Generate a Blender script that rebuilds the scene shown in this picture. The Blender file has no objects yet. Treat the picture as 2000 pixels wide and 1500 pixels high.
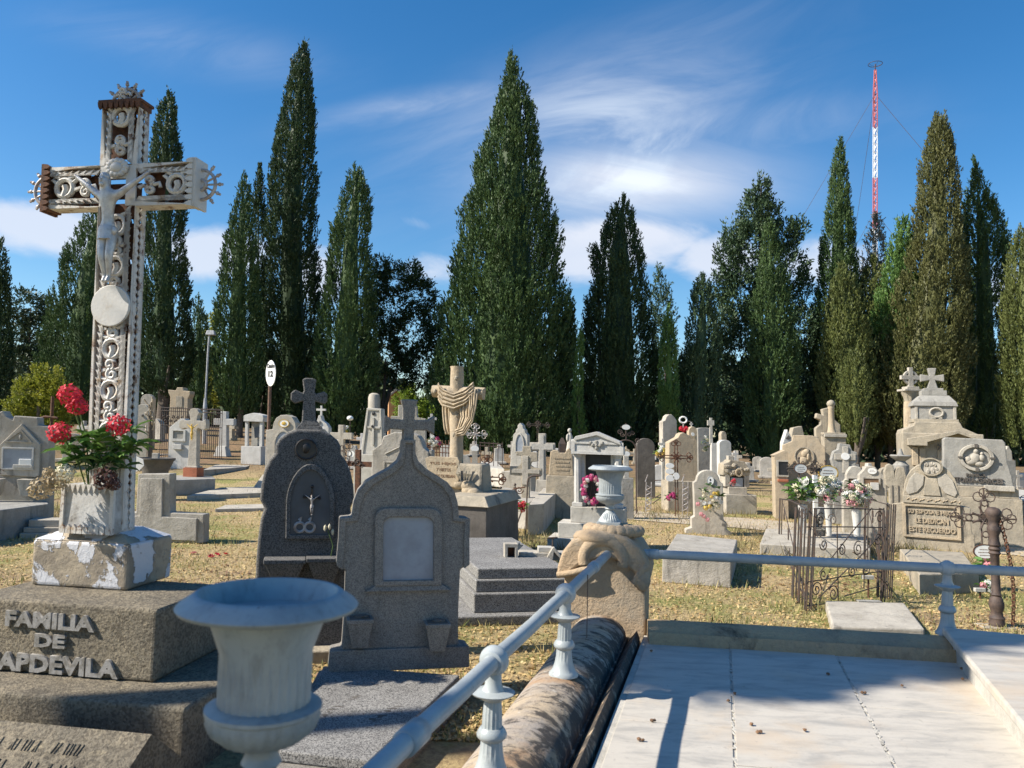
import bpy, bmesh, math, random
import numpy as np
from mathutils import Vector, Matrix
R = math.radians
random.seed(7)
scene = bpy.context.scene
COL = scene.collection

# ------------------------------------------------------------------ camera
F, CAMH, VH, ROLL = 1550.0, 1.6, 845.0, 0.03
PITCH = math.atan((VH - 750) / F)
fwd = Vector((0, math.cos(PITCH), math.sin(PITCH)))
r0 = Vector((1, 0, 0)); u0_ = Vector((0, -math.sin(PITCH), math.cos(PITCH)))
cr = r0 * math.cos(ROLL) + u0_ * math.sin(ROLL)
cu = -r0 * math.sin(ROLL) + u0_ * math.cos(ROLL)
CAM = Vector((0, 0, CAMH))

def ray(u, v):
    d = cr * (u - 1000) + cu * (750 - v) + fwd * F
    return d / d.y
def P(u, v, D):                    # point on the sight line at distance D
    return CAM + ray(u, v) * D
def proj(p):
    q = Vector(p) - CAM
    w = q.dot(fwd)
    return 1000 + F * q.dot(cr) / w, 750 - F * q.dot(cu) / w
def plane(u, v, z):                # point of the sight line on a level plane
    d = ray(u, v)
    return CAM + d * ((z - CAMH) / d.z)
def sstep(t):
    t = min(1, max(0, t)); return t * t * (3 - 2 * t)
def gz(x, y):                      # the ground: rises gently to the back, most on the left
    xx = max(-22, min(20, x))
    return max(0.0, 0.68 - 0.03 * xx) * sstep((y - 20) / 20.0)
def ground(u, v):
    d = ray(u, v); D = 1.5
    while D < 120:
        p = CAM + d * D
        if p.z <= gz(p.x, p.y):
            return p
        D += 0.05
    return CAM + d * 60

def col_link(o): COL.objects.link(o); return o

# ------------------------------------------------------------------ things
ALL = []
class Thing:
    def __init__(s, name, label, cat, u=0, v=None, D=None, yaw=0, group=None, z=None, pos=None):
        if pos is not None:
            p = Vector(pos)
        elif v is not None and D is None and z is None:
            p = ground(u, v)
        elif v is not None and z is not None:
            p = plane(u, v, z)
        elif v is not None:
            p = P(u, v, D)
        else:
            x = 0.0
            p = P(u, 850, D); p.z = gz(p.x, p.y) if z is None else z
            uu, vv = proj(p); p.x += (u - uu) * D / F
        s.p = p; s.D = p.y; s.k = p.y / F
        s.u0, s.v0 = proj(p) if p.y > .1 else (0, 0)
        s.yaw = R(yaw); s.cy = math.cos(s.yaw)
        e = bpy.data.objects.new(name, None); col_link(e)
        e.empty_display_size = .2
        e.location = p; e.rotation_euler = (0, 0, s.yaw)
        e['label'] = label; e['category'] = cat
        if group: e['group'] = group
        s.o = e; ALL.append(s)
    def T(s, a, b, c):
        return Vector((((a - s.u0) - ROLL * (s.v0 - b)) * s.k / s.cy, c * s.k, (s.v0 - b) * s.k))
    def mb(s): return MB(s.T, s.k)
    def mm(s): return MB()         # metres, relative to the thing's base
    def loc(s, w):                 # world -> local
        return Matrix.Rotation(-s.yaw, 3, 'Z') @ (Vector(w) - s.p)

class MB:
    def __init__(s, T=None, k=1.0):
        s.T = T or (lambda a, b, c: Vector((a, c, b))); s.k = k
        s.v = []; s.f = []
    def add(s, pts, faces):
        n = len(s.v); s.v += [Vector(p) for p in pts]; s.f += [[i + n for i in f] for f in faces]
    def prism(s, pts, c0, c1, taper=0):
        n = len(pts)
        a = [s.T(p[0], p[1], c0) for p in pts]; b = [s.T(p[0], p[1], c1) for p in pts]
        s.add(a + b, [list(range(n)), list(range(2 * n - 1, n - 1, -1))] +
              [[i, i + n, (i + 1) % n + n, (i + 1) % n] for i in range(n)]); return s
    def ring(s, out, inn, c0, c1):
        n = len(out)
        V = [s.T(p[0], p[1], c) for c in (c0, c1) for q in (out, inn) for p in q]
        fs = []
        for i in range(n):
            j = (i + 1) % n
            fs += [[i, j, n + j, n + i], [2*n+i, 3*n+i, 3*n+j, 2*n+j],
                   [i, 2*n+i, 2*n+j, j], [n+i, n+j, 3*n+j, 3*n+i]]
        s.add(V, fs); return s
    def ring_open(s, out, inn, c0, c1):
        n = len(out)
        V = [s.T(p[0], p[1], c) for c in (c0, c1) for q in (out, inn) for p in q]
        fs = [[0, n, 3*n, 2*n], [n-1, 3*n-1, 4*n-1, 2*n-1]]
        for i in range(n-1):
            j = i+1
            fs += [[i, j, n + j, n + i], [2*n+i, 3*n+i, 3*n+j, 2*n+j], [i, 2*n+i, 2*n+j, j], [n+i, n+j, 3*n+j, 3*n+i]]
        s.add(V, fs); return s
    def box(s, a0, a1, b0, b1, c0, c1):
        return s.prism([(a0, b0), (a1, b0), (a1, b1), (a0, b1)], c0, c1)
    def frustum(s, a0, a1, b0, c0, c1, A0, A1, B1, C0, C1):  # box whose two levels differ
        V = [s.T(*q) for q in ((a0,b0,c0),(a1,b0,c0),(a1,b0,c1),(a0,b0,c1),(A0,B1,C0),(A1,B1,C0),(A1,B1,C1),(A0,B1,C1))]
        s.add(V, [[0,1,2,3],[7,6,5,4],[0,4,5,1],[1,5,6,2],[2,6,7,3],[3,7,4,0]]); return s
    def lathe(s, prof, a, c, n=24, flute=0, fr=(0, 1)):
        base = len(s.v); m = len(prof)
        for i, (r, b) in enumerate(prof):
            o = s.T(a, b, c)
            for j in range(n):
                t = 2 * math.pi * j / n
                rr = r * s.k * (1 - (flute if (j % 2 and fr[0] <= i <= fr[1]) else 0))
                s.v.append(o + Vector((rr * math.cos(t), rr * math.sin(t), 0)))
        for i in range(m - 1):
            for j in range(n):
                k = (j + 1) % n
                s.f.append([base + i*n + j, base + i*n + k, base + (i+1)*n + k, base + (i+1)*n + j])
        s.f.append([base + j for j in range(n)]); s.f.append([base + (m-1)*n + j for j in range(n)])
        return s
    def tube(s, pts, r, n=6, closed=False, raw=False, r1=None):
        q = [Vector(p) if raw else s.T(*p) for p in pts]
        m = len(q); base = len(s.v); rad = r if raw else r * s.k
        rend = rad if r1 is None else (r1 if raw else r1 * s.k)
        up = None
        for i in range(m):
            if closed: t = q[(i+1) % m] - q[i-1]
            else: t = q[min(i+1, m-1)] - q[max(i-1, 0)]
            t = t.normalized() if t.length > 1e-9 else Vector((0,0,1))
            if up is None:
                up = Vector((0,0,1)) if abs(t.z) < .9 else Vector((1,0,0))
            x = t.cross(up)
            if x.length < 1e-4: x = t.cross(Vector((0,1,0.3)))
            x.normalize(); y = x.cross(t).normalized(); up = y
            rr = rad + (rend - rad) * i / max(1, m - 1)
            for j in range(n):
                a = 2*math.pi*j/n
                s.v.append(q[i] + x*rr*math.cos(a) + y*rr*math.sin(a))
        for i in range(m if closed else m-1):
            i2 = (i+1) % m
            for j in range(n):
                k = (j+1) % n
                s.f.append([base+i*n+j, base+i*n+k, base+i2*n+k, base+i2*n+j])
        if not closed:
            s.f.append([base+j for j in range(n)]); s.f.append([base+(m-1)*n+j for j in range(n)])
        return s
    def ball(s, a, b, c, ra, rb=None, rc=None, sub=2, jit=0, seed=0):
        rb = rb or ra; rc = rc or ra
        bm = bmesh.new(); bmesh.ops.create_icosphere(bm, subdivisions=sub, radius=1)
        rnd = random.Random(seed); o = s.T(a, b, c)
        V = []
        for vv in bm.verts:
            q = 1 + rnd.uniform(-jit, jit)
            V.append(o + Vector((vv.co.x*ra, vv.co.y*rc, vv.co.z*rb)) * s.k * q)
        s.add(V, [[w.index for w in f.verts] for f in bm.faces]); bm.free(); return s
    def spiral(s, a, b, c, r, turns, start, r_in=.15, rad=1.0, n=5, cw=1):
        N = int(14 * abs(turns)) + 4
        pts = []
        for i in range(N):
            t = i / (N-1); ang = start + cw * turns * 2*math.pi*t; rr = r * (1 - (1-r_in)*t)
            pts.append((a + rr*math.cos(ang), b + rr*math.sin(ang), c))
        return s.tube(pts, rad, n)
    def build(s, name, mat, parent=None, bevel=0, smooth=None, label=None, seg=1):
        me = bpy.data.meshes.new(name)
        bm = bmesh.new()
        vs = [bm.verts.new(p) for p in s.v]
        for f in s.f:
            try: bm.faces.new([vs[i] for i in f])
            except ValueError: pass
        bmesh.ops.recalc_face_normals(bm, faces=bm.faces)
        if smooth is not None:
            for f in bm.faces: f.smooth = True
            for e in bm.edges:
                if len(e.link_faces) == 2 and e.calc_face_angle(0) > smooth: e.smooth = False
        bm.to_mesh(me); bm.free()
        o = bpy.data.objects.new(name, me); col_link(o)
        if mat: me.materials.append(M[mat] if isinstance(mat, str) else mat)
        if parent is not None: o.parent = parent.o if isinstance(parent, Thing) else parent
        if bevel:
            b = o.modifiers.new('Bevel', 'BEVEL'); b.width = bevel; b.segments = seg + 1
            b.limit_method = 'ANGLE'; b.angle_limit = R(40); b.harden_normals = False
        if label: o['label'] = label
        return o
def tag(o, label, cat, group=None):
    o['label'] = label; o['category'] = cat
    if group: o['group'] = group
    return o

# ------------------------------------------------------------------ outlines (photo rows run down)
def rect(a0, b0, a1, b1): return [(a0, b0), (a1, b0), (a1, b1), (a0, b1)]
def oval(a, b, ra, rb, n=20): return [(a + ra*math.cos(2*math.pi*i/n), b + rb*math.sin(2*math.pi*i/n)) for i in range(n)]
def roundtop(a0, a1, bt, bs, bb, n=12):    # semi-elliptic head above shoulders at bs
    c = (a0+a1)/2; r = (a1-a0)/2
    return [(a0, bb)] + [(c - r*math.cos(math.pi*i/n), bs - (bs-bt)*math.sin(math.pi*i/n)) for i in range(n+1)] + [(a1, bb)]
def gothic(a0, a1, bt, bs, bb, n=7):
    c = (a0+a1)/2; w = (a1-a0)
    L = [(a0, bb)]
    for i in range(n+1):
        t = i/n; L.append((a0 + (c-a0)*(1-math.cos(t*math.pi/2))**.85, bs - (bs-bt)*math.sin(t*math.pi/2)))
    Rr = [(a0+a1-p[0], p[1]) for p in L[:-1]][::-1]
    return L + Rr
def latin(a, bt, bb, l, r, at, ab, w0, w1):
    wm = w0 + (w1-w0)*(ab-bt)/(bb-bt)
    return [(a-w0, bt), (a+w0, bt), (a+w0, at), (r, at), (r, ab), (a+wm, ab), (a+w1, bb), (a-w1, bb), (a-wm, ab), (l, ab), (l, at), (a-w0, at)]
def flared(a, b, L, w, e, bb, lb, n=4):    # cross with flaring ends; L arm length, w half waist, e half end
    return [(a-e, b-L), (a+e, b-L), (a+w, b-w), (a+L, b-e), (a+L, b+e), (a+w, b+w), (a+lb, bb), (a-lb, bb), (a-w, b+w), (a-L, b+e), (a-L, b-e), (a-w, b-w)]

def text(th, s, a0, a1, bt, bb, c, mat, depth=1.5, name='lettering', parent=None, bold=.02):
    cu_ = bpy.data.curves.new('t', 'FONT'); cu_.body = s; cu_.size = 1; cu_.extrude = .1; cu_.offset = bold
    cu_.resolution_u = 2
    to = bpy.data.objects.new('t', cu_); col_link(to)
    dg = bpy.context.evaluated_depsgraph_get(); dg.update()
    me = bpy.data.meshes.new_from_object(to.evaluated_get(dg))
    bpy.data.objects.remove(to); bpy.data.curves.remove(cu_)
    xs = [v.co.x for v in me.vertices]; ys = [v.co.y for v in me.vertices]
    x0, x1, y0, y1 = min(xs), max(xs), min(ys), max(ys)
    for v in me.vertices:
        a = a0 + (v.co.x-x0)/(x1-x0)*(a1-a0); b = bb + (v.co.y-y0)/(y1-y0)*(bt-bb)
        v.co = th.T(a, b, c - (depth if v.co.z > 0 else 0))
    me.name = name
    o = bpy.data.objects.new(name, me); col_link(o); me.materials.append(M[mat]); o.parent = parent or th.o
    return o

# ------------------------------------------------------------------ materials
M = {}
class NT:
    def __init__(s, tree): s.t = tree
    def n(s, typ, **kw):
        nd = s.t.nodes.new(typ)
        for k, v in kw.items(): setattr(nd, k, v)
        return nd
    def link(s, a, b): s.t.links.new(a, b)
    def inp(s, sock, val):
        if isinstance(val, bpy.types.NodeSocket): s.link(val, sock)
        else: sock.default_value = val
    def math(s, op, a, b=0.0, c=None, clamp=False):
        nd = s.n('ShaderNodeMath', operation=op); nd.use_clamp = clamp
        s.inp(nd.inputs[0], a); s.inp(nd.inputs[1], b)
        if c is not None: s.inp(nd.inputs[2], c)
        return nd.outputs[0]
    def mix(s, f, a, b, blend='MIX'):
        nd = s.n('ShaderNodeMix', data_type='RGBA', blend_type=blend)
        s.inp(nd.inputs[0], f)
        s.inp(nd.inputs[6], a if isinstance(a, bpy.types.NodeSocket) else (*a, 1)); s.inp(nd.inputs[7], b if isinstance(b, bpy.types.NodeSocket) else (*b, 1))
        return nd.outputs[2]
    def smooth(s, x, lo, hi):
        nd = s.n('ShaderNodeMapRange', interpolation_type='SMOOTHSTEP'); nd.clamp = True
        s.inp(nd.inputs[0], x); nd.inputs[1].default_value = lo; nd.inputs[2].default_value = hi
        return nd.outputs[0]
    def noise(s, vec, scale, detail=6, rough=.6, dist=0):
        nd = s.n('ShaderNodeTexNoise'); s.link(vec, nd.inputs['Vector'])
        nd.inputs['Scale'].default_value = scale; nd.inputs['Detail'].default_value = detail
        nd.inputs['Roughness'].default_value = rough; nd.inputs['Distortion'].default_value = dist
        return nd.outputs[0]
def newmat(name):
    m = bpy.data.materials.new(name); m.use_nodes = True
    t = m.node_tree; t.nodes.clear(); N = NT(t)
    out = N.n('ShaderNodeOutputMaterial'); b = N.n('ShaderNodeBsdfPrincipled'); N.link(b.outputs[0], out.inputs[0])
    M[name] = m; return m, N, b, out
def objcoord(N, scale=(1,1,1), rand=True):
    tc = N.n('ShaderNodeTexCoord'); mp = N.n('ShaderNodeMapping'); N.link(tc.outputs['Object'], mp.inputs[0])
    mp.inputs[3].default_value = scale
    if rand:
        oi = N.n('ShaderNodeObjectInfo'); cx = N.n('ShaderNodeCombineXYZ')
        for i, k in enumerate((37., 53., 71.)): N.link(N.math('MULTIPLY', oi.outputs['Random'], k), cx.inputs[i])
        N.link(cx.outputs[0], mp.inputs[1])
    return mp.outputs[0]

def stone(name, c1, c2, dark=(.05,.045,.04), stain=.5, speck=0., speckcol=(.04,.04,.04), rough=.85, bump=.5, big=1.5, streak=3.0, lichen=None, sscale=160):
    m, N, b, out = newmat(name)
    v = objcoord(N); vs = objcoord(N, (streak, streak, .55))
    base = N.mix(N.smooth(N.noise(v, big*1.6, 8, .65), .35, .68), c1, c2)
    fine = N.noise(v, 38, 6, .7)
    base = N.mix(N.math('MULTIPLY', N.smooth(fine, .42, .75), .35), base, tuple(x*.45 for x in c1))
    st = N.math('MULTIPLY', N.smooth(N.noise(vs, 2.2, 8, .7, .4), .52, .72), stain)
    base = N.mix(st, base, dark)
    if lichen:
        base = N.mix(N.math('MULTIPLY', N.smooth(N.noise(v, 7, 8, .75), .58, .68), .7), base, lichen)
    if speck:
        vo = N.n('ShaderNodeTexVoronoi'); N.link(v, vo.inputs['Vector']); vo.inputs['Scale'].default_value = sscale
        cr_ = N.n('ShaderNodeSeparateColor'); N.link(vo.outputs['Color'], cr_.inputs[0])
        base = N.mix(N.math('MULTIPLY', N.smooth(cr_.outputs[0], .55, .6), speck), base, speckcol)
        base = N.mix(N.math('MULTIPLY', N.smooth(cr_.outputs[1], .8, .85), speck*.6), base, tuple(min(.8, x*1.8) for x in c2))
    N.link(base, b.inputs['Base Color'])
    b.inputs['Roughness'].default_value = rough; b.inputs['Specular IOR Level'].default_value = .25
    hgt = N.math('ADD', N.math('MULTIPLY', N.noise(v, 70, 5, .7), .5), N.noise(v, 9, 6, .65))
    bp = N.n('ShaderNodeBump'); bp.inputs['Strength'].default_value = bump; bp.inputs['Distance'].default_value = .02
    N.link(hgt, bp.inputs['Height']); N.link(bp.outputs[0], b.inputs['Normal'])
    return m
def plain(name, c1, c2=None, rough=.5, metal=0, scale=12, bump=.1, lo=.4, hi=.65):
    m, N, b, out = newmat(name); v = objcoord(N)
    c2 = c2 or tuple(x*.6 for x in c1)
    nz = N.noise(v, scale, 6, .65)
    N.link(N.mix(N.smooth(nz, lo, hi), c1, c2), b.inputs['Base Color'])
    b.inputs['Roughness'].default_value = rough; b.inputs['Metallic'].default_value = metal
    bp = N.n('ShaderNodeBump'); bp.inputs['Strength'].default_value = bump; bp.inputs['Distance'].default_value = .005
    N.link(N.noise(v, scale*6, 4, .6), bp.inputs['Height']); N.link(bp.outputs[0], b.inputs['Normal'])
    return m
def leafy(name, cols, rough=.55, trans=.12, scale=.6):
    m, N, b, out = newmat(name)
    ge = N.n('ShaderNodeNewGeometry'); v = objcoord(N)
    f = N.math('ADD', N.math('MULTIPLY', ge.outputs['Random Per Island'], .6), N.math('MULTIPLY', N.smooth(N.noise(v, scale, 4, .6), .3, .7), .4))
    rp = N.n('ShaderNodeValToRGB'); e = rp.color_ramp.elements
    e[0].color = (*cols[0], 1); e[1].color = (*cols[-1], 1); e[0].position = .1; e[1].position = .95
    for i, c in enumerate(cols[1:-1]):
        q = e.new((i+1)/(len(cols)-1)); q.color = (*c, 1)
    N.link(f, rp.inputs[0]); N.link(rp.outputs[0], b.inputs['Base Color'])
    b.inputs['Roughness'].default_value = rough; b.inputs['Specular IOR Level'].default_value = .3
    if trans:
        tr = N.n('ShaderNodeBsdfTranslucent'); N.link(rp.outputs[0], tr.inputs[0])
        mx = N.n('ShaderNodeMixShader'); mx.inputs[0].default_value = trans
        N.link(b.outputs[0], mx.inputs[1]); N.link(tr.outputs[0], mx.inputs[2]); N.link(mx.outputs[0], out.inputs[0])
    return m

stone('light_stone', (.47,.43,.36), (.36,.325,.27), stain=.6, dark=(.12,.11,.095), bump=.6, big=2.0, lichen=(.28,.26,.22))
stone('pale_stone', (.50,.475,.42), (.40,.375,.325), stain=.5, dark=(.16,.15,.13), bump=.5, big=2.0)
stone('white_stone', (.55,.535,.50), (.46,.445,.41), stain=.4, dark=(.2,.19,.17), bump=.35, big=2.0)
stone('tan_stone', (.47,.375,.255), (.37,.305,.22), stain=.6, dark=(.12,.105,.085), bump=.7, big=2.2, lichen=(.33,.30,.24))
stone('weathered_tan', (.42,.36,.27), (.31,.275,.215), stain=.8, dark=(.10,.092,.08), bump=.8, big=2.2, lichen=(.25,.235,.19))
stone('concrete', (.42,.39,.34), (.31,.285,.24), stain=.7, dark=(.10,.095,.085), bump=.8, big=2.2, lichen=(.26,.245,.2))
stone('grey_stone', (.34,.325,.29), (.26,.25,.225), stain=.65, dark=(.09,.085,.078), bump=.6, big=2.0, lichen=(.24,.23,.2))
stone('dark_stone', (.14,.125,.11), (.09,.08,.07), stain=.5, bump=.5)
stone('speckled_granite', (.175,.168,.16), (.13,.125,.118), stain=.3, speck=.75, bump=.35, sscale=190)
stone('grey_granite', (.29,.265,.23), (.215,.20,.18), stain=.35, speck=.45, bump=.35, sscale=230)
stone('monument_stone', (.285,.24,.17), (.175,.152,.115), stain=.75, dark=(.055,.046,.036), bump=1.2, big=3.5, lichen=(.34,.285,.19), streak=1.6, speck=.5, speckcol=(.06,.05,.04), sscale=95)
stone('weathered_curb', (.50,.36,.21), (.36,.28,.19), stain=1.0, dark=(.055,.042,.03), bump=1.0, big=1.2, lichen=(.16,.125,.09), streak=1.0)
stone('ochre_pillar', (.47,.345,.22), (.37,.305,.225), stain=.75, dark=(.17,.15,.13), bump=1.0, big=2.2, lichen=(.30,.28,.24), streak=1.4)
stone('stepped_granite', (.30,.29,.27), (.22,.21,.195), stain=.25, speck=.8, bump=.3, sscale=210)
stone('brick', (.42,.15,.08), (.30,.11,.06), stain=.3)
stone('orange_plaster', (.62,.34,.17), (.56,.31,.16), stain=.2)
plain('white_paint', (.58,.56,.52), (.47,.41,.33), rough=.5, lo=.52, hi=.75, scale=9, bump=.25)
plain('rust', (.13,.055,.027), (.05,.024,.015), rough=.85, scale=25, bump=.4)
plain('black_iron', (.045,.038,.034), (.085,.05,.032), rough=.65, scale=18, bump=.3)
plain('old_iron', (.09,.06,.045), (.05,.035,.03), rough=.7, scale=20, bump=.35)
plain('silver_iron', (.45,.43,.42), (.30,.24,.2), rough=.5, metal=.3, scale=20)
m, N, b, out = newmat('urn_paint'); v = objcoord(N); vs = objcoord(N, (9, 9, 1.6))
c = N.mix(N.smooth(N.noise(v, 7, 6, .65), .4, .65), (.34,.37,.375), (.25,.275,.285))
c = N.mix(N.math('MULTIPLY', N.smooth(N.noise(vs, 6, 8, .7), .48, .74), .55), c, (.15,.16,.155))
c = N.mix(N.math('MULTIPLY', N.smooth(N.noise(v, 40, 8, .75, .6), .655, .68), .9), c, (.12,.06,.035))
N.link(c, b.inputs['Base Color']); N.link(N.math('MULTIPLY_ADD', N.noise(v, 18, 5, .6), .35, .3), b.inputs['Roughness'])
bp = N.n('ShaderNodeBump'); bp.inputs['Strength'].default_value = .25; bp.inputs['Distance'].default_value = .004
N.link(N.noise(v, 60, 5, .65), bp.inputs['Height']); N.link(bp.outputs[0], b.inputs['Normal'])
m, N, b, out = newmat('rail_paint'); v = objcoord(N)
c = N.mix(N.smooth(N.noise(v, 5, 6, .65), .4, .65), (.37,.40,.40), (.30,.33,.34))
c = N.mix(N.math('MULTIPLY', N.smooth(N.noise(v, 24, 8, .7), .55, .72), .45), c, (.19,.19,.18))
c = N.mix(N.math('MULTIPLY', N.smooth(N.noise(v, 46, 8, .75, .6), .665, .69), .9), c, (.12,.055,.03))
N.link(c, b.inputs['Base Color']); N.link(N.math('MULTIPLY_ADD', N.noise(v, 18, 5, .6), .35, .2), b.inputs['Roughness'])
bp = N.n('ShaderNodeBump'); bp.inputs['Strength'].default_value = .18; bp.inputs['Distance'].default_value = .004
N.link(N.noise(v, 60, 5, .65), bp.inputs['Height']); N.link(bp.outputs[0], b.inputs['Normal'])
plain('silver_paint', (.62,.61,.59), (.45,.43,.41), rough=.42, metal=.35, scale=22, bump=.4)
plain('bronze', (.03,.028,.028), (.05,.045,.04), rough=.4, metal=.3)
plain('gold_paint', (.62,.40,.06), (.45,.28,.05), rough=.45)
plain('enamel', (.78,.77,.73), (.66,.63,.57), rough=.25, scale=9, lo=.55, hi=.8, bump=.03)
plain('black_letters', (.025,.025,.025), rough=.5)
plain('red_letters', (.45,.06,.05), rough=.5)
plain('brown_letters', (.22,.13,.07), rough=.7)
plain('letter_grey', (.31,.295,.275), (.17,.155,.13), rough=.7, scale=30, bump=.3)
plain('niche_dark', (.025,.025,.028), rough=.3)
plain('slate_panel', (.30,.33,.37), (.24,.26,.29), rough=.45, scale=5, bump=.1)
plain('dark_panel', (.09,.10,.115), (.07,.075,.085), rough=.4, scale=5)
plain('mast_red', (.50,.12,.11), (.42,.10,.10), rough=.5)
plain('mast_white', (.75,.75,.75), (.68,.68,.68), rough=.5)
plain('lamp_grey', (.42,.43,.44), rough=.5)
plain('wood_pole', (.16,.09,.06), (.10,.06,.04), rough=.8)
plain('bark', (.13,.105,.08), (.07,.055,.045), rough=.95, scale=14, bump=.6)
plain('bare_wood', (.42,.36,.28), (.30,.25,.19), rough=.95, scale=10, bump=.5)
plain('cone_brown', (.22,.12,.06), (.12,.07,.04), rough=.8)
plain('stem_green', (.10,.16,.04), rough=.6)
for nm, c in (('petal_red', (.62,.035,.06)), ('petal_pink', (.75,.33,.36)), ('petal_white', (.78,.76,.70)), ('petal_cream', (.72,.66,.48)),
              ('petal_magenta', (.55,.05,.20)), ('petal_yellow', (.70,.50,.08)), ('petal_dry', (.42,.33,.20)), ('petal_brown', (.10,.045,.035))):
    leafy(nm, [tuple(x*.72 for x in c), c, tuple(min(.85, x*1.15+.02) for x in c)], trans=.2, scale=30)
leafy('leaf_fresh', [(.07,.16,.03), (.12,.24,.05), (.20,.30,.08)], trans=.25, scale=8)
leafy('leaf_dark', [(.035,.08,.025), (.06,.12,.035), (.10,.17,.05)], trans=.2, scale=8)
leafy('cypress_dark', [(.022,.044,.018), (.038,.070,.026), (.062,.104,.038)])
leafy('cypress_green', [(.032,.064,.022), (.056,.102,.032), (.092,.146,.046)])
leafy('cypress_blue', [(.030,.058,.030), (.052,.092,.042), (.086,.134,.060)])
leafy('cypress_bright', [(.055,.12,.03), (.095,.18,.042), (.15,.24,.06)])
leafy('cypress_olive', [(.070,.088,.026), (.110,.134,.038), (.160,.176,.052)])
leafy('cypress_brown', [(.072,.080,.028), (.112,.118,.040), (.150,.150,.054)])
leafy('conifer_grey', [(.15,.15,.12), (.24,.235,.19), (.34,.33,.27)])
leafy('shrub_yellow', [(.12,.15,.02), (.23,.25,.03), (.36,.34,.05)], trans=.35)
leafy('shrub_lime', [(.14,.22,.03), (.24,.34,.05), (.34,.42,.08)], trans=.35)
leafy('far_foliage', [(.03,.05,.025), (.05,.08,.035), (.08,.11,.05)])
leafy('dry_leaves', [(.20,.11,.05), (.46,.31,.14), (.58,.43,.20), (.66,.53,.29)], trans=.2, scale=1.2)
leafy('brown_leaves', [(.09,.05,.03), (.20,.12,.06), (.34,.22,.11)], trans=.1, scale=1.2)
leafy('grass_blades', [(.11,.15,.04), (.25,.26,.085), (.46,.38,.18), (.54,.44,.22)], trans=.3, scale=.5)
leafy('dry_weeds', [(.14,.12,.06), (.26,.21,.11), (.36,.29,.16)], trans=.3, scale=.8)

# marble paving: pale with long grey-gold veins
m, N, b, out = newmat('marble')
v = objcoord(N, (1, 1, 1)); vv = objcoord(N, (2.2, 7.0, 2))
mp = N.n('ShaderNodeVectorRotate'); mp.inputs['Angle'].default_value = .35; mp.rotation_type = 'Z_AXIS'; N.link(vv, mp.inputs[0])
c = N.mix(N.smooth(N.noise(mp.outputs[0], 1.6, 10, .68, .5), .40, .70), (.50,.46,.395), (.34,.32,.285))
c = N.mix(N.math('MULTIPLY', N.smooth(N.noise(v, 2.0, 6, .6), .48, .7), .6), c, (.52,.41,.29))
c = N.mix(N.math('MULTIPLY', N.smooth(N.noise(v, 30, 6, .7), .60, .72), .5), c, (.22,.2,.18))
N.link(c, b.inputs['Base Color']); b.inputs['Roughness'].default_value = .6
bp = N.n('ShaderNodeBump'); bp.inputs['Strength'].default_value = .15; bp.inputs['Distance'].default_value = .01
N.link(N.noise(v, 40, 6, .7), bp.inputs['Height']); N.link(bp.outputs[0], b.inputs['Normal'])
# curb: ochre stone streaked black across its length
m, N, b, out = newmat('stained_curb')
v = objcoord(N, rand=False); vs = objcoord(N, (4, 7.5, 6), False)
c = N.mix(N.smooth(N.noise(v, 3, 8, .65), .38, .62), (.44,.345,.235), (.33,.285,.24))
c = N.mix(N.smooth(N.noise(v, 2.3, 6, .6), .50, .64), c, (.36,.225,.125))
sep = N.n('ShaderNodeSeparateXYZ'); N.link(v, sep.inputs[0])
side = N.smooth(sep.outputs[0], -.34, -.10)
st = N.math('ADD', N.noise(vs, 1.7, 9, .75, .6), N.math('MULTIPLY', side, .15))
c = N.mix(N.math('MULTIPLY', N.smooth(st, .50, .63), .92), c, (.03,.026,.023))
c = N.mix(N.math('MULTIPLY', N.smooth(N.noise(v, 9, 8, .75), .54, .64), .6), c, (.09,.075,.06))
c = N.mix(N.math('MULTIPLY', N.smooth(N.noise(v, 22, 6, .7), .62, .7), .6), c, (.62,.58,.5))
N.link(c, b.inputs['Base Color']); b.inputs['Roughness'].default_value = .9
bp = N.n('ShaderNodeBump'); bp.inputs['Strength'].default_value = .5; bp.inputs['Distance'].default_value = .015
N.link(N.noise(v, 35, 8, .7), bp.inputs['Height']); N.link(bp.outputs[0], b.inputs['Normal'])
# flaking white paint over stone
m, N, b, out = newmat('flaking_paint')
v = objcoord(N)
n1 = N.noise(v, 4.2, 8, .62, .3)
stonec = N.mix(N.smooth(N.noise(v, 5, 8, .65), .4, .6), (.40,.33,.235), (.24,.20,.15))
c = N.mix(N.smooth(n1, .478, .50), stonec, (.58,.58,.60))
c = N.mix(N.math('MULTIPLY', N.smooth(N.noise(v, 6, 8, .7), .57, .68), .8), c, (.10,.085,.065))
N.link(c, b.inputs['Base Color']); b.inputs['Roughness'].default_value = .7
bp = N.n('ShaderNodeBump'); bp.inputs['Strength'].default_value = .8; bp.inputs['Distance'].default_value = .02
N.link(N.math('ADD', N.smooth(n1, .478, .50), N.math('MULTIPLY', N.noise(v, 40, 5, .7), .35)), bp.inputs['Height']); N.link(bp.outputs[0], b.inputs['Normal'])
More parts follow.
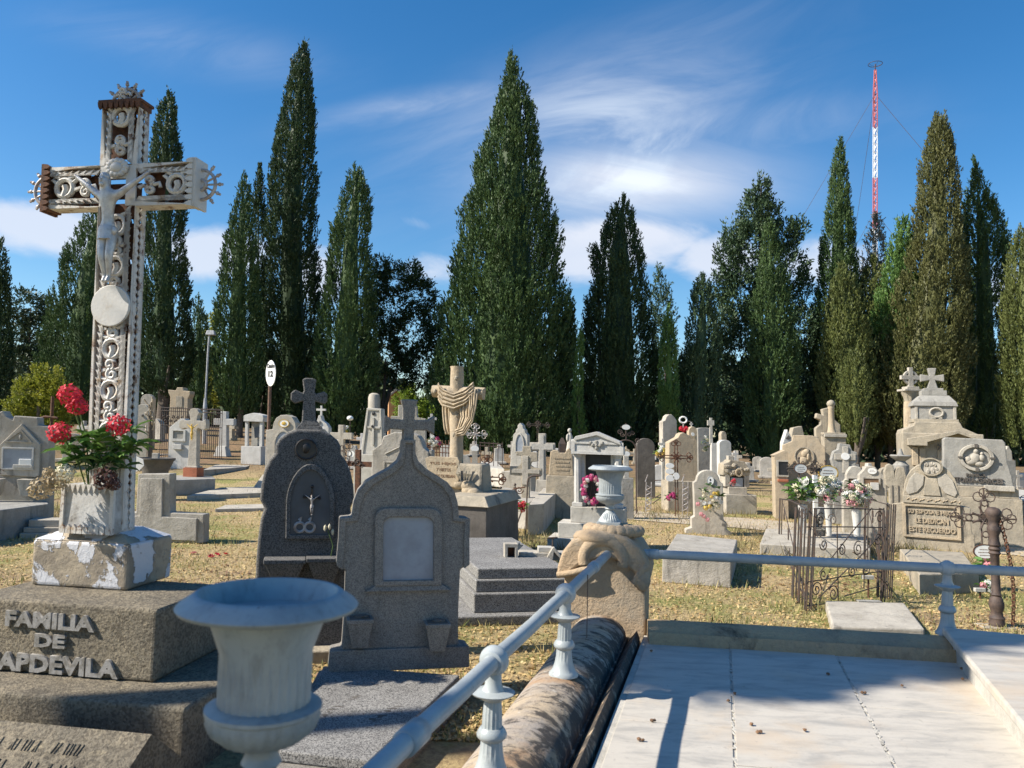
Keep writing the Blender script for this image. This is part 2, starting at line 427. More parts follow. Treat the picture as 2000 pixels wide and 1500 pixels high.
# chipped white iron with rust
m, N, b, out = newmat('rusty_white')
v = objcoord(N)
c = N.mix(N.smooth(N.noise(v, 7, 8, .7), .53, .66), (.60,.57,.52), (.42,.31,.20))
c = N.mix(N.smooth(N.noise(v, 11, 8, .75), .53, .64), c, (.15,.068,.032))
N.link(c, b.inputs['Base Color']); b.inputs['Roughness'].default_value = .6
bp = N.n('ShaderNodeBump'); bp.inputs['Strength'].default_value = .35; bp.inputs['Distance'].default_value = .006
N.link(N.noise(v, 50, 5, .7), bp.inputs['Height']); N.link(bp.outputs[0], b.inputs['Normal'])
m, N, b, out = newmat('grimy_paint'); v = objcoord(N)
c = N.mix(N.smooth(N.noise(v, 6, 8, .7), .42, .66), (.52,.51,.49), (.30,.28,.25))
c = N.mix(N.smooth(N.noise(v, 5, 8, .75, .4), .56, .68), c, (.07,.055,.045))
N.link(c, b.inputs['Base Color']); b.inputs['Roughness'].default_value = .65
bp = N.n('ShaderNodeBump'); bp.inputs['Strength'].default_value = .5; bp.inputs['Distance'].default_value = .008
N.link(N.noise(v, 35, 6, .7), bp.inputs['Height']); N.link(bp.outputs[0], b.inputs['Normal'])
# soil and dry lawn
m, N, b, out = newmat('dry_lawn')
v = objcoord(N, rand=False)
c = N.mix(N.smooth(N.noise(v, 26, 8, .75), .38, .64), (.52,.40,.21), (.27,.195,.11))
c = N.mix(N.math('MULTIPLY', N.smooth(N.noise(v, .8, 8, .7, .6), .52, .62), .75), c, N.mix(N.smooth(N.noise(v, 12, 6, .7), .4, .6), (.34,.24,.15), (.22,.15,.10)))
c = N.mix(N.smooth(N.noise(v, .55, 6, .65), .46, .60), c, N.mix(N.smooth(N.noise(v, 18, 6, .7), .4, .6), (.18,.20,.06), (.33,.29,.12)))
c = N.mix(N.math('MULTIPLY', N.smooth(N.noise(v, .9, 5, .6, .5), .58, .68), .6), c, (.46,.33,.19))
sep = N.n('ShaderNodeSeparateXYZ'); N.link(v, sep.inputs[0])
far = N.smooth(N.math('ADD', sep.outputs[1], N.math('MULTIPLY', N.noise(v, .3, 4, .6), 8)), 26, 32)
c = N.mix(N.math('MULTIPLY', far, .75), c, N.mix(N.smooth(N.noise(v, 3, 6, .6), .4, .6), (.22,.13,.08), (.12,.085,.06)))  # far ground's darker brown paints tree shade together with leaf litter
N.link(c, b.inputs['Base Color']); b.inputs['Roughness'].default_value = .95; b.inputs['Specular IOR Level'].default_value = .1
bp = N.n('ShaderNodeBump'); bp.inputs['Strength'].default_value = .9; bp.inputs['Distance'].default_value = .03
N.link(N.noise(v, 30, 8, .75), bp.inputs['Height']); N.link(bp.outputs[0], b.inputs['Normal'])
stone('sandy_path', (.50,.42,.31), (.40,.33,.24), stain=.2, bump=.7, big=3)

# ================================================================== camera, light, sky
cam = bpy.data.cameras.new('camera'); co = bpy.data.objects.new('camera', cam); col_link(co)
Mx = Matrix((( cr.x, cu.x, -fwd.x, CAM.x), (cr.y, cu.y, -fwd.y, CAM.y), (cr.z, cu.z, -fwd.z, CAM.z), (0, 0, 0, 1)))
co.matrix_world = Mx
cam.sensor_width = 36; cam.lens = 36 * F / 2000; cam.clip_start = .05; cam.clip_end = 9000
cam.dof.use_dof = True; cam.dof.focus_distance = 11; cam.dof.aperture_fstop = cam.lens / 5.0
scene.camera = co

SUN_EL, SUN_AZ = R(39), R(-90 - 12.5)          # azimuth from +Y towards +X
to_sun = Vector((math.sin(SUN_AZ)*math.cos(SUN_EL), math.cos(SUN_AZ)*math.cos(SUN_EL), math.sin(SUN_EL)))
sl = bpy.data.lights.new('sun', 'SUN'); sl.energy = 5.0; sl.angle = R(.53); sl.color = (1, .93, .82)
so = bpy.data.objects.new('sun', sl); col_link(so); so.rotation_euler = to_sun.to_track_quat('Z', 'Y').to_euler()

w = bpy.data.worlds.new('World'); scene.world = w; w.use_nodes = True
t = w.node_tree; t.nodes.clear(); N = NT(t)
wo = N.n('ShaderNodeOutputWorld'); bg = N.n('ShaderNodeBackground'); N.link(bg.outputs[0], wo.inputs[0])
sky = N.n('ShaderNodeTexSky'); sky.sky_type = 'NISHITA'; sky.sun_disc = False
sky.sun_elevation = SUN_EL; sky.sun_rotation = SUN_AZ; sky.air_density = 1.0; sky.dust_density = .4; sky.ozone_density = 2.5
hs_ = N.n('ShaderNodeHueSaturation'); hs_.inputs['Saturation'].default_value = 1.36; hs_.inputs['Value'].default_value = 1.0; N.link(sky.outputs[0], hs_.inputs['Color'])
tc = N.n('ShaderNodeTexCoord'); sp = N.n('ShaderNodeSeparateXYZ'); N.link(tc.outputs['Generated'], sp.inputs[0])
yy = N.math('MAXIMUM', N.math('ABSOLUTE', sp.outputs[1]), .12)
gx = N.math('DIVIDE', sp.outputs[0], yy); gzv = N.math('DIVIDE', sp.outputs[2], yy)
def cloudvec(sx, sy, rot, off=(0, 0)):     # sky plane coordinates turned by rot and stretched
    c, s_ = math.cos(rot), math.sin(rot)
    a = N.math('ADD', N.math('MULTIPLY', gx, c), N.math('MULTIPLY', gzv, s_))
    b_ = N.math('ADD', N.math('MULTIPLY', gx, -s_), N.math('MULTIPLY', gzv, c))
    cb = N.n('ShaderNodeCombineXYZ'); N.link(N.math('MULTIPLY_ADD', a, sx, off[0]), cb.inputs[0]); N.link(N.math('MULTIPLY_ADD', b_, sy, off[1]), cb.inputs[1])
    return cb.outputs[0]
def blob(u, v, ru, rv, rot=0):             # soft patch of sky
    x0, z0 = (u-1000)/F, (VH-v)/F + .03*(u-1000)/F
    c, s_ = math.cos(rot), math.sin(rot)
    dx = N.math('SUBTRACT', gx, x0); dz = N.math('SUBTRACT', gzv, z0)
    a = N.math('MULTIPLY', N.math('ADD', N.math('MULTIPLY', dx, c), N.math('MULTIPLY', dz, s_)), F/ru)
    b_ = N.math('MULTIPLY', N.math('ADD', N.math('MULTIPLY', dx, -s_), N.math('MULTIPLY', dz, c)), F/rv)
    q = N.math('ADD', N.math('MULTIPLY', a, a), N.math('MULTIPLY', b_, b_))
    return N.math('POWER', 2.718, N.math('MULTIPLY', q, -1.0))
def union(*xs):
    r_ = xs[0]
    for x in xs[1:]: r_ = N.math('MAXIMUM', r_, x)
    return r_
wisp = N.noise(cloudvec(2.4, 9, .30, (3, 1)), 1.0, 10, .6, 1.1)
wisp2 = N.noise(cloudvec(2.0, 16, -.12, (7, 4)), 1.0, 9, .6, .6)
puff = N.noise(cloudvec(5, 9, .03, (1, 8)), 1.0, 10, .6, .5)
veil = union(N.math('MULTIPLY', blob(1190, 330, 290, 130, .10), 1.0), N.math('MULTIPLY', blob(1130, 230, 330, 120, .35), .72),
             N.math('MULTIPLY', blob(1360, 235, 300, 60, .1), .55), N.math('MULTIPLY', blob(800, 190, 190, 28, .22), .55),
             N.math('MULTIPLY', blob(1230, 100, 380, 80, .3), .26), N.math('MULTIPLY', blob(1480, 200, 180, 50, .2), .2),
             N.math('MULTIPLY', blob(920, 320, 120, 50, .3), .6), N.math('MULTIPLY', blob(330, 70, 260, 50, -.15), .24))
cm1 = N.math('MULTIPLY', veil, N.math('MULTIPLY_ADD', N.smooth(wisp, .34, .70), .72, .14))
core = N.math('MULTIPLY', blob(1225, 350, 250, 82, .05), N.math('MULTIPLY_ADD', N.smooth(wisp2, .25, .68), .46, .58))
low = union(blob(1230, 470, 210, 62), blob(1150, 500, 150, 60), blob(1390, 500, 110, 60), N.math('MULTIPLY', blob(1640, 520, 150, 80), .85), blob(60, 440, 230, 66, -.12),
            blob(420, 490, 130, 55), blob(610, 530, 70, 60), N.math('MULTIPLY', blob(840, 520, 110, 50), .55), N.math('MULTIPLY', blob(1990, 560, 90, 70), .8), N.math('MULTIPLY', blob(800, 430, 60, 22, -.3), .45))
cm2 = N.smooth(N.math('ADD', low, N.math('MULTIPLY', N.math('SUBTRACT', puff, .5), 1.3)), .30, .78)
cm2 = N.math('MULTIPLY', cm2, N.smooth(low, .05, .3))
alpha = N.math('MINIMUM', N.math('ADD', N.math('MULTIPLY', union(cm1, core), .92), N.math('MULTIPLY', cm2, .80)), .93)
gap = N.math('MULTIPLY', N.math('MULTIPLY', alpha, N.smooth(sp.outputs[2], -.02, .03)), N.smooth(sp.outputs[1], .0, .15))
bright = N.mix(N.smooth(cm1, .2, .6), (5.2, 5.5, 6.2), (6.2, 6.6, 7.1))
bl = N.mix(gap, hs_.outputs[0], bright)
N.link(bl, bg.inputs[0]); bg.inputs[1].default_value = .092
scene.view_settings.view_transform = 'Standard'; scene.view_settings.look = 'None'; scene.view_settings.exposure = .80; scene.view_settings.gamma = 1

# ================================================================== ground
def axis(lo, hi, fine0, fine1, step, far):
    a = list(np.arange(fine0, fine1 + .01, step)); d = step; x = fine1
    while x < hi: d *= 1.35; x += d; a.append(x)
    d = step; x = fine0
    while x > lo: d *= 1.35; x -= d; a.insert(0, x)
    return a
xs = axis(-4000, 4000, -26, 26, 1.0, 0); ys = axis(-300, 5000, -3, 46, 1.0, 0)
mb = MB(); nx = len(xs)
for y in ys:
    for x in xs: mb.v.append(Vector((x, y, gz(x, y))))
mb.f = [[j*nx+i, j*nx+i+1, (j+1)*nx+i+1, (j+1)*nx+i] for j in range(len(ys)-1) for i in range(nx-1)]
gr = mb.build('ground', 'dry_lawn', smooth=1.0); gr['kind'] = 'structure'
# sandy path that crosses behind the front graves
mb = MB(); A = [(ground(u, v1), ground(u, v0)) for u, v0, v1 in ((880, 966, 985), (1000, 968, 986), (1120, 980, 998), (1230, 998, 1016), (1330, 1006, 1024), (1440, 1012, 1032), (1560, 1022, 1044), (1700, 1034, 1056), (1850, 1048, 1072), (2050, 1066, 1094))]
for a, b_ in A:
    mb.v += [Vector((a.x, a.y, gz(a.x, a.y)+.012)), Vector((b_.x, b_.y, gz(b_.x, b_.y)+.012))]
mb.f = [[2*i, 2*i+2, 2*i+3, 2*i+1] for i in range(len(A)-1)]
o = mb.build('path', 'sandy_path'); o['kind'] = 'structure'

# ================================================================== foliage
def np_mesh(name, verts, nf, mat, k=4):
    me = bpy.data.meshes.new(name); nv = len(verts)
    me.vertices.add(nv); me.vertices.foreach_set('co', verts.astype(np.float32).ravel())
    me.loops.add(nf*k); me.loops.foreach_set('vertex_index', np.arange(nf*k, dtype=np.int32))
    me.polygons.add(nf); me.polygons.foreach_set('loop_start', np.arange(0, nf*k, k, dtype=np.int32))
    me.polygons.foreach_set('loop_total', np.full(nf, k, dtype=np.int32))
    me.update(calc_edges=True); me.materials.append(M[mat] if isinstance(mat, str) else mat)
    return me
def unit(a): return a / np.maximum(1e-9, np.linalg.norm(a, axis=1, keepdims=True))
def blades(rng, C, Dv, B, Lt, Wt, Lb, Wb, spread):
    """B leaf blades round every tuft centre C with main direction Dv: diamonds, one island each"""
    n = len(C)*B; c = np.repeat(C, B, 0); d = np.repeat(Dv, B, 0)
    lt = np.repeat(Lt, B)[:, None]
    off = rng.normal(size=(n, 3)); off = unit(off) * rng.uniform(0, 1, (n, 1))**.5
    tpos = rng.uniform(-.5, .5, (n, 1))
    p = c + d*lt*tpos + off*lt*Wt*(1 - np.abs(tpos)*.9)
    dir_ = unit(d + off*spread + rng.normal(size=(n, 3))*spread*.45)
    side = unit(np.cross(dir_, rng.normal(size=(n, 3))))
    L = Lb*rng.uniform(.6, 1.3, (n, 1)); W = Wb*rng.uniform(.7, 1.3, (n, 1))
    v = np.stack([p - dir_*L*.5, p + side*W*.5, p + dir_*L*.5, p - side*W*.5], 1).reshape(-1, 3)
    return v, n
def lump(rng, th, h, amp, fth, fh):
    r_ = np.zeros_like(th)
    for i in range(7):
        k = rng.integers(1, fth+1); r_ += np.sin(k*th + rng.uniform(0, 6.28) + h*rng.uniform(-fh, fh)) * np.sin(h*rng.uniform(.3, 1)*fh + rng.uniform(0, 6.28))
    return 1 + amp*r_/2.2
def tube_raw(mb, pts, r0_, r1_, n=7): mb.tube(pts, r0_, n, raw=True, r1=r1_)

def cypress(label, D, prof, mat, seed, u=None, vtrunk=None, tuft=.5, dens=1.0, loose=.0, amp=.10, group='cypresses round the graves', name='cypress_tree', cat='cypress tree', out=.35, B=14, trunkr=.16, bare=False, wide=1.03):
    rng = np.random.default_rng(seed)
    prof = sorted(prof); pu = (prof[-1][1]+prof[-1][2])/2 if u is None else u
    th = Thing(name, label, cat, u=pu, D=D, group=group)
    k = th.k
    vs_ = np.array([p[0] for p in prof], float); cx = np.array([((p[1]+p[2])/2 - th.u0) - ROLL*(th.v0-p[0]) for p in prof])*k
    rr = np.array([(p[2]-p[1])/2 for p in prof])*k; zz = (th.v0 - vs_)*k
    zz, cx, rr = zz[::-1], cx[::-1], rr[::-1]
    z0, z1 = zz[0], zz[-1]
    grid = np.linspace(z0, z1, 200); wgt = np.interp(grid, zz, rr) + .06; cdf = np.cumsum(wgt); cdf /= cdf[-1]
    area = 2*math.pi*np.trapezoid(np.interp(grid, zz, rr), grid) if hasattr(np, 'trapezoid') else 2*math.pi*np.trapz(np.interp(grid, zz, rr), grid)
    tuft *= .74; n = int(area/(tuft*tuft*.28)*dens); n = min(n, 8200)
    h = np.interp(rng.uniform(0, 1, n), cdf, grid); ph = rng.uniform(0, 2*math.pi, n)
    depth = rng.uniform(0, 1, n)**2
    nb = max(10, n//11); hb = np.interp(rng.uniform(0, 1, nb), cdf, grid); pb = rng.uniform(0, 2*math.pi, nb); ob = rng.uniform(-.11, .03, nb)*(1+1.8*loose)
    rb_ = np.interp(hb, zz, rr); idx = rng.integers(0, nb, n); sp_ = tuft*1.0
    mem = rng.uniform(0, 1, n) < .66
    g1, g2 = rng.normal(size=n), rng.normal(size=n)
    h = np.where(mem, np.clip(hb[idx] + g1*sp_*1.3, z0, z1), h); ph = np.where(mem, pb[idx] + g2*sp_*.75/np.maximum(.25, rb_[idx]), ph)
    bump_ = np.where(mem, ob[idx] - .035*np.minimum(3, g1*g1 + g2*g2), -.20 - .12*rng.uniform(0, 1, n))
    R_ = np.interp(h, zz, rr)*wide * lump(rng, ph, h, amp*.6, 9, 2.2) * (1.03 + bump_ + loose*rng.normal(size=n)*.10) - tuft*.15
    R_ = np.maximum(R_, .02)
    C = np.stack([np.interp(h, zz, cx) + R_*np.cos(ph), R_*np.sin(ph), h], 1)
    tilt = out + rng.uniform(-.15, .3, n) + loose*rng.uniform(0, .7, n)
    top = np.clip((h - z0)/(z1-z0), 0, 1); tilt = tilt*(1 - .5*top)
    Dv = unit(np.stack([np.cos(ph)*np.sin(tilt), np.sin(ph)*np.sin(tilt), np.cos(tilt)], 1) + rng.normal(size=(n, 3))*(.10+.15*loose))
    Lt = tuft*rng.uniform(1.0, 2.1, n)
    # a few long tips that break the outline
    v, nf = blades(rng, C, Dv, B+5, Lt, .17, tuft*.42, tuft*.145, .42)
    # inner body so that nothing shines through the middle
    ng = 14; body = []
    hh = np.linspace(z0, z1-.02*(z1-z0), 26)
    for i in range(25):
        for j in range(ng):
            a0_, a1_ = 2*math.pi*j/ng, 2*math.pi*(j+1)/ng
            q = []
            for (hv, av) in ((hh[i], a0_), (hh[i], a1_), (hh[i+1], a1_), (hh[i+1], a0_)):
                rad = max(.02, np.interp(hv, zz, rr)*(.50 - .25*loose) - tuft*.45); q.append((np.interp(hv, zz, cx)+rad*math.cos(av), rad*math.sin(av), hv))
            body += q
    if not bare:
        v = np.concatenate([v, np.array(body)]); nf += 25*ng
    me = np_mesh('crown', v, nf, mat); o = bpy.data.objects.new('crown', me); col_link(o); o.parent = th.o
    mb = th.mm(); tube_raw(mb, [(cx[0], 0, -.1), (cx[0], 0, max(.5, z0)), (np.interp(z0+.5*(z1-z0), zz, cx), 0, z0+.5*(z1-z0))], trunkr, trunkr*.4)
    if z0 > .5:
        for j in range(3):
            a = rng.uniform(0, 6.28); tube_raw(mb, [(cx[0], 0, z0*.45), (cx[0]+.35*math.cos(a), .35*math.sin(a), z0*1.15), (cx[0]+.55*math.cos(a), .55*math.sin(a), z0+1.2)], trunkr*.5, trunkr*.2)
    mb.build('trunk', 'bark', th, smooth=1.0)
    return th

def bushy(label, D, u, lobes, mat, seed, name='broad_tree', cat='tree', group=None, tuft=.45, B=14, dens=1.0, trunk=None, upward=.5, vbase=None):
    """lobes: (u, v, ru, rv) ellipsoids of leaf clumps"""
    rng = np.random.default_rng(seed); th = Thing(name, label, cat, u=u, D=D, group=group); k = th.k
    Cs, Ds = [], []
    for (lu, lv, ru, rv) in lobes:
        a, b_, c_ = ru*k, rv*k, (ru+rv)/2*k*.8
        n = int(dens*4*math.pi*((a*b_+a*c_+b_*c_)/3)/(tuft*tuft*.42)); n = max(8, min(n, 1400))
        d = unit(rng.normal(size=(n, 3))); rad = rng.uniform(.55, 1.06, (n, 1))**.6
        ce = np.array([((lu-th.u0) - ROLL*(th.v0-lv))*k, rng.uniform(-.4, .4)*a, (th.v0-lv)*k])
        Cs.append(ce + d*rad*np.array([a, c_, b_])); Ds.append(unit(d + np.array([0, 0, upward]) + rng.normal(size=(n, 3))*.3))
    C = np.concatenate(Cs); Dv = np.concatenate(Ds)
    v, nf = blades(rng, C, Dv, B, tuft*rng.uniform(.7, 1.4, len(C)), .42, tuft*.42, tuft*.16, .8)
    o = bpy.data.objects.new('crown', np_mesh('crown', v, nf, mat)); col_link(o); o.parent = th.o
    mb = th.mm()
    for path, ra, rb in (trunk or [([(u, th.v0), (u, lobes[0][1])], .1, .04)]):
        pts = [(((a-th.u0) - ROLL*(th.v0-b_))*k, 0, (th.v0-b_)*k) for a, b_ in path]; tube_raw(mb, pts, ra, rb)
    mb.build('trunk', 'bark', th, smooth=1.0)
    return th

# left to right
cypress('very dark cypress cut off by the left edge of the photo', 40, [(470,-20,-8),(520,-30,4),(600,-35,12),(700,-40,18),(850,-40,24)], 'cypress_dark', 11, u=-8)
bushy('dark round-headed pine trees beside the leftmost cypress, a low grey-green crown', 52, 52, [(45,600,40,34),(28,660,36,50),(70,655,36,48),(48,730,50,50),(95,620,22,26),(90,700,26,60),(40,800,50,50)], 'far_foliage', 12, name='pine_tree', cat='pine tree', tuft=.6)
cypress('wide green cypress behind the left arm of the white iron cross', 45, [(385,176,186),(430,152,208),(500,120,232),(600,95,240),(700,82,250),(800,78,250),(845,95,230)], 'cypress_green', 13, dens=.9)
cypress('dark cypress just right of the white iron cross shaft', 37, [(168,310,316),(200,294,326),(250,284,331),(350,274,345),(500,268,354),(600,264,364),(690,262,372),(740,270,368),(765,290,345)], 'cypress_dark', 14, u=306, trunkr=.3)
cypress('small distant cypress behind the street lamp', 56, [(577,380,383),(600,372,394),(640,366,402),(700,364,410),(800,364,412)], 'cypress_green', 15, group='small cypresses far behind', dens=.8)
bushy('pale green round tree seen past the street lamp', 60, 402, [(402,640,14,28),(395,690,22,40),(400,760,24,50)], 'shrub_yellow', 16, tuft=.6)
cypress('dark narrow cypress squeezed between the twin-topped one and the tallest', 40, [(322,494,498),(350,486,508),(430,482,512),(550,480,515),(700,482,518),(820,485,515)], 'cypress_dark', 17)
cypress('yellow-green cypress above the white stone cross, left of the tall pair', 37, [(328,465,470),(360,455,478),(400,446,482),(450,436,490),(500,426,494),(600,416,502),(700,410,510),(760,416,512),(800,438,500)], 'cypress_green', 18, u=462, trunkr=.17)
cypress('tallest slim dark cypress behind the oval sign', 40, [(70,576,588),(85,564,594),(150,548,600),(250,531,607),(350,515,610),(450,512,612),(550,509,620),(650,509,628),(750,518,630),(835,530,622)], 'cypress_dark', 19, dens=1.1)
cypress('blunt mid-green cypress right of the dark headstone with a cross', 38, [(322,684,694),(340,672,706),(360,668,713),(400,652,720),(450,642,721),(500,636,723),(600,625,731),(680,613,736),(760,612,736),(815,618,730),(845,640,715)], 'cypress_green', 20, u=682, out=.45)
bushy('dark spreading juniper with forked trunk behind the tapered slab', 42, 748, [(742,520,24,26),(775,540,40,30),(800,535,28,28),(825,575,26,34),(840,620,22,40),(760,600,45,50),(800,650,50,60),(745,690,40,50),(820,710,34,50),(780,730,34,30),(735,560,25,40),(728,640,22,50),(850,660,12,30)], 'cypress_dark', 21, name='juniper_tree', cat='juniper tree', tuft=.42,
      trunk=[([(748,870),(746,815),(738,770),(730,720)],.16,.06), ([(747,815),(760,765),(775,720)],.13,.05), ([(746,800),(750,760),(752,700)],.1,.05)])
cypress('broadest green cypress in the centre, behind the draped stone cross', 39, [(88,995,1001),(108,988,1010),(130,984,1017),(165,976,1032),(200,968,1045),(250,950,1053),(300,936,1058),(350,927,1066),(400,906,1080),(450,898,1090),(500,886,1096),(550,876,1103),(600,865,1112),(650,858,1116),(700,850,1120),(760,848,1122),(830,852,1118),(878,870,1100)], 'cypress_green', 22, tuft=.56, dens=1.25, amp=.13, B=17)
cypress('small side spire at the right flank of the broadest cypress', 39.5, [(590,1113,1118),(610,1106,1126),(660,1094,1128),(750,1090,1126),(860,1095,1122)], 'cypress_dark', 23)
cypress('thin lime-green sprout between the broadest and the blackest cypress', 37, [(640,1134,1138),(680,1126,1142),(740,1120,1140),(790,1118,1140),(840,1118,1144),(880,1126,1140)], 'cypress_bright', 24, tuft=.32, group='young cypresses')
cypress('blackest shaded cypress with a crooked tip behind the iron arch', 41, [(383,1219,1226),(410,1192,1242),(450,1180,1250),(480,1168,1258),(500,1160,1266),(560,1158,1268),(600,1146,1275),(700,1132,1285),(800,1134,1286),(870,1150,1275)], 'cypress_dark', 25, amp=.14, dens=1.1)
bushy('side branch jutting from the blackest cypress at its upper left', 41, 1172, [(1160,484,9,10),(1168,505,12,16),(1176,540,12,24)], 'cypress_green', 26, name='leaning_cypress', cat='cypress tree', tuft=.35, trunk=[([(1172,880),(1172,560),(1168,490)],.08,.03)])
cypress('sparse grey-green fir with two tips behind the gap right of centre', 60, [(515,1286,1292),(560,1277,1310),(600,1272,1328),(650,1270,1332),(720,1268,1335),(820,1268,1335)], 'cypress_blue', 27, name='fir_tree', cat='fir tree', loose=1.4, tuft=.6, dens=.55, group=None)
cypress('thin bright green young cypress in the gap right of centre', 39, [(598,1306,1310),(630,1298,1318),(680,1291,1326),(740,1287,1330),(800,1287,1330),(850,1292,1326)], 'cypress_bright', 28, tuft=.36, group='young cypresses')
cypress('short blue-green cypress behind the cluster of far graves', 40, [(540,1375,1382),(560,1360,1393),(620,1347,1404),(700,1332,1408),(780,1320,1408),(850,1325,1400)], 'cypress_blue', 29)
bushy('broad ragged cypress with many loose tops behind the rough-roofed grave', 44, 1490, [(1495,365,24,28),(1485,410,32,40),(1510,410,30,36),(1445,455,28,34),(1430,500,28,40),(1480,480,50,60),(1545,450,24,34),(1565,445,20,24),(1545,520,44,52),(1420,560,26,40),(1455,580,46,60),(1580,555,14,24),(1520,600,60,60),(1420,640,26,50),(1570,640,30,50),(1450,690,52,60),(1530,720,62,70),(1430,760,36,60),(1480,810,60,60),(1560,820,50,70),(1430,840,36,40)], 'cypress_blue', 30, name='cypress_tree', cat='cypress tree', tuft=.52, dens=1.15, upward=1.4, trunk=[([(1490,915),(1490,600),(1497,360)],.28,.05)])
cypress('narrow green cypress growing in front of the ragged one', 41, [(430,1506,1516),(470,1494,1530),(550,1482,1545),(650,1468,1556),(760,1455,1565),(850,1458,1560),(905,1470,1545)], 'cypress_green', 31, amp=.14, loose=.4)
cypress('slim pointed dark cypress left of the radio mast', 44, [(262,1655,1662),(300,1645,1668),(350,1633,1673),(400,1623,1676),(450,1617,1681),(520,1610,1683),(600,1594,1690),(700,1585,1690),(800,1585,1690),(870,1590,1690)], 'cypress_green', 32, amp=.12)
cypress('rounded olive cypress below the slim pointed one', 41, [(520,1650,1660),(545,1636,1678),(600,1622,1696),(680,1606,1712),(770,1600,1716),(840,1610,1712),(872,1640,1690)], 'cypress_olive', 33)
cypress('half-dead grey conifer at the foot of the radio mast', 45, [(418,1722,1728),(450,1706,1742),(500,1694,1750),(560,1686,1752),(640,1684,1752),(720,1690,1750)], 'conifer_grey', 34, name='dead_conifer', cat='dead tree', loose=1.2, dens=.6, group=None)
cypress('round-topped bright cypress right of the mast', 42, [(425,1768,1786),(445,1752,1794),(500,1742,1796),(560,1728,1802),(650,1708,1800),(740,1700,1790),(800,1706,1780)], 'cypress_bright', 35, dens=.9)
cypress('tall brownish olive cypress on the right, fat below and round at the tip', 41, [(215,1848,1868),(240,1838,1878),(300,1822,1884),(350,1813,1888),(400,1806,1892),(450,1800,1894),(500,1784,1898),(600,1752,1898),(700,1722,1894),(780,1704,1888),(830,1706,1874),(862,1740,1850)], 'cypress_brown', 36, dens=1.2)
cypress('pointed grey-green cypress second from the right edge', 42, [(305,1924,1930),(340,1917,1940),(400,1902,1962),(450,1894,1978),(520,1886,1984),(620,1878,1990),(720,1872,1992),(800,1870,1992),(880,1890,1975)], 'cypress_green', 37, loose=.5, amp=.14)
cypress('light green cypress cut off by the right edge of the photo', 39, [(440,2010,2030),(500,1988,2048),(570,1975,2062),(680,1970,2070),(780,1967,2075),(860,1972,2070)], 'cypress_olive', 38)
cypress('broad olive-green cypress filling the gap under the radio mast', 43.5, [(500,1712,1722),(540,1694,1742),(620,1672,1762),(720,1656,1772),(800,1650,1776),(870,1662,1768)], 'cypress_olive', 39, dens=.9)
cypress('dark green cypress filling the gap behind the two rightmost trees', 46, [(470,1896,1904),(540,1876,1922),(650,1862,1940),(780,1856,1950),(870,1862,1945)], 'cypress_green', 40, dens=.8)
cypress('grey-green cypress between the ragged one and the slim pointed one', 47, [(640,1590,1600),(690,1570,1622),(780,1556,1636),(870,1560,1632)], 'cypress_green', 44, dens=.8)
# low shrubs
bushy('yellow-green shrub behind the house-shaped grave niche', 24, 72, [(75,735,30,24),(45,765,32,30),(95,765,34,32),(70,795,60,26),(30,800,26,18),(115,785,18,30),(60,830,60,26),(20,835,30,24),(100,835,30,24),(60,862,50,20)], 'shrub_yellow', 41, name='garden_shrub', cat='shrub', group='light green shrubs', tuft=.22, B=16)
bushy('lime green shrub by the orange hut beside the draped cross', 46, 800, [(797,760,16,14),(790,785,24,22),(815,790,20,18),(840,805,24,18),(800,815,30,20),(850,825,24,18)], 'shrub_lime', 42, name='garden_shrub', cat='shrub', group='light green shrubs', tuft=.36, B=16)
cypress('bright olive bush row growing below the tall brownish cypress', 38, [(690,1665,1685),(730,1650,1700),(790,1648,1702),(865,1655,1695)], 'cypress_olive', 43, tuft=.4, dens=.8)

def unseen_shade_tree(label, name, cat, x, y, lobes, mat, seed, trunk_h, lean=(0, 0)):
    rng = np.random.default_rng(seed); th = Thing(name, label, cat, pos=(x, y, 0)); Cs = []; Ds = []
    for (lx, ly, lz, a, b_, c_) in lobes:
        n = int(420*a*c_); d = unit(rng.normal(size=(n, 3))); Cs.append(np.array([lx, ly, lz]) + d*rng.uniform(.3, 1.03, (n, 1))**.6*np.array([a, b_, c_])); Ds.append(unit(d + np.array([0, 0, .8])))
    C = np.concatenate(Cs); v, nf = blades(rng, C, np.concatenate(Ds), 14, .5*rng.uniform(.7, 1.4, len(C)), .42, .26, .10, .7)
    o = bpy.data.objects.new('crown', np_mesh('crown', v, nf, mat)); col_link(o); o.parent = th.o
    mb = th.mm(); mb.tube([(0, 0, -.1), (lean[0]*.7, lean[1]*.7, trunk_h*.6), (lean[0], lean[1], trunk_h)], .2, 8, raw=True, r1=.1); mb.build('trunk', 'bark', th, smooth=1.0); return th
unseen_shade_tree('slim cypress added unseen left of the camera to shade the near urn', 'cypress_tree', 'cypress tree', -6.4, .02, [(0, 0, 2.4, .8, .8, 1.8), (0, 0, 4.8, .95, .95, 1.9), (0, 0, 7.0, .8, .8, 1.9), (0, 0, 8.8, .5, .5, 1.4)], 'cypress_dark', 91, 7)  # unseen cypress put in to keep the sun off the near urn
unseen_shade_tree('high-crowned leaning pine added unseen left of the camera to shade the paving', 'pine_tree', 'pine tree', -9.0, 1.0, [(0, 1.42, 8.75, .7, .38, .55), (0, 1.62, 9.6, .7, .36, .65), (0, 1.70, 10.5, .7, .40, .7), (0, 1.62, 11.5, .7, .46, .7)], 'cypress_dark', 92, 8.6, (0, 1.35))  # added pine out of view, crown shaped to shade paving and right rail

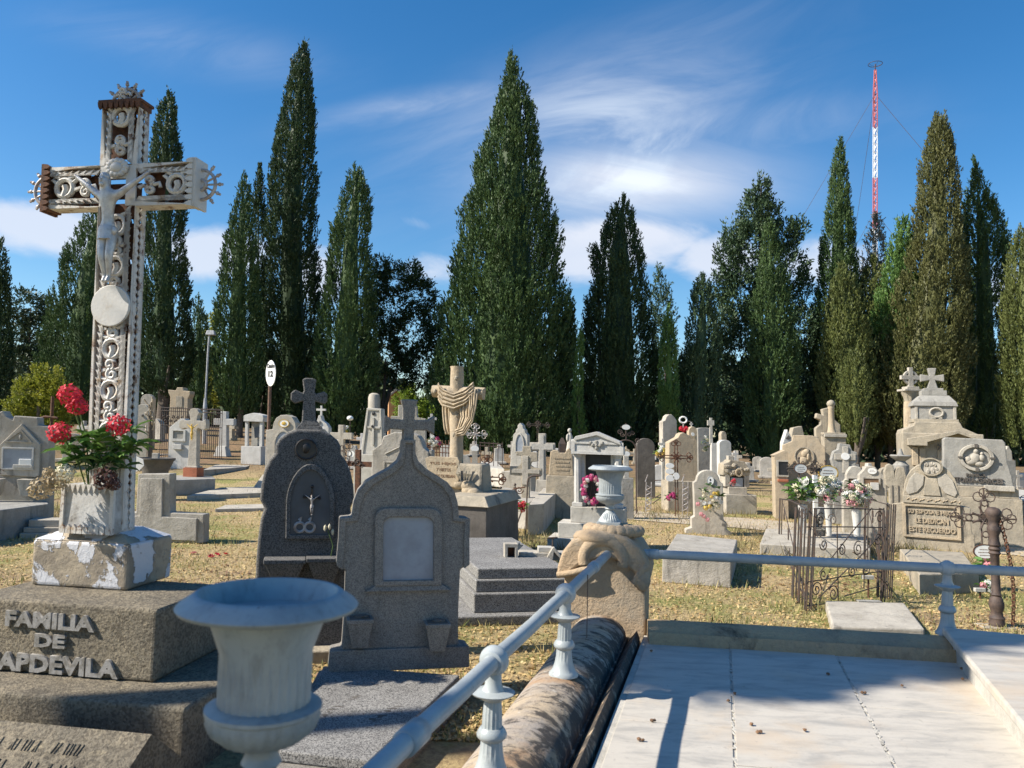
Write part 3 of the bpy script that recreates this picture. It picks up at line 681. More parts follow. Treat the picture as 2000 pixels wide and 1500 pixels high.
# far wood that closes the view behind the trunks
rng = np.random.default_rng(77); n = 7500
X = rng.uniform(-62, 62, n); Y = rng.uniform(64, 74, n)
top = 6.9 + 1.6*np.sin(X*.35+1) + 1.2*np.sin(X*.9) + .8*np.sin(X*2.1+2) - .5*(np.abs(X-4.5) < 2.5)*3
C = np.stack([X, Y, top*rng.uniform(0, 1, n)**.7], 1)
v, nf = blades(rng, C, unit(np.array([[0, -.3, 1]]) + rng.normal(size=(n, 3))*.5), 10, rng.uniform(.9, 1.7, n), .5, .8, .34, .9)
me = np_mesh('far_wood', v, nf, 'far_foliage'); o = bpy.data.objects.new('far_wood', me); col_link(o)
o['kind'] = 'stuff'; tag(o, 'dark wood closing the view far behind the trunks', 'wood')

# ------------------------------------------------------------------ ground cover
def scatter(name, label, cat, n, region, mat, size, seed, flat=True, h=(.04, .09), keep=None):
    rng = np.random.default_rng(seed)
    y = region[2] + (region[3]-region[2])*rng.uniform(0, 1, n)**1.5
    x = rng.uniform(-1, 1, n)*(y*.70+.6); x = np.clip(x, region[0], region[1])
    if keep is not None:
        k = keep(x, y, rng); x, y = x[k], y[k]; n = len(x)
    z = np.array([gz(a, b_) for a, b_ in zip(x, y)]); c = np.stack([x, y, z], 1)
    if flat:
        d = unit(np.stack([rng.normal(size=n), rng.normal(size=n), rng.normal(size=n)*.35], 1)); s_ = unit(np.cross(d, np.array([[0, 0, 1.]]) + rng.normal(size=(n, 3))*.35))
        L = size*rng.uniform(.6, 1.4, (n, 1)); c = c + np.array([[0, 0, .012]])
        v = np.stack([c - d*L*.5, c + s_*L*.28, c + d*L*.5 , c - s_*L*.28], 1).reshape(-1, 3); k = 4
    else:
        d = unit(np.array([[0, 0, 1.]]) + rng.normal(size=(n, 3))*.45); L = rng.uniform(*h, (n, 1)); s_ = unit(np.cross(d, rng.normal(size=(n, 3))))
        v = np.stack([c - s_*size*.5, c + s_*size*.5, c + d*L], 1).reshape(-1, 3); k = 3
    o = bpy.data.objects.new(name, np_mesh(name, v, n, mat, k)); col_link(o); o['kind'] = 'stuff'; tag(o, label, cat)
    return o
def wav(x, y): return np.sin(x*1.3+.7*y)+np.sin(y*1.9-x*.6+1)+np.sin(x*3.1+y*2.3)*.6
scatter('leaf_litter', 'dry yellow-brown leaves strewn over the lawn', 'fallen leaves', 60000, (-9, 9, 4.2, 17), 'dry_leaves', .034, 1)
scatter('grass', 'short straw and green grass between the graves', 'grass', 70000, (-12, 12, 4.2, 24), 'grass_blades', .009, 2, flat=False, h=(.025, .065), keep=lambda x, y, r: wav(x, y) + r.normal(size=len(x))*.8 > -.3)
scatter('dry_weeds', 'tall dry weeds growing round the older graves', 'weeds', 42000, (-16, 16, 11, 36), 'dry_weeds', .014, 3, flat=False, h=(.06, .26), keep=lambda x, y, r: wav(x*.8+2, y*.7) + r.normal(size=len(x))*.5 > .55)

scatter('weed_tufts', 'scattered low green and straw weed tufts in the lawn', 'weeds', 40000, (-9, 10, 4.6, 18), 'grass_blades', .012, 8, flat=False, h=(.04, .12), keep=lambda x, y, r: (np.sin(x*5.1+1)*np.sin(y*4.3)+np.sin(x*2.3-y*3.1)) + r.normal(size=len(x))*.15 > 1.05)
scatter('leaf_litter', 'darker brown leaves drifted in patches on the lawn', 'fallen leaves', 26000, (-9, 10, 4.4, 18), 'brown_leaves', .040, 9, keep=lambda x, y, r: np.sin(x*1.7+y*.9)+np.sin(y*2.7-x*1.2) + r.normal(size=len(x))*.5 > .7)

# ================================================================== shared builders
def slab(name, label, cat, corners, z, thick, mat, bevel=.008, group=None, part=None):
    """level slab from the four photo corners of its top face"""
    ps = [plane(u, v, z) for u, v in corners]
    c = sum(ps, Vector()) / len(ps)
    th = Thing(name, label, cat, pos=(c.x, c.y, z - thick), group=group)
    mb = th.mm(); n = len(ps)
    lo = [Vector((p.x-c.x, p.y-c.y, 0)) for p in ps]; hi = [q + Vector((0, 0, thick)) for q in lo]
    mb.add(lo + hi, [list(range(n)), list(range(2*n-1, n-1, -1))] + [[i, (i+1) % n, (i+1) % n + n, i+n] for i in range(n)])
    if part is None:
        o = mb.build(name, mat, None, bevel); o.location = th.p; o['kind'] = 'thing'
        for k_ in ('label', 'category', 'group'):
            if k_ in th.o: o[k_] = th.o[k_]
        bpy.data.objects.remove(th.o); th.o = o
        o.name = name
    else:
        mb.build(part, mat, th, bevel)
    return th

def flower_mesh(seed, kind='ruffle', r=1.0, n=70):
    rng = random.Random(seed); V = []; Fc = []
    for i in range(n):
        t = (i + .5) / n
        if kind == 'ruffle':
            ph = math.acos(1 - 1.85*t); th_ = i*2.39996
            d = Vector((math.sin(ph)*math.cos(th_), math.sin(ph)*math.sin(th_), math.cos(ph)))
            c = d*r*rng.uniform(.72, .92); x = d.orthogonal().normalized(); x.rotate(Matrix.Rotation(rng.uniform(0, 6.28), 3, d)); y = d.cross(x)
            w = r*rng.uniform(.22, .32); up = d*r*rng.uniform(.08, .3)
            b = len(V)
            V += [c - x*w - up*.6, c - y*w*.5 + up*.5, c + x*w + up*.2, c + y*w*.7 + up]
            Fc += [[b, b+1, b+3], [b+1, b+2, b+3]]
        else:                                   # open petals
            k = i % 7; ring_ = i // 7; th_ = k*2*math.pi/7 + ring_*.5
            tilt = .25 + ring_*.35; L = r*(1 - ring_*.18); wd = r*.42*(1-ring_*.12)
            d = Vector((math.cos(th_)*math.cos(tilt), math.sin(th_)*math.cos(tilt), math.sin(tilt))); s_ = Vector((-math.sin(th_), math.cos(th_), 0))
            b = len(V); m_ = d*L*.6 + Vector((0, 0, -.05*r))
            V += [Vector((0, 0, ring_*.1*r)), m_ - s_*wd*.6, d*L, m_ + s_*wd*.6]; Fc += [[b, b+1, b+2], [b, b+2, b+3]]
    return V, Fc
_fl = {}
def bloom(parent, name, loc, r, mat, kind='ruffle', rot=(0, 0, 0), label=None):
    key = (mat, kind, random.randint(0, 1))
    if key not in _fl:
        V, Fc = flower_mesh(key[2], kind, 1.0, 70 if kind == 'ruffle' else 21)
        me = bpy.data.meshes.new('bloom'); me.from_pydata([tuple(p) for p in V], [], Fc); me.materials.append(M[mat]); _fl[key] = me
    o = bpy.data.objects.new(name, _fl[key]); col_link(o); o.parent = parent.o if isinstance(parent, Thing) else parent
    o.location = loc; o.scale = (r, r, r); o.rotation_euler = rot
    if label: o['label'] = label
    return o
def leaves(th, pts, L, W, mat, seed, name='leaves', up=.6, per=6):
    rng = random.Random(seed); mb = th.mm()
    for p in pts:
        for i in range(per):
            a = rng.uniform(0, 6.28); e = rng.uniform(-.3, 1.1)*up
            d = Vector((math.cos(a)*math.cos(e), math.sin(a)*math.cos(e), math.sin(e))); s_ = d.cross(Vector((0, 0, 1))).normalized()
            s_ = (s_ + Vector((0, 0, rng.uniform(-.5, .5)))).normalized(); l = L*rng.uniform(.6, 1.3); w_ = W*rng.uniform(.7, 1.2); nrm = s_.cross(d)*w_*.3
            p0 = Vector(p); m1 = p0 + d*l*.45; m2 = p0 + d*l*.8 + Vector((0, 0, -.06*l)); tip = p0 + d*l + Vector((0, 0, -.18*l))
            mb.add([p0, m1 - s_*w_*.5 + nrm, m2 - s_*w_*.35 + nrm*.7, tip, m2 + s_*w_*.35 + nrm*.7, m1 + s_*w_*.5 + nrm, m1, m2], [[0, 1, 6], [1, 2, 7, 6], [2, 3, 7], [0, 6, 5], [6, 7, 4, 5], [7, 3, 4]])
    return mb.build(name, mat, th)
def bouquet(label, u, v, D, ru, rv, mix, seed, cat='bouquet', n=12, leaf='leaf_dark', kind='ruffle', br=.045, vase=None, group=None, name='flower_bouquet'):
    """blooms set over an ellipsoid whose centre lies at photo point u, v"""
    th = Thing(name, label, cat, u=u, v=v, D=D, group=group); k = th.k; rng = random.Random(seed)
    lp = []
    for i in range(n):
        a = i*2.39996 + rng.uniform(-.3, .3); q = math.sqrt((i+.5)/n)
        x, z = math.cos(a)*q*ru*k, math.sin(a)*q*rv*k; y = -math.sqrt(max(0, 1-q*q))*ru*k*.6
        bloom(th, 'bloom', (x, y, z), br*rng.uniform(.8, 1.2), rng.choice(mix), kind, (rng.uniform(.6, 1.4), rng.uniform(-.5, .5), rng.uniform(0, 6)))
        lp.append((x*.95, y+.03, z*.95 - .01))
    leaves(th, lp + [(0, 0, 0), (0, 0, -rv*k*.6)], br*2.2, br*.9, leaf, seed, per=6)
    if vase:
        mb = th.mb(); mb.lathe(vase, u, 0, 12); mb.build('vase', 'white_stone', th, smooth=R(40))
    return th

def stuck(th, z=-.2):
    return th
# ================================================================== white cast-iron cross monument (left)
YW = -8.5
def fam(name, label, cat, u, v, D, **kw): return Thing(name, label, cat, u=u, v=v, D=D, yaw=YW, **kw)
fm = fam('family_monument', 'tall white openwork iron cross on stepped stone blocks lettered FAMILIA DE CAPDEVILA', 'grave monument', 140, 1500, 3.6)
def fl(u, v, D): return fm.loc(P(u, v, D))
def lbox(th, a, b, name, mat, bevel=.015):     # box between two local corners
    mb = th.mm(); mb.box(a[0], b[0], a[2], b[2], a[1], b[1]); return mb.build(name, mat, th, bevel, seg=2)
# blocks: right front corners measured in the photo
s1 = fl(362, 1383, 3.62); b1 = fl(300, 1335, 3.94); b1t = fl(305, 1190, 3.94); p1 = fl(247, 1155, 4.33); p1t = fl(255, 1063, 4.33)
zb = -fm.p.z                                      # ground, in the monument's frame
lbox(fm, (s1.x-1.32, s1.y, zb-.05), (s1.x, s1.y+1.15, s1.z), 'base_step', 'monument_stone', .02)
nb = lbox(fm, (b1.x-1.06, b1.y, s1.z+.001), (b1.x, b1.y+.66, b1t.z), 'name_block', 'monument_stone', .02)
pw = .58
pd = lbox(fm, (p1.x-pw, p1.y, b1t.z+.001), (p1.x, p1.y+.42, p1t.z), 'pedestal', 'flaking_paint', .02)
# sloping cap of the pedestal
mb = fm.mm(); px0, px1, py0, py1 = p1.x-pw, p1.x, p1.y, p1.y+.42
mb.frustum(px0+.006, px1-.006, p1t.z, py0+.006, py1-.006, px0+.13, px1-.13, p1t.z+.055, py0+.1, py1-.1)
mb.build('pedestal_cap', 'flaking_paint', fm, .004)
# raised letters on the block face
class Loc:                                        # text on a plane y = const in local metres
    def __init__(s, o): s.o = o
    def T(s, a, b, c): return Vector((a, c, b))
LF = Loc(nb)
def lu(u, v): q = fl(u, v, 3.95); return q
def ltext(s, ua, ub, vt, vb):
    # find local x/z on the plane y=b1.y
    def on(u, v):
        d = ray(u, v); nrm = Matrix.Rotation(fm.yaw, 3, 'Z') @ Vector((0, 1, 0)); o0 = fm.p + Matrix.Rotation(fm.yaw, 3, 'Z') @ Vector(b1)
        t_ = (o0 - CAM).dot(nrm) / d.dot(nrm); return fm.loc(CAM + d*t_)
    A, B = on(ua, vb), on(ub, vt); C_ = on(ua, vt)
    x0, x1, zb_, zt = A.x, B.x, (A.z + on(ub, vb+(ub-ua)*.062).z)/2, (C_.z + on(ub, vt+(ub-ua)*.062).z)/2
    o = text(LF, s, x0, x1, zt, zb_, b1.y - .001, 'letter_grey', depth=.016, parent=nb, bold=.045)
    return o
ltext('FAMILIA', 14, 190, 1191, 1222)
ltext('DE', 71, 132, 1236, 1262)
ltext('CAPDEVILA', -36, 237, 1270, 1306)

# flower box of sheet iron in front of the cross foot
fb0 = fl(118, 1040, 4.40); fb1 = fl(228, 1040, 4.40); fbt = fl(228, 948, 4.40)
fbx = Thing('flower_box', 'white painted iron flower box with scalloped rim at the foot of the iron cross', 'planter', pos=fm.p + Matrix.Rotation(fm.yaw, 3, 'Z') @ Vector(((fb0.x+fb1.x)/2, fb0.y, fb0.z)), yaw=YW)
hw = (fb1.x-fb0.x)/2; hb = fbt.z-fb0.z
mb = fbx.mm(); mb.frustum(-hw, hw, 0, 0, .21, -hw*.93, hw*.93, hb, .01, .20); mb.build('box_body', 'grimy_paint', fbx, .004)
mb = fbx.mm()
n = 9
for i in range(n):
    a0_ = -hw + 2*hw*i/n; a1_ = a0_ + 2*hw/n
    mb.prism([(a0_+.002, -.0), (a1_-.002, 0), (a1_-.004, .03), ((a0_+a1_)/2, .05), (a0_+.004, .03)], -.012, .004)
    q0, q1 = -hw*.95+1.9*hw*i/n, -hw*.95+1.9*hw*(i+1)/n
    mb.prism([(q0+.002, hb), (q1-.002, hb), ((q0+q1)/2, hb-.045)], .0, .014)
for (sx) in (-1, 1):
    mb.box(sx*hw*.97-.01, sx*hw*.97+.01, 0, hb, -.008, .012)
mb.build('scalloped_trim', 'rusty_white', fbx)
# bouquet of red artificial carnations in it
ca = Thing('carnation_bouquet', 'red artificial carnations with green leaves in the white iron box', 'bouquet', pos=fbx.p + Vector((0, .02, hb*.9)))
def cl(u, v, D=4.36): return ca.loc(P(u, v, D))
for (u, v, r_) in ((136, 772, .060), (152, 792, .056), (117, 846, .060), (231, 831, .060)):
    bloom(ca, 'bloom', cl(u, v, 4.30), r_, 'petal_red', rot=(1.0, .2*random.random(), random.random()*6))
    q = cl(u, v, 4.33); mb = ca.mm(); mb.tube([q, (q+Vector((.02, .03, 0)))*.6, (0, 0, -.05)], .004, 5, raw=True); mb.build('stem', 'stem_green', ca)
lp = [cl(u, v, 4.34+.1*random.random()) for u, v in ((150, 860), (170, 875), (190, 862), (210, 880), (235, 870), (250, 880), (165, 895), (225, 895), (255, 840), (130, 880), (200, 900), (180, 855), (262, 868), (145, 900))]
leaves(ca, lp, .115, .042, 'leaf_fresh', 5, per=12)
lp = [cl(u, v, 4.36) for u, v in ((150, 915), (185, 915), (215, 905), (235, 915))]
leaves(ca, lp, .10, .035, 'leaf_dark', 6, name='lower_leaves', per=9)  # lower leaves in the darker green
for (u, v, r_, mt_) in ((80, 955, .062, 'petal_dry'), (112, 940, .055, 'petal_dry'), (128, 925, .05, 'petal_cream'), (95, 925, .035, 'petal_dry'), (205, 935, .062, 'petal_brown'), (222, 945, .04, 'petal_brown')):
    bloom(ca, 'withered_bloom', cl(u, v, 4.28), r_, mt_, rot=(1.2, 0, random.random()*6), label='withered cream bloom' if mt_ != 'petal_brown' else 'dead dark brown bloom')

# ---- the openwork cross itself, in its own frame (metres); front plane y = 0
cD = 4.46
cb = fl(205, 1030, cD); cT = fl(236, 200, cD)
cx0 = fl(205, 1000, cD).x
cross = bpy.data.objects.new('iron_cross', None); col_link(cross); cross.parent = fm.o
cross.location = (cx0, cb.y, p1t.z + .055)
lean = math.atan2(cT.x - cx0 , cT.z - cb.z) ; cross.rotation_euler = (0, lean, 0)
kc = cD / F
Hc = (cT.z - cross.location.z)                    # shaft height
W2 = .112; DP = .088                              # half width, depth
zc = (fl(230, 362, cD).z - cross.location.z)      # arm centre height
AH = .118; AL = -(65-225)*kc; AR = (388-225)*kc   # arm half height, reach left and right
def plates(mb, z0, z1, horizontal=False, a0=0, a1=0):
    pass
def strip(mb, p, q, w_, y0, y1, teeth, inward):   # border strip with teeth pointing inward
    p, q = Vector(p), Vector(q); L = (q-p).length; d = (q-p)/L; nrm = Vector(inward)
    pts = [p, q]; n = max(2, int(L/teeth)); back = []
    for i in range(n):
        t0, t1 = i/n, (i+1)/n
        back += [p + d*L*t1 + nrm*w_*.45, p + d*L*((t0+t1)/2) + nrm*w_]
    back += [p + nrm*w_*.45]
    poly = [(v_.x, v_.y) for v_ in [p, q] + back]
    mb.prism(poly, y0, y1)
def filigree(mb, cells, y0):
    for (ca_, cb_, r_, kind) in cells:
        if kind == 'o':
            mb.tube([(ca_ + r_*math.cos(i*.449), cb_ + r_*math.sin(i*.449), y0) for i in range(14)], r_*.30, 6, closed=True)
            mb.tube([(ca_ - r_*.1, cb_ - r_*.9, y0), (ca_+r_*.15, cb_-r_*.2, y0), (ca_, cb_+r_*.3, y0)], r_*.36, 6)
            for s_ in (-1, 1):
                mb.tube([(ca_+s_*r_*.9, cb_+r_*.5, y0), (ca_+s_*r_*1.5, cb_+r_*.95, y0), (ca_+s_*r_*1.2, cb_+r_*1.35, y0), (ca_+s_*r_*.5, cb_+r_*1.1, y0)], r_*.26, 5)
        else:
            mb.spiral(ca_ - r_*.12, cb_ + r_*.55, y0, r_*.62, 1.2, -1.2, .2, r_*.27, 6, 1)
            mb.spiral(ca_ + r_*.12, cb_ - r_*.55, y0, r_*.62, 1.2, 1.9, .2, r_*.27, 6, 1)
            for s_ in (-1, 1):
                mb.tube([(ca_+s_*r_*.55, cb_, y0), (ca_+s_*r_*1.3, cb_+s_*r_*.2, y0), (ca_+s_*r_*1.45, cb_-r_*.35, y0)], r_*.25, 5)
mb = MB()
# side walls of shaft and arms (thin sheet)
zt0, zt1 = zc + AH, Hc
def side_strip(mb, x, za, zb_, y0, inward):
    n = max(2, int((zb_-za)/.042)); pts = [(y0, za), (y0, zb_)]
    for i in range(n, 0, -1): z0_, z1_ = za+(zb_-za)*i/n, za+(zb_-za)*(i-1)/n; pts += [(y0+inward*.026, z0_), (y0+inward*.041, (z0_+z1_)/2)]
    pts += [(y0+inward*.026, za)]; n = len(pts)
    V = [Vector((x-.004, q[0], q[1])) for q in pts] + [Vector((x+.004, q[0], q[1])) for q in pts]
    mb.add(V, [list(range(n)), list(range(2*n-1, n-1, -1))] + [[k, k+n, (k+1) % n+n, (k+1) % n] for k in range(n)])
for s_ in (-1, 1):
    for za, zb_ in ((0, zc-AH), (zc+AH, Hc)): side_strip(mb, s_*W2, za, zb_, 0, 1); side_strip(mb, s_*W2, za, zb_, DP, -1)
for (xa, xb) in ((-AL, -W2), (W2, AR)):
    mb.box(xa, xb, zc-AH-.004, zc-AH+.004, 0, DP); mb.box(xa, xb, zc+AH-.004, zc+AH+.004, 0, DP)
mb.build('side_plates', 'rusty_white', cross)
for (nm, y0, y1, mt) in (('front_border', -.008, .004, 'rusty_white'), ('back_border', DP-.004, DP+.006, 'rusty_white')):
    mb = MB(); tw = .042
    for s_ in (-1, 1):
        strip(mb, (s_*(W2+.004), 0), (s_*(W2+.004), zc-AH), .062, y0, y1, tw, (-s_, 0)); strip(mb, (s_*(W2+.004), zc+AH), (s_*(W2+.004), Hc), .062, y0, y1, tw, (-s_, 0))
    for (xa, xb) in ((-AL, -W2), (W2, AR)):
        strip(mb, (xa, zc-AH-.004), (xb, zc-AH-.004), .055, y0, y1, tw, (0, 1)); strip(mb, (xa, zc+AH+.004), (xb, zc+AH+.004), .055, y0, y1, tw, (0, -1))
    mb.build(nm, mt, cross)
cells = []
z_ = .07; i = 0
while z_ < zc-AH-.10:
    cells.append((0, z_, .052, 'os'[i % 2])); z_ += .118; i += 1
cells += [(0, zc+AH+.12, .05, 's'), (0, zc+AH+.29, .052, 'o'), (0, zc+AH+.42, .035, 's')]
ac = [(-AL+.12, zc, .052, 'o'), (-AL+.25, zc, .046, 's'), (W2+.08, zc, .046, 's'), (AR-.11, zc, .052, 'o')]
for grp in ([c_ for c_ in cells if c_[1] < zc], [c_ for c_ in cells if c_[1] > zc], ac[:2], ac[2:]):
    mb = MB(); filigree(mb, grp, .006); mb.build('filigree', 'rusty_white', cross, smooth=1.0)
    mb = MB(); filigree(mb, [(a+.015, b+.03, r_*1.1, k_) for a, b, r_, k_ in grp], DP-.01); mb.build('back_filigree', 'rust', cross, smooth=1.0)
mb = MB()                                         # rusty sheet added behind the openwork to darken the inside, with gaps
z_ = .0
while z_ < Hc - .08:
    if True: mb.box(-W2*.96, W2*.96, z_, z_+.092, DP-.03, DP-.024)
    z_ += .118
for xa in np.arange(-AL+.03, AR-.08, .118):
    if abs(xa+.04) > W2*.9: mb.box(xa, xa+.092, zc-AH*.95, zc+AH*.95, DP-.03, DP-.024)
mb.build('inner_sheet', 'rust', cross)
# crossing plate and rosette
mb = MB(); mb.box(-W2, -W2*.45, zc-AH, zc+AH, -.006, .006); mb.box(W2*.45, W2, zc-AH, zc+AH, -.006, .006); mb.box(-W2*.45, W2*.45, zc+AH*.35, zc+AH, -.005, .005); mb.build('crossing_plate', 'white_paint', cross)
mb = MB()
for j in range(12):
    a = j*math.pi/6; mb.ball(.052*math.cos(a), zc+AH*.85+.038*math.sin(a), -.02, .026, .022, .012, 1)
mb.ball(0, zc+AH*.85, -.025, .04, .03, .016, 2); mb.build('rosette', 'white_paint', cross, smooth=1.0)
# end caps with scalloped moulding and half ship-wheel ornaments
def endcap(nm, pos, ang, mat):
    e = bpy.data.objects.new(nm, None)
    mb = MB(); w_ = AH+.022 if ang else W2+.022
    mb.box(-w_, w_, 0, .016, -.02, DP+.02); mb.box(-w_*.93, w_*.93, -.03, 0, -.012, DP+.012)
    for j in range(8):
        x0 = -w_ + 2*w_*j/8; x1 = x0 + 2*w_/8; mb.prism([(x0+.002, 0), (x1-.002, 0), (x1-.006, -.028), ((x0+x1)/2, -.045), (x0+.006, -.028)], -.028, -.02)
    capo = mb.build('end_cap', mat, cross); capo.location = pos; capo.rotation_euler = (0, ang, 0)
    mb = MB(); r_ = .086; y = DP/2
    mb.tube([(r_*math.cos(math.pi*i/14), .016 + r_*math.sin(math.pi*i/14), y) for i in range(15)], .010, 6)
    mb.tube([(.028*math.cos(math.pi*i/8), .016 + .028*math.sin(math.pi*i/8), y) for i in range(9)], .012, 6)
    for a in (35, 63, 90, 117, 145):
        c, s_ = math.cos(R(a)), math.sin(R(a)); mb.tube([(.02*c, .016+.02*s_, y), (  .112*c, .016+.112*s_, y)], .006, 6)
        mb.ball(.112*c, .016+.112*s_, y, .013, .013, .010, 1); mb.tube([(.112*c, .016+.112*s_, y), (.132*c, .016+.132*s_, y)], .008, 5)
    wo_ = mb.build('wheel_ornament', 'silver_iron', capo, smooth=R(40)); return capo
endcap('top', (0, 0, Hc), 0, 'rust')
endcap('left', (-AL, 0, zc), R(-90), 'rust')
endcap('right', (AR, 0, zc), R(90), 'white_paint')
# white oval medallion on the shaft
zm = fl(212, 598, cD).z - cross.location.z
mb = MB(); mb.prism(oval(0, zm, .118, .118, 28), -.03, -.012); mb.prism(oval(0, zm, .108, .108, 28), -.012, DP+.012); mb.build('medallion', 'white_paint', cross, .004)

# silver corpus: one skinned surface
def skin(name, verts, edges, radii, mat, parent, sub=2, loc=(0, 0, 0)):
    me = bpy.data.meshes.new(name); me.from_pydata(verts, edges, []); me.update()
    o = bpy.data.objects.new(name, me); col_link(o)
    sm = o.modifiers.new('Skin', 'SKIN'); sm.use_smooth_shade = True
    for i, r_ in enumerate(radii):
        d = me.skin_vertices[0].data[i]; d.radius = r_ if isinstance(r_, tuple) else (r_, r_)
    me.skin_vertices[0].data[0].use_root = True
    ss = o.modifiers.new('Sub', 'SUBSURF'); ss.levels = sub; ss.render_levels = sub
    dg = bpy.context.evaluated_depsgraph_get(); dg.update()
    m2 = bpy.data.meshes.new_from_object(o.evaluated_get(dg)); o.modifiers.clear(); o.data = m2; m2.materials.clear(); m2.materials.append(M[mat])
    for p in m2.polygons: p.use_smooth = True
    o.parent = parent.o if isinstance(parent, Thing) else parent; o.location = loc
    return o
def corpus(parent, h, loc, mat, arms=True, name='corpus'):
    """hanging figure with arms raised to the sides; h = head top to toe"""
    J = {}; V = []; E = []; Rr = []
    def a(n_, x, y, z, r_, p=None):
        J[n_] = len(V); V.append((x*h, y*h, z*h)); Rr.append(tuple(q*h for q in r_) if isinstance(r_, tuple) else r_*h)
        if p: E.append((J[p], J[n_]))
    a('pelvis', .0, 0, .47, (.062, .05)); a('belly', .0, -.005, .55, (.056, .045), 'pelvis'); a('waist', 0, -.015, .62, (.055, .043), 'belly')
    a('chest', 0, -.025, .72, (.080, .058), 'waist'); a('shoulders', 0, -.018, .79, (.072, .045), 'chest'); a('neck', -.01, -.035, .845, .028, 'shoulders')
    a('head', -.02, -.055, .89, (.045, .050), 'neck'); a('crown', -.026, -.06, .955, (.036, .042), 'head')
    for s_, n_ in ((-1, 'l'), (1, 'r')):
        a(n_+'sh', s_*.105, -.012, .80, .036, 'shoulders'); a(n_+'el', s_*.215, 0, .885, .026, n_+'sh'); a(n_+'wr', s_*.325, .012, .965, .018, n_+'el'); a(n_+'hd', s_*.365, .014, .995, (.02, .012), n_+'wr')
        a(n_+'hip', s_*.045, 0, .43, .052, 'pelvis'); a(n_+'kn', s_*.035+.012, -.045, .235, .035, n_+'hip'); a(n_+'an', s_*.018+.01, -.005, .06, .020, n_+'kn'); a(n_+'ft', s_*.016+.012, -.04, .0, (.022, .016), n_+'an')
    b = skin(name, V, E, Rr, mat, parent, 2, loc)
    cm = MB()                                       # loin cloth with a knot
    cm.v = []; n = 14
    cm.lathe([(.088*h, .385*h), (.082*h, .40*h), (.080*h, .46*h), (.074*h, .505*h), (.066*h, .51*h)], .0, -.004*h, n, .08, (0, 3)); cm.ball(.075*h, .46*h, -.03*h, .03*h, .045*h, .025*h, 1, .1)
    c = cm.build('loin_cloth', mat, b, smooth=1.0)
    hm = MB(); hm.ball(-.024*h, .945*h, -.038*h, .046*h, .045*h, .046*h, 2, .05); hm.ball(-.024*h, .90*h, -.028*h, .047*h, .06*h, .036*h, 2, .05); hm.build('hair', mat, b, smooth=1.0)
    fm_ = MB(); fm_.ball(-.022*h, .905*h, -.104*h, .009*h, .02*h, .012*h, 1); fm_.ball(-.040*h, .92*h, -.098*h, .008*h, .005*h, .006*h, 1); fm_.ball(-.006*h, .92*h, -.098*h, .008*h, .005*h, .006*h, 1); fm_.ball(-.022*h, .868*h, -.088*h, .024*h, .026*h, .018*h, 1, .06); fm_.build('face', mat, b, smooth=1.0)
    return b
hcor = (fl(215, 345, cD).z - fl(215, 560, cD).z)
corpus(cross, hcor, (-.012, -.055, fl(215, 556, cD).z - cross.location.z), 'silver_paint')

# inscription block with two slopes, in front of the base step
gp = Thing('inscription_block', 'low gabled stone with weathered engraved lines in front of the lettered monument', 'grave stone', pos=fm.p + Matrix.Rotation(fm.yaw, 3, 'Z') @ Vector((s1.x-.24-.55, s1.y-.34, zb)), yaw=YW)
ri = gp.loc(P(296, 1434, 3.32)); zr = ri.z
mb = gp.mm(); xl, xr = ri.x-1.0, ri.x
mb.add([(xl, ri.y-.42, 0), (xr, ri.y-.42, 0), (xr, ri.y+.26, 0), (xl, ri.y+.26, 0), (xl, ri.y-.42, zr-.24), (xr, ri.y-.42, zr-.24), (xr, ri.y+.26, zr-.20), (xl, ri.y+.26, zr-.20), (xl, ri.y, zr), (xr, ri.y, zr)],
       [[0, 1, 2, 3], [0, 1, 5, 4], [2, 3, 7, 6], [4, 5, 9, 8], [6, 7, 8, 9], [1, 2, 6, 9, 5], [0, 3, 7, 8, 4]])
rnd = random.Random(4)
for row in range(4):
    f0 = .22 + row*.2; x = xl + .03 + .05*row; y = ri.y - .42*f0; z = zr - .24*f0 + .002
    while x < xr - .22:
        wv = rnd.uniform(.012, .03); hh = .045
        for st in range(rnd.randint(1, 3)):
            xx = x + st*.014; s2 = rnd.uniform(-.02, .02); mb.tube([(xx, z - hh*.24/.42*.5, y - hh*.5), (xx + s2*.6, z + hh*.24/.42*.5, y + hh*.5)], .0032, 4)
        x += wv + .03
        if rnd.random() < .16: x += .04
mb.build('block', 'monument_stone', gp)

# ================================================================== terrace: curb, pillar, paving, rails
E1 = P(1190, 1080, 5.5); RZ = E1.z                 # rail level
near = plane(965, 1290, RZ); rdir = (E1 - near); rdir.z = 0; rdir.normalize(); perp = Vector((rdir.y, -rdir.x, 0))
yawT = math.atan2(rdir.x, rdir.y)                  # turn of the terrace from the view axis (towards the right)
E0 = near - rdir * 2.6
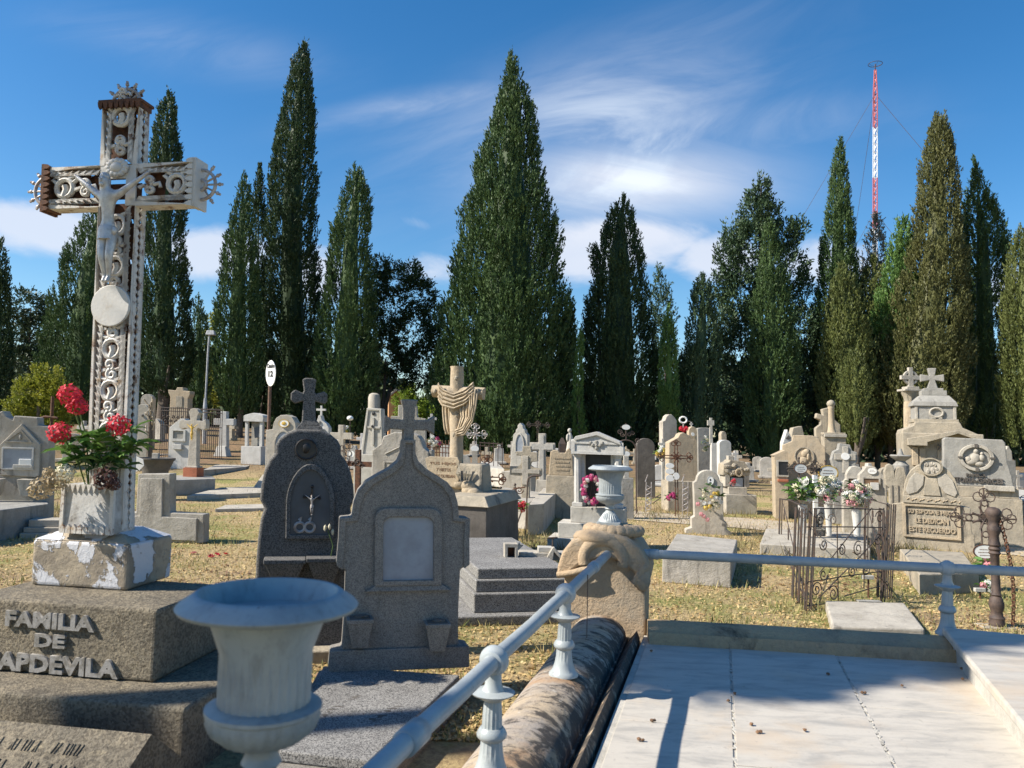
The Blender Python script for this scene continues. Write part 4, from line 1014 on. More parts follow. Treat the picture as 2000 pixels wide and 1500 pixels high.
# marble paving
ZM = .28
mfl, mnl = plane(1266, 1242, ZM), plane(1176, 1484, ZM); mdir = (mfl - mnl); mdir.z = 0; mdir.normalize()
mfr = plane(1900, 1282, ZM); xdir = (mfr - mfl); xdir.z = 0; Wm = xdir.length; xdir.normalize()
J1 = (plane(1428, 1256, ZM) - mfl).dot(xdir); J2 = (plane(1624, 1264, ZM) - mfl).dot(xdir)
mb = MB(); g_ = .006; rnd = random.Random(3)
cols = [0, J1, J2, Wm+.9]; rows = [[0, -1.62, -2.6, -4.6], [0, -2.05, -4.6], [0, -1.16, -2.5, -4.6]]
for c in range(3):
    for r_ in range(len(rows[c])-1):
        a0_, a1_ = cols[c]+g_, cols[c+1]-g_; b0_, b1_ = rows[c][r_+1]+g_, rows[c][r_]-g_
        dz = rnd.uniform(-.003, .003); skew = .035*a1_ if c else 0
        q = [mfl + xdir*a + (mdir*b) for a, b in ((a0_, b0_), (a1_, b0_), (a1_, b1_), (a0_, b1_))]
        mb.add([(p.x, p.y, ZM-.05) for p in q] + [(p.x, p.y, ZM+dz) for p in q], [[0, 1, 2, 3], [7, 6, 5, 4], [0, 1, 5, 4], [1, 2, 6, 5], [2, 3, 7, 6], [3, 0, 4, 7]])
o = mb.build('pavement', 'marble', None, .003); o['kind'] = 'structure'
mb = MB(); q = [mfl + xdir*a + mdir*b for a, b in ((-.03, -4.8), (Wm+1.0, -4.8), (Wm+1.0, .03), (-.03, .03))]
mb.add([(p.x, p.y, -.02) for p in q] + [(p.x, p.y, ZM-.006) for p in q], [[0, 1, 2, 3], [7, 6, 5, 4], [0, 1, 5, 4], [1, 2, 6, 5], [2, 3, 7, 6], [3, 0, 4, 7]])
o = mb.build('pavement', 'pale_stone'); o['kind'] = 'structure'
mb = MB(); rnd = random.Random(21)
for a_, b0_, b1_, wd in ((J1, -4.0, -.02, .011), (J2, -4.0, -.02, .012)):
    t_ = b0_
    while t_ < b1_:
        if rnd.random() < .5:
            p = mfl + xdir*(a_ + (.0) + rnd.uniform(-.004, .004)) + mdir*t_ ; sk = (p - mfl).dot(xdir)
            mb.ball(p.x, ZM - .001, p.y, wd*rnd.uniform(.4, 1.2), .0028, rnd.uniform(.012, .035), 1, .35, int(t_*1000) % 997)
        t_ += rnd.uniform(.012, .04)
o = mb.build('pavement', 'pale_stone'); o['kind'] = 'structure'
# left curb, bull-nosed with a ledge inside; built along its own Y axis
def curb(name, label, start, d, L, prof, mat):
    yaw_ = -math.degrees(math.atan2(d.x, d.y)); th = Thing(name, label, 'curb', pos=(start.x, start.y, 0), yaw=yaw_)
    mb = MB(); n = len(prof); ny = 2
    cuts = [0, L]
    for y in cuts: mb.v += [Vector((p[0], y, p[1])) for p in prof]
    mb.f = [[i, (i+1) % n, n + (i+1) % n, n + i] for i in range(n)] + [list(range(n)), list(range(2*n-1, n-1, -1))]
    o = mb.build(name, mat, None, 0, smooth=R(35)); o.location = th.o.location; o.rotation_euler = th.o.rotation_euler
    for k_ in ('label', 'category'): o[k_] = th.o[k_]
    o['kind'] = 'thing'
    bpy.data.objects.remove(th.o); th.o = o; o.name = name; return o
CZ = .40
def bull(w0, w1, zlow, ztop, ledge, zl):
    pts = [(w0, -.04), (w0, zlow)]
    for i in range(1, 12):
        a = math.pi*i/12; pts.append(((w0+w1)/2 - (w1-w0)/2*math.cos(a), zlow + (ztop-zlow)*math.sin(a)))
    return pts + [(w1, zlow), (w1+.012, zlow), (w1+.012, zlow-.025), (w1+ledge, zl+.02), (w1+ledge+.02, zl-.03), (w1+ledge+.02, -.04)]
cst = mnl - mdir*2.2; Lc = (mfl - cst).dot(mdir) - .05
curb('left_curb'.replace('left_', 'stone_'), 'rounded ochre stone curb streaked black, along the left side of the marble paving', cst, mdir, Lc, bull(-.50, -.14, .27, CZ, .07, .30), 'stained_curb')
fst = plane(1262, 1200, CZ-.02); fen = plane(2080, 1246, CZ-.02); fdir = (fen - fst); fdir.z = 0; Lf = fdir.length; fdir.normalize()
prof2 = [(-p[0]-.0, p[1]) for p in bull(-.34, -.02, .30, CZ-.02, .05, .33)][::-1]
th_yaw = fdir
curb('stone_curb', 'long weathered stone curb running right from the corner pillar below the rail', fst + Vector((fdir.y, -fdir.x, 0))*.34, fdir, Lf, [(p[0]-.0, p[1]) for p in [(-q[0], q[1]) for q in prof2]], 'weathered_curb')
# corner pillar with draped scroll top
pp = P(1186, 1250, 5.62); py_ = -math.degrees(yawT)*.8
pl = Thing('corner_pillar', 'ochre stone corner pillar with carved drapery, holding the rails below the far urn', 'pillar', pos=(pp.x, pp.y, 0), yaw=py_)
kk = pl.p.y / F
mb = pl.mm(); zt = .80
mb.box(-.29, .27, -.03, zt, -.16, .30); mb.build('shaft', 'ochre_pillar', pl, .02, seg=2)
mb = pl.mm()                                        # drapery mantle bulging over the top
top = 1.6 - (1042-850)*5.5/F
sec = [(-.335, .63), (-.33, .70), (-.30, .80), (-.24, .88), (-.12, .925), (.02, .935), (.13, .92), (.22, .86), (.28, .77), (.30, .68), (.285, .60), (.24, .60), (.20, .68), (.10, .76), (-.03, .775), (-.15, .74), (-.24, .66)]
mb.prism(sec, -.215, .34); mb.build('drapery', 'ochre_pillar', pl, .05, seg=4, smooth=R(60))
mb = pl.mm(); mb.tube([(-.02 + .135*math.cos(a), RZ-.03+.125*math.sin(a), -.2) for a in [R(x) for x in range(-20, 201, 20)]], .042, 10); mb.tube([(-.33, .64, -.21), (-.22, .665, -.225), (-.12, .70, -.225)], .022, 8); mb.tube([(.19, .62, -.21), (.235, .70, -.222), (.27, .74, -.20)], .025, 8)
mb.build('drapery_roll', 'ochre_pillar', pl, smooth=1.0)
mb = pl.mm(); mb.ball(.245, .645, -.215, .055, .075, .03, 2, .05); mb.ball(-.05, .9, -.1, .2, .06, .16, 2, .03); mb.build('tassel', 'ochre_pillar', pl, smooth=1.0)
mb = pl.mm()                                        # shell under the urn
for i in range(9):
    a = R(200 + i*17.5); mb.ball(.03 + .17*math.cos(a), .945, .02 + .15*math.sin(a), .058, .045, .058, 2)
mb.ball(.03, .95, .03, .17, .045, .17, 2); mb.build('shell_cap', 'ochre_pillar', pl, smooth=1.0)
# the two urns: same casting
def urn(label, base, k_, yaw=0):
    th = Thing('garden_urn', label, 'urn', pos=base, yaw=yaw, group='pale blue cast-iron urns on the terrace pillars')
    S = k_
    mb = th.mm(); mb.box(-.078*S, .078*S, 0, .026*S, -.078*S, .078*S); mb.build('foot_plate', 'urn_paint', th, .003)
    mb = th.mm(); mb.lathe([(.074*S, .026*S), (.074*S, .034*S), (.062*S, .05*S), (.046*S, .075*S), (.030*S, .092*S), (.024*S, .10*S)], 0, 0, 48, .10, (1, 4)); mb.build('foot', 'urn_paint', th, smooth=R(50))
    mb = th.mm(); mb.lathe([(.024*S, .10*S), (.034*S, .112*S), (.030*S, .12*S), (.026*S, .13*S), (.034*S, .142*S)], 0, 0, 32); mb.build('stem', 'urn_paint', th, smooth=1.0)
    mb = th.mm(); mb.lathe([(.034*S, .140*S), (.066*S, .150*S), (.090*S, .170*S), (.097*S, .188*S), (.092*S, .198*S)], 0, 0, 56, .07, (1, 3)); mb.lathe([(.092*S, .197*S), (.098*S, .201*S), (.098*S, .207*S), (.088*S, .211*S), (.078*S, .213*S)], 0, 0, 40); mb.build('bulb', 'urn_paint', th, smooth=R(55))
    mb = th.mm(); mb.lathe([(.078*S, .212*S), (.078*S, .30*S), (.082*S, .345*S), (.094*S, .366*S)], 0, 0, 64, .045, (0, 2)); mb.build('bowl', 'urn_paint', th, smooth=R(55))
    pr = [(.093*S, .362*S), (.130*S, .366*S), (.150*S, .372*S), (.153*S, .378*S), (.148*S, .384*S), (.130*S, .396*S), (.122*S, .402*S), (.117*S, .401*S), (.104*S, .375*S), (.078*S, .30*S), (.074*S, .23*S)]
    mb = th.mm(); mb.lathe(pr, 0, 0, 64); mb.build('rim', 'urn_paint', th, smooth=R(50))
    return th
uf = P(1190, 1026, 5.6); urn('distant white-blue fluted urn standing on the corner pillar shell', (uf.x, uf.y, .975), 1.03, py_)
un = P(526, 1165, 1.36); zrim = un.z + .010
urn('large blurred urn close to the camera in front of the iron cross monument', (un.x, un.y, zrim - .402*.97), .97, py_)
pl2 = Thing('urn_pillar', 'stone pillar carrying the large near urn at the lower edge of the photo', 'pillar', pos=(un.x, un.y, 0), yaw=py_)
mb = pl2.mm(); mb.box(-.16, .16, -.03, zrim-.402*.97-.04, -.16, .16); mb.build('shaft', 'ochre_pillar', pl2, .02)
mb = pl2.mm(); mb.box(-.12, .12, zrim-.402*.97-.04, zrim-.402*.97-.001, -.12, .12); mb.build('cap', 'ochre_pillar', pl2, .01)

# rails
def post(th, w, ztop, zbot, name='rail_post'):     # fluted baluster under the rail
    q = th.loc((w.x, w.y, 0)); H = ztop - zbot; z0 = zbot - th.p.z; o = []
    def L(pr, n=24, fl_=0, fr=(0, 0)):
        mb = th.mm(); mb.lathe([(r_, z0 + f*H) for r_, f in pr], q.x, q.y, n, fl_, fr); return mb
    mb = L([(.074, 0), (.074, .03), (.062, .06), (.055, .10), (.046, .17), (.040, .26), (.038, .36)], 32, .07, (3, 6))
    mb.lathe([(.040, z0+.35*H), (.052, z0+.38*H), (.054, z0+.41*H), (.046, z0+.45*H), (.040, z0+.47*H)], q.x, q.y, 24)
    mb.lathe([(.036, z0+.46*H), (.034, z0+.60*H), (.030, z0+.72*H)], q.x, q.y, 32, .09, (0, 2))
    mb.lathe([(.032, z0+.71*H), (.046, z0+.74*H), (.075, z0+.775*H), (.078, z0+.79*H), (.040, z0+.81*H), (.030, z0+.86*H), (.028, z0+.95*H), (.03, z0+H)], q.x, q.y, 24)
    return mb.build(name, 'rail_paint', th, smooth=R(50))
rl = Thing('handrail', 'pale blue iron handrail running from the corner pillar towards the camera', 'railing', pos=(near.x, near.y, CZ))
def ws(p): return rl.loc(p)
pA, pB = E0, E1 + rdir*.06
mb = rl.mm(); mb.tube([ws(pA.lerp(pB, i/24) + Vector((0, 0, .0022*math.sin(i*1.7)))) for i in range(25)], .029, 20, raw=True); mb.build('top_rail', 'rail_paint', rl, smooth=R(60))
def collar(th, loc_, c, d, prof, name='collar'):
    d = d.normalized(); mb = th.mm(); x = d.cross(Vector((0, 0, 1))).normalized(); y = x.cross(d); n = 24; m = len(prof)
    base = []
    for (t_, r_) in prof:
        for j in range(n):
            a = 2*math.pi*j/n; base.append(c + d*t_ + x*r_*math.cos(a) + y*r_*math.sin(a))
    V = [loc_(p) for p in base]; mb.add(V, [[i*n+j, i*n+(j+1) % n, (i+1)*n+(j+1) % n, (i+1)*n+j] for i in range(m-1) for j in range(n)] + [list(range(n)), list(range((m-1)*n, m*n))])
    return mb.build(name, 'rail_paint', th, smooth=R(50))
ring1 = [(-.045, .030), (-.04, .040), (-.028, .042), (-.02, .048), (-.006, .053), (.006, .053), (.02, .048), (.028, .042), (.04, .040), (.045, .030)]
ring2 = [(-.055, .030), (-.05, .036), (.05, .036), (.055, .030)]
posts = [near, near + rdir*((plane(1108, 1160, RZ)-near).dot(rdir))]
for p in posts:
    collar(rl, ws, p, rdir, ring1); post(rl, p, RZ-.03, CZ-.005)
def onleft(vv):
    lo, hi = -2.0, 4.0
    for _ in range(40):
        m_ = (lo+hi)/2
        if proj(near + rdir*m_)[1] > vv: lo = m_
        else: hi = m_
    return near + rdir*lo
collar(rl, ws, onleft(1440), rdir, ring2, 'sleeve'); collar(rl, ws, onleft(1108), rdir, ring2, 'sleeve')
sp_ = near - rdir*(posts[1]-posts[0]).length*1.02
post(rl, sp_, RZ-.03, CZ-.005); collar(rl, ws, sp_, rdir, ring1)
qa, qb = P(1148, 1122, 4.5), P(1146, 1246, 4.5); mb = rl.mm(); mb.tube([ws(qa), ws(qb)], .0025, 5, raw=True); mb.build('wire', 'old_iron', rl)
R0 = P(1268, 1082, 5.52); R1 = P(2000, 1117, 5.18); zr_ = (R0.z + R1.z)/2
rr_ = Thing('handrail', 'blue-grey iron handrail running right from the corner pillar across the iron enclosure', 'railing', pos=(R1.x, R1.y, CZ-.02))
fd = (R1 - R0).normalized(); 
def ws2(p): return rr_.loc(p)
mb = rr_.mm(); mb.tube([ws2(R0 - fd*.08), ws2(R1 + fd*1.2)], .031, 20, raw=True); mb.build('top_rail', 'rail_paint', rr_, smooth=R(60))
def onrail(u):
    lo, hi = 0, 5
    for _ in range(40):
        m_ = (lo+hi)/2
        if proj(R0 + fd*m_)[0] < u: lo = m_
        else: hi = m_
    return R0 + fd*lo
pr_ = onrail(1850); collar(rr_, ws2, pr_, fd, [(t_*.9, r_*.98) for t_, r_ in ring1]); post(rr_, pr_, pr_.z-.03, CZ-.025)
collar(rr_, ws2, onrail(1285), fd, [(-.06, .033), (-.055, .036), (.0, .036), (.004, .033)], 'sleeve')
# polished step slab at the right edge
ZS = .435
sl_ = slab('marble_slab', 'thick polished beige stone slab rising above the marble paving at the right edge', 'stone slab', [(1840, 1224), (2250, 1262), (2600, 1560), (2120, 1560)], ZS, .05, 'marble', .012, part='top_slab')
c1, c2 = plane(1840, 1224, ZS), plane(2120, 1560, ZS); c3 = plane(2250, 1262, ZS); c4 = plane(2600, 1560, ZS)
ins = (c3 - c1).normalized()*.035; dn = (c2 - c1).normalized()*.03
mb = sl_.mm(); q = [c1+ins+dn, c3+dn, c4, c2+ins]; q = [sl_.loc(p) for p in q]
mb.add([(p.x, p.y, -(ZS-.05)+ZM-.1) for p in q] + [(p.x, p.y, -.001) for p in q], [[0, 1, 2, 3], [7, 6, 5, 4], [0, 1, 5, 4], [1, 2, 6, 5], [2, 3, 7, 6], [3, 0, 4, 7]]); mb.build('riser', 'pale_stone', sl_, .004)
# small dry cones lying on the paving
for i, (u, v) in enumerate(((1273, 1411), (1422, 1372), (1468, 1418), (1485, 1433), (1572, 1430), (1617, 1319), (1684, 1356), (1762, 1342), (1435, 1358), (1400, 1250), (1649, 1265), (1272, 1274), (1248, 1448), (1880, 1329), (1878, 1309))):
    p = plane(u, v, ZM); mb = MB(); rnd = random.Random(i); mb.ball(0, .008, 0, .011, .008, .010, 1, .25, i)
    if i % 3 == 0: mb.ball(.014, .007, .004, .009, .007, .008, 1, .3, i+50)
    o = mb.build('cypress_cone', 'cone_brown'); o.location = (p.x, p.y, ZM+.002); o.rotation_euler = (0, 0, i)
    tag(o, 'small dry brown cypress cone lying on the marble paving', 'cone', 'cones scattered on the marble paving')

# ================================================================== centre headstone with flared cross, and its slab
CS = 4.9
gs = slab('grave_slab', 'speckled grey grave slab with dark stains lying before the ogee-shaped headstone', 'grave slab', [(545, 1466), (722, 1486), (898, 1318), (632, 1300)], .16, .05, 'stepped_granite', .008, part='slab')
mb = gs.mm()
e = [plane(u, v, .16) for u, v in ((545, 1466), (722, 1486), (898, 1318), (632, 1300))]; cc = sum(e, Vector())/4
q = [gs.loc(cc + (p-cc)*1.13) for p in e]
mb.add([(p.x, p.y, -.11-.04) for p in q] + [(p.x, p.y, -.002) for p in q], [[0, 1, 2, 3], [7, 6, 5, 4], [0, 1, 5, 4], [1, 2, 6, 5], [2, 3, 7, 6], [3, 0, 4, 7]]); mb.build('plinth', 'grey_granite', gs, .01)
mb = gs.mm(); rnd = random.Random(9)
for (ua, va, ub, vb) in ((632, 1398, 745, 1333), (727, 1407, 782, 1378)):
    for i in range(13):
        t_ = rnd.random(); p = gs.loc(plane(ua+(ub-ua)*t_+rnd.uniform(-5, 5), va+(vb-va)*t_+rnd.uniform(-3, 3), .16)); mb.ball(p.x, .0495, p.y, rnd.uniform(.008, .03), .003, rnd.uniform(.006, .018), 1, .3, i)
mb.build('moss_stains', 'dark_stone', gs)
hs = Thing('ogee_headstone', 'grey stone headstone with ogee shoulders rising into a flared cross, blank oblong panel', 'headstone', u=784, v=1308, D=CS, yaw=14)
def mirror(pts, c): return pts + [(2*c - a, b) for a, b in pts[::-1]]
C0 = 792; cbase = 782
left = [(661, 1306), (664, 1262), (686, 1262), (688, 1196), (690, 1116), (672, 1108), (675, 1064), (677, 1018), (700, 1018), (704, 990), (712, 968), (726, 950), (748, 936), (770, 926), (786, 912), (796, 896), (799, 870), (798, 846), (795, 846)]
# the axis leans with the photo: mirror about C0, shifted back by the roll
def unr(u, v): return (u + ROLL*(1308-v) - 0, v)
L2 = [(a - 798, b) for a, b in left]
half = [(-131, 1306), (-129, 1268), (-108, 1264), (-106, 1196), (-107, 1120), (-124, 1110), (-122, 1064), (-122, 1020), (-100, 1018), (-97, 990), (-90, 968), (-76, 950), (-54, 936), (-34, 924), (-19, 910), (-13, 895), (-12, 868)]
body = [(cbase + a + ROLL*(1308-b), b) for a, b in half] + [(cbase - a + ROLL*(1308-b), b) for a, b in half[::-1]]
mb = hs.mb(); mb.prism(body, 0, 46); mb.build('stone', 'grey_granite', hs, .012, seg=2)
inner = [(a*.87 + (0 if b > 900 else 0), 1306-(1306-b)*.985-3) for a, b in half[5:]]
rim_o = [(a, b) for a, b in half[5:]]
outp = [(cbase + a + ROLL*(1308-b), b) for a, b in rim_o] + [(cbase - a + ROLL*(1308-b), b) for a, b in rim_o[::-1]]
inp = [(cbase + (a+11 if a < -30 else a*.55) + ROLL*(1308-b), b + 8) for a, b in rim_o] + [(cbase - (a+11 if a < -30 else a*.55) + ROLL*(1308-b), b + 8) for a, b in rim_o[::-1]]
mb = hs.mb(); mb.ring_open(outp, inp, -5, 1); mb.build('raised_edge', 'grey_granite', hs, .006)
def cxr(a, v): return cbase + a + ROLL*(1308-v)
# cross on top
mb = hs.mb(); cr_pts = [(-16, 790), (16, 790), (11, 806), (10, 830), (36, 829), (49, 820), (49, 858), (36, 850), (10, 850), (11, 880), (-11, 880), (-10, 850), (-34, 849), (-45, 858), (-45, 822), (-34, 829), (-10, 830), (-11, 806)]
mb.prism([(cxr(a, b), b) for a, b in cr_pts], 8, 36); mb.build('cross', 'grey_granite', hs, .008)
# framed panel
def rr(a0, b0, a1, b1, r_=12, n=5):
    pts = []
    for (ca_, cb_, s0) in ((a0+r_, b0+r_, 180), (a1-r_, b0+r_, 270)):
        for i in range(n+1): a = R(s0 + 90*i/n); pts.append((ca_ + r_*math.cos(a), cb_ + r_*math.sin(a)))
    return pts + [(a1, b1), (a0, b1)]
fo, fi = rr(732, 1000, 858, 1148, 22), rr(748, 1018, 842, 1138, 16)
mb = hs.mb(); mb.ring(fo, fi, -9, 1); mb.build('panel_frame', 'grey_granite', hs, .008)
mb = hs.mb(); mb.prism(fi, -2, .5); mb.build('panel', 'slate_panel', hs)
mb = hs.mb(); mb.frustum(716, 876, 1158, -10, 1, 734, 858, 1147, -6, 1); mb.build('panel_sill', 'grey_granite', hs, .004)
for (a, b) in ((706, 1212), (848, 1224)):
    mb = hs.mb(); mb.frustum(a-14, a+14, b+46, -26, 1, a-22, a+22, b, -34, 1); mb.box(a-24, a+24, b-8, b, -36, 1); w_ = mb.build('wall_vase', 'grey_granite', hs, .004)
    mb = hs.mb(); mb.box(a-18, a+18, b-9.5, b-8.2, -30, -4); mb.ball(a, b-10, -17, 14, 5, 10, 1, .4); mb.build('soil', 'dark_stone', w_)
mb = hs.mb(); mb.box(cbase-129, cbase+129, 1266, 1307, -8, -.5); mb.build('foot_band', 'grey_granite', hs, .006)

# ================================================================== dark gothic headstone
DH = 5.6
dk = Thing('gothic_headstone', 'dark speckled granite headstone with lobed outline, black medallion and pointed niche', 'headstone', u=597, v=1276, D=DH, yaw=14)
hh_ = [(-92, 1276), (-92, 1180), (-91, 1100), (-88, 1055), (-84, 1020), (-78, 1000), (-86, 985), (-84, 955), (-79, 930), (-70, 908), (-60, 895), (-60, 880), (-54, 868), (-40, 856), (-22, 848)]
bd = [(597+a, b) for a, b in hh_] + [(597-a, b) for a, b in hh_[::-1]]
mb = dk.mb(); mb.prism(bd, 0, 44); mb.build('stone', 'speckled_granite', dk, .02, seg=2)
mb = dk.mb(); mb.frustum(573, 625, 850, 6, 40, 578, 620, 840, 9, 36); mb.frustum(580, 618, 840, 9, 36, 585, 612, 830, 12, 34); mb.build('cross_foot', 'speckled_granite', dk, .004)
mb = dk.mb(); cp = [(-13, 750), (-6, 747), (6, 747), (13, 750), (10, 772), (12, 778), (28, 772), (34, 778), (34, 792), (28, 798), (11, 792), (13, 832), (-13, 832), (-11, 792), (-26, 798), (-34, 792), (-34, 778), (-26, 771), (-12, 777), (-10, 772)]
mb.prism([(597+a, b) for a, b in cp], 12, 34); mb.build('cross', 'speckled_granite', dk, .008)
mb = dk.mb(); mb.prism(oval(593, 886, 19, 19, 24), -5, 1); md = mb.build('medallion', 'bronze', dk, .004); mb = dk.mb(); mb.tube([(593+19*math.cos(i*.2618), 886+19*math.sin(i*.2618), -4) for i in range(24)], 2.2, 6, closed=True); mb.ball(593, 884, -5, 8, 10, 3, 2, .1); mb.build('relief', 'bronze', md, smooth=1.0)
go, gi = gothic(558, 646, 914, 985, 1058), gothic(566, 638, 926, 988, 1050)
mb = dk.mb(); mb.ring(go, gi, -8, 1); mb.build('niche_frame', 'speckled_granite', dk, .006)
mb = dk.mb(); mb.prism(gi, -1.5, .5); nb_ = mb.build('niche_panel', 'dark_panel', dk)
cq = Thing.__new__(Thing); 
mb = dk.mb(); mb.tube([(605, 962, -5), (602, 1012, -5)], 2.0, 6); mb.tube([(592, 978, -5), (617, 980, -5)], 1.8, 6); mb.ball(605, 958, -5, 3.2); mb.ball(591, 978, -5, 3.2); mb.ball(618, 980, -5, 3.2); ni = mb.build('small_crucifix', 'bronze', dk, smooth=1.0)
corpus(ni, 40*dk.k, dk.T(604, 1013, -8), 'silver_iron', name='figure')
for a in (583, 601):
    mb = dk.mb(); mb.tube([(a + 9*math.cos(i*.524), 1036 + 9*math.sin(i*.524), -4) for i in range(12)], 3, 6, closed=True); mb.tube([(a-2, 1022, -4), (a+3, 1016, -4), (a, 1028, -4)], 2, 5); mb.build('metal_wreath', 'silver_iron', dk, smooth=1.0)
for (a, b, w0) in ((558, 1096, 34), (629, 1094, 30)):
    mb = dk.mb(); mb.frustum(a-w0*.55, a+w0*.55, b+44, -26, 1, a-w0, a+w0, b+4, -40, 1); mb.box(a-w0-3, a+w0+3, b-4, b+4, -42, 1); mb.build('wall_planter', 'speckled_granite', dk, .005)
mb = dk.mb(); mb.tube([(640, 1092, -16), (644, 1070, -16), (634, 1040, -14)], .9, 5); mb.build('flower_stem', 'stem_green', dk)
for (a, b) in ((629, 1036), (637, 1034), (643, 1044)): mb = dk.mb(); mb.ball(a, b, -15, 3, 6.5, 3, 1); mb.build('tulip', 'petal_cream', dk, smooth=1.0)
mb = dk.mb(); mb.box(497, 697, 1262, 1300, -40, 60); mb.build('plinth', 'weathered_tan', dk, .01)
# stack of pale slabs glimpsed between the monument and the near urn
st = Thing('slab_pile', 'stack of pale flat stone slabs glimpsed left of the near urn', 'stone slabs', u=420, v=1300, D=5.75, yaw=-6)
mb = st.mb()
for (b0, b1_, a0_, a1_) in ((1198, 1216, 352, 500), (1216, 1240, 360, 500), (1240, 1256, 356, 500), (1262, 1300, 364, 500)): mb.box(a0_, a1_, b0, b1_-1, 0, 110)
mb.build('slabs', 'pale_stone', st, .006)

# ================================================================== graves in the middle distance
def stone_thing(name, label, cat, u, v=None, D=None, yaw=0, group=None): return Thing(name, label, cat, u=u, v=v, D=D, yaw=yaw, group=group)
def P1(th, pts, c0, c1, name, mat, bevel=.01):
    mb = th.mb(); mb.prism(pts, c0, c1); return mb.build(name, mat, th, bevel)
def B1(th, a0, a1, b0, b1, c0, c1, name, mat, bevel=.008):
    mb = th.mb(); mb.box(a0, a1, b0, b1, c0, c1); return mb.build(name, mat, th, bevel)
def niche(th, pts_o, pts_i, c, name='niche', frame='white_stone', back='niche_dark', dep=3):
    mb = th.mb(); mb.ring(pts_o, pts_i, c-2, c+.6); f = mb.build(name+'_frame', frame, th, .003)
    mb = th.mb(); mb.prism(pts_i, c-.4, c+.5); mb.build(name+'_glass', back, th); return f
def steps(th, u, v0, tiers, mat, name='base'):     # tiers: (halfwidth, height, front, back) from the ground up
    b = v0
    for (w_, h, c0, c1) in tiers:
        B1(th, u-w_, u+w_, b-h, b-.2, c0, c1, name, mat); b -= h
    return b
def iron_cross(th, u, vt, vb, l, r, va, mat='rust', rad=1.6, openw=4.5, end=8):
    """open wrought cross: pairs of bars with looped ends"""
    mb = th.mb()
    for s_ in (-1, 1):
        mb.tube([(u+s_*openw*.5, vb, 0), (u+s_*openw*.5, vt+end, 0)], rad*.6, 6)
        mb.tube([(l+end, va+s_*openw*.5, 0), (r-end, va+s_*openw*.5, 0)], rad*.6, 6)
    o = mb.build('bars', mat, th, smooth=1.0)
    for (ea, eb, dx, dy) in ((u, vt, 0, -1), (l, va, -1, 0), (r, va, 1, 0)):
        mb = th.mb()
        for s_ in (-1, 0, 1):
            ca, cb_ = ea - dx*end*.6 + (s_*end*.5 if dx == 0 else (abs(s_)-1)*end*-.0 + (0 if s_ else dx*end*.35)), eb - dy*end*.6 + (s_*end*.5 if dy == 0 else (0 if s_ else dy*end*.35))
            mb.tube([(ca + end*.42*math.cos(i*.785), cb_ + end*.42*math.sin(i*.785), 0) for i in range(8)], rad*.5, 5, closed=True)
        mb.tube([(ea - dx*end, eb - dy*end, 0), (ea + dx*2, eb + dy*2, 0)], rad*.7, 5)
        mb.build('looped_end', mat, th, smooth=1.0)
    mb = th.mb()
    for i in range(8):
        a = i*math.pi/4 + .39; mb.tube([(u, va, -1), (u + end*1.1*math.cos(a), va + end*1.1*math.sin(a), -1)], rad*.9, 5, r1=None)
    mb.tube([(u + end*.5*math.cos(i*.628), va + end*.5*math.sin(i*.628), -1) for i in range(10)], rad*.6, 5, closed=True)
    mb.build('sunburst', mat, th, smooth=1.0)
def plaque(th, u, v, ru, rv, c, rim='rust', name='enamel_plaque', lines=3, mat='black_letters', border=True):
    mb = th.mb(); mb.prism(oval(u, v, ru, rv), c-1, c); p = mb.build(name, 'enamel', th, .002)
    if border:
        mb = th.mb(); mb.ring(oval(u, v, ru*1.1, rv*1.1), oval(u, v, ru*.98, rv*.97), c-1.4, c+.2); mb.build('rim', rim, p)
    if lines:
        mb = th.mb()
        for i in range(lines):
            b = v - rv*.35 + i*rv*.42; w_ = ru*(.62 - .12*abs(i-1)); a = u - w_
            rnd = random.Random(int(u*7+i))
            while a < u + w_ - 1: L = rnd.uniform(1.2, 3); mb.box(a, min(u+w_, a+L), b, b+rv*.10, c-1.25, c-1.02); a += L + .8
        mb.build('worn_script', 'brown_letters', p)
    return p
def flowers(label, u, v, D, ru, rv, mix, seed, **kw): return bouquet(label, u, v, D, ru, rv, mix, seed, **kw)

# ---------- stepped granite grave behind the left rail
D0 = 6.8
sg = stone_thing('stepped_grave', 'speckled grey granite grave of three steps on a broad plinth, behind the pale handrail', 'grave', 1015, None, 6.85, 14)
vb = sg.v0; q = D0/1550
def sz(v): return v
B1(sg, 878, 1142, 1196, vb-.2, -26, 560, 'plinth', 'stepped_granite', .012)
B1(sg, 928, 1128, 1160, 1195.8, 0, 500, 'step', 'stepped_granite', .01)
B1(sg, 934, 1122, 1137, 1159.8, 14, 480, 'step', 'stepped_granite', .01)
B1(sg, 940, 1116, 1117, 1136.8, 26, 470, 'step', 'stepped_granite', .01)
zt = 1.6 - (1117-846)*6.95/F
def rest(name, label, cat, u, v, z, yaw=0, group=None):
    t_ = Thing(name, label, cat, u=u, v=v, z=z, yaw=yaw, group=group); return t_
ztop = (P(1000, 1117, sg.p.y + 26*sg.k)).z
bx = rest('stone_box', 'small hollow stone box standing on the stepped granite grave', 'stone box', 999, 1096, ztop, 8)
mb = bx.mb(); mb.ring(rect(986, 1063, 1012, 1096), rect(992, 1070, 1006, 1091), 0, 22); mb.build('frame', 'light_stone', bx, .004); B1(bx, 992, 1006, 1070, 1091, 18, 21, 'back', 'rust')
mb = bx.mb(); mb.add([bx.T(*p) for p in ((1012, 1064, 2), (1012, 1076, 2), (1024, 1066, 8), (1018, 1060, 20), (1008, 1059, 16))], [[0, 1, 2, 3, 4], [0, 4, 3], [0, 2, 1]]); mb.build('broken_lid', 'grey_stone', bx)
